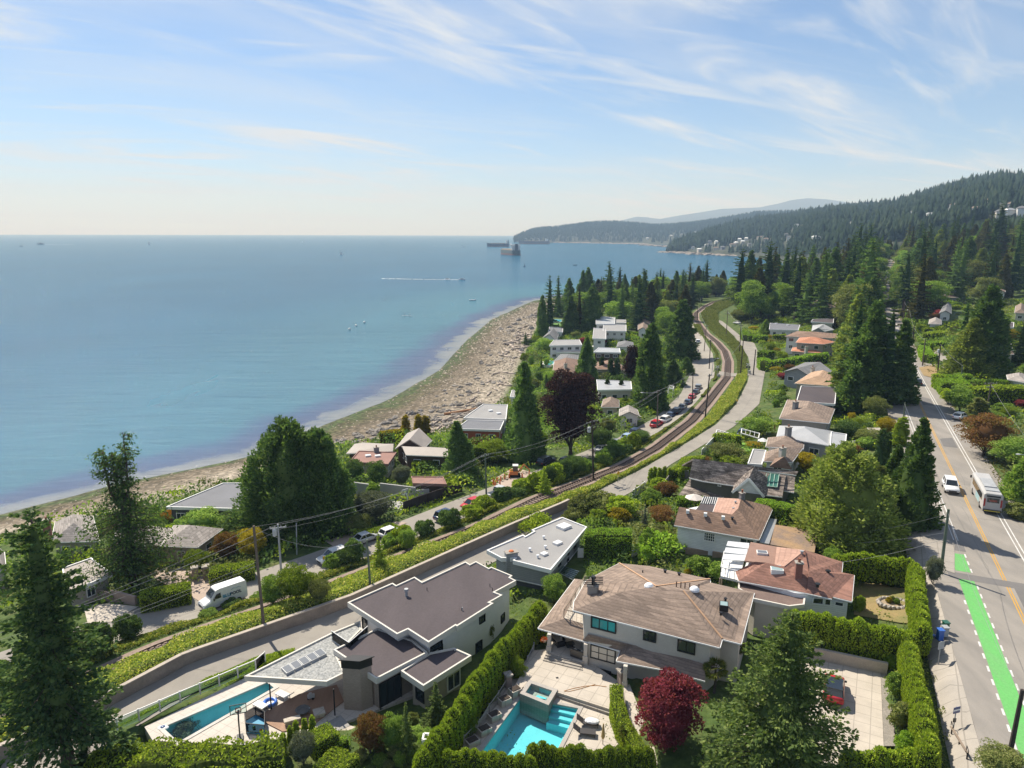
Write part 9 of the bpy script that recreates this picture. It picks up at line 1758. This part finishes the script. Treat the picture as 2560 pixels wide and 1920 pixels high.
# street things
def bin_(px,mt,label,h=.95,z=None,w=.5):
 g=gnd(*px);root=thing('wheelie_bin',label,'bin',tuple(g));mb=MB();mb.prism([(g.x-w*.42,g.y-w*.42),(g.x+w*.42,g.y-w*.42),(g.x+w*.42,g.y+w*.42),(g.x-w*.42,g.y+w*.42)],g.z+.08,g.z+h);part('body',mb,mt,root);mb=MB();mb.box(g.x,g.y,g.z+h,g.z+h+.07,w,w+.06);part('lid',mb,mt,root);[part('wheel',MB().ell((g.x+a,g.y+w*.4,g.z+.1),.05,.1,.1,8,5),RUB,root)for a in(-w*.35,w*.35)]
BB,BGn,BGy=paint('bin_blue',(.03,.12,.45),.5),paint('bin_green',(.02,.10,.06),.5),paint('bin_grey',(.35,.36,.36),.5)
bin_(r5(932,805),BB,'tall blue bin standing by the hedge gap beside the pavement',1.0);bin_(r5(965,780),BGy,'grey bin beside the tall blue bin',.9);bin_(r5(968,750),BGn,'dark green bin behind the grey bin',.95);bin_(r5(870,800),BB,'low blue box bin at the hedge end',.5,w=.55)
bin_(r1(1970,155),BB,'blue bin at the roadside behind the white van',.9);bin_(r1(1895,170),BGn,'green bin at the roadside behind the white van',.9);bin_(r1(1925,175),BB,'low blue box between the roadside bins',.5,w=.6)
def sign(b,t,w,h,mt,label,az=0,kind='rect',name='road_sign',back=None):
 g=gnd(*b);zt=zat(g.x,g.y,t);root=thing(name,label,'sign',tuple(g));mb=MB();mb.tube((g.x,g.y,g.z-.2),(g.x,g.y,zt),.04,n=7);part('post',mb,GREYM,root);mb=MB();c,s_=math.cos(az),math.sin(az);T_=lambda u,v,o:(g.x+c*u-s_*o,g.y+s_*u+c*o,zt-h/2+v)
 Q=[(-w/2,-h/2),(w/2,-h/2),(w/2,h/2),(-w/2,h/2)]if kind=='rect' else[(0,-h/2),(w/2,0),(0,h/2),(-w/2,0)]
 v=[T_(a,b_,o)for o in(-.06,-.04)for a,b_ in Q];mb.add(v,[(0,1,2,3),(7,6,5,4),(0,4,5,1),(1,5,6,2),(2,6,7,3),(3,7,4,0)]);p=part('plate',mb,mt,root);return root,p,T_
sign(r5(922,975),1123.3+.323*812,.62,.66,mat('sign_back',(.40,.41,.43),.5),'square grey-backed street sign beside the pavement near the blue bin',.3)
r_,p_,T_=sign(r5(1022,1420),1123.3+.323*1248,.62,.5,paint('bus_stop_blue',(.02,.05,.18)),'blue and white bus stop sign by the green bike lane',.3,name='bus_stop_sign');mb=MB();mb.add([T_(-.31,-.05,-.07),T_(.31,-.05,-.07),T_(.31,.08,-.07),T_(-.31,.08,-.07)],[(0,1,2,3)]);part('band',mb,PW,p_)
g=gnd(*r5(1022,1420));mb=MB();mb.box(g.x,g.y,g.z+.85,g.z+1.15,.2,.1,.3);part('timetable_case',mb,PB,r_)
r_,p_,T_=sign((76,1606),1570,.34,.62,paint('chevron_yellow',(.62,.33,.02)),'yellow and black striped hazard marker by the bottom left lane',.5,name='hazard_marker')
for k in range(4):mb=MB();z0=-.26+.15*k;mb.add([T_(-.17,z0-.05,-.07),T_(.17,z0+.08,-.07),T_(.17,z0+.15,-.07),T_(-.17,z0+.02,-.07)],[(0,1,2,3)]);part('stripe',mb,PB,p_)
for b,t,lb in((s3(428,665),907.3+.2344*622,'yellow diamond warning sign by the works forecourt'),(s3(1418,580),907.3+.2344*468,'yellow diamond warning sign on the bramble bank by the lane'),(s3(1510,230),907.3+.2344*170,'yellow diamond warning sign beside the parked cars'),(t2(1955,1365),604.8+.1953*1315,'yellow diamond warning sign by the dark bush on the verge')):
 sign(b,t,.7,.7,paint('warning_yellow',(.65,.38,.02)),lb,.5,'dia')
sign(s2(832,1395),864.1+.2604*1295,.28,.45,paint('warning_yellow',(.65,.38,.02)),'narrow yellow marker beside the white shaded car',.4)
g0,g1=gnd(*r5(1012,1430)),gnd(*r5(1115,1600));d=(g1-g0);az=math.atan2(d.y,d.x);m_=(g0+g1)/2;root=thing('bus_bench','long dark bench with end rails at the bus stop','bench',tuple(m_));mb=MB();[mb.bar((g0.x,g0.y+o,g0.z+.48),(g1.x,g1.y+o,g1.z+.48),.12,.05)for o in(0,.16)];part('seat',mb,WOOD2,root);[part('leg',MB().bar((q.x,q.y,q.z),(q.x,q.y,q.z+.48),.07),DARKM,root)for q in(g0,m_,g1)]
for q in(g0,g1):part('end_rail',MB().path([(q.x-.1,q.y-.2,q.z+.48),(q.x-.1,q.y-.2,q.z+.8),(q.x+.1,q.y+.3,q.z+.8),(q.x+.1,q.y+.3,q.z+.48)],.025,5),DARKM,root)
def crossing_signal(px,t,label):
 g=gnd(*px);zt=zat(g.x,g.y,t);root=thing('crossing_signal',label,'railway signal',tuple(g));mb=MB();mb.tube(tuple(g),(g.x,g.y,zt),.07,n=8);part('post',mb,GREYM,root)
 for a in(.6,-.6):mb=MB();mb.bar((g.x-.6*math.cos(a),g.y-.03,zt-.25-.6*math.sin(a)),(g.x+.6*math.cos(a),g.y-.03,zt-.25+.6*math.sin(a)),.05,.16);part('crossbuck',mb,PW,root)
 for s in(-1,1):mb=MB();mb.tube((g.x+s*.4,g.y,zt-1.0),(g.x+s*.4,g.y-.16,zt-1.0),.28,n=12);part('lamp_disc',mb,PB,root)
 mb=MB();mb.box(g.x+.5,g.y,g.z,g.z+.9,.6,.5,.3);part('control_box',mb,GREYM,root)
crossing_signal(t2(1735,1075),604.8+.1953*950,'rail crossing signal on the near side of the track');crossing_signal(t2(2075,1035),604.8+.1953*925,'rail crossing signal on the upper lane side of the track')
# beach boulders and driftwood
BST=mat('beach_boulder',(.30,.27,.24),.95,(.20,.18,.155),1.2,5,.25);DRW=mat('driftwood',(.44,.37,.31),.9,(.34,.28,.235),1.5,6,.2)
def beach():
 rg=random.Random(12);base=[]
 for k in range(4):mb=MB();mb.ell((0,0,.18),.55,.42,.36,9,6,.22);base.append(mesh_of('boulder',mb,BST,smooth=False))
 n=0
 while n<230:
  y=rg.choice((rg.uniform(150,190),rg.uniform(150,185),rg.uniform(185,300),rg.uniform(300,480)));s,u=cx(C_SHORE,y),cx(C_UP,y);q=rg.uniform(.42,1.0);x=s+(u-s)*q;sc=rg.uniform(.8,2.1)*(1 if y<300 else 1.7)
  o=bpy.data.objects.new('boulder',base[n%4]);COL.objects.link(o);o.location=(x,y,H(x,y)-.1*sc);o.scale=(sc*rg.uniform(.8,1.5),sc,sc*rg.uniform(.6,1.1));o.rotation_euler.z=rg.uniform(0,6.28);tag(o,'weathered boulder lying on the upper beach among driftwood','boulder','boulders on the beach');n+=1
 mb=MB();mb.path([(-2.6,0,.16),(0,.06,.20),(2.6,-.05,.15)],[.22,.20,.13],7);lg=mesh_of('driftwood_log',mb,DRW,smooth=True);n=0
 while n<150:
  y=rg.choice((rg.uniform(150,200),rg.uniform(200,330),rg.uniform(300,500)));s,u=cx(C_SHORE,y),cx(C_UP,y);q=rg.uniform(.72,1.02);x=s+(u-s)*q;sc=rg.uniform(.5,1.2)*(1 if y<260 else 1.6)
  o=bpy.data.objects.new('driftwood_log',lg);COL.objects.link(o);o.location=(x,y,H(x,y)-.03);o.scale=(sc,sc*1.1,sc*1.1);o.rotation_euler.z=math.atan2(1,(cx(C_UP,y+4)-cx(C_UP,y-4))/8)+rg.gauss(0,.5);tag(o,'bleached driftwood log washed up along the top of the beach','driftwood','driftwood logs on the beach');n+=1
 g0,g1=gnd(*t1(490,1495)),gnd(*t1(865,1435));mb=MB();mb.tube(g0+Vector((0,0,.3)),g1+Vector((0,0,.35)),.34,.26,8);solo('driftwood_log',mb,mat('orange_log',(.42,.22,.11),.85,(.34,.17,.085),1,5,.2),'very long orange-brown log lying on the boulder beach','driftwood')
 global RNG
 RNG=np.random.default_rng(77);Y=RNG.uniform(60,500,7000)**1.0;Q=RNG.random(7000)**.7;s=np.interp(Y,*C_SHORE);u=np.interp(Y,*C_UP);X=s+(u-s)*(.02+.98*Q);Z=Hq(X,Y);sz=RNG.uniform(.10,.34,7000)*np.clip(Y/170,.7,2.2);n=len(X)
 oc=np.array([(1,0,0),(0,1,0),(-1,0,0),(0,-1,0),(0,0,.8)]);V=(oc[None]*(RNG.uniform(.6,1.3,(n,5,1)))*sz[:,None,None]+np.stack([X,Y,Z],-1)[:,None]);i=np.arange(n)[:,None]*5;F=np.stack([i+np.array([a,(a+1)%4,4])for a in range(4)],1).reshape(-1,3)
 o=link('beach_stones',npmesh('beach_stones',V.reshape(-1,3),F,leafmat('beach_stone_mix',(.10,.095,.075),(.24,.205,.165),(.42,.37,.31),0,0)));o['kind']='stuff'
beach()
# air
def build_haze():
 mb=MB();mb.prism([(-14500,-60),(14500,-60),(14500,15500),(-14500,15500)],-12,760)
 mt,t,out=newmat('haze_air');v=N(t,'ShaderNodeVolumePrincipled',i_Density=HAZE_D,i_Anisotropy=0.05)
 v.inputs['Color'].default_value=(.47,.69,1.0,1);v.inputs['Absorption Color'].default_value=(1,1,1,1)
 t.links.new(v.outputs[0],out.inputs['Volume'])
 o=struct('haze',mb,mt,'stuff')
HAZE_D=1.35e-4
build_haze()
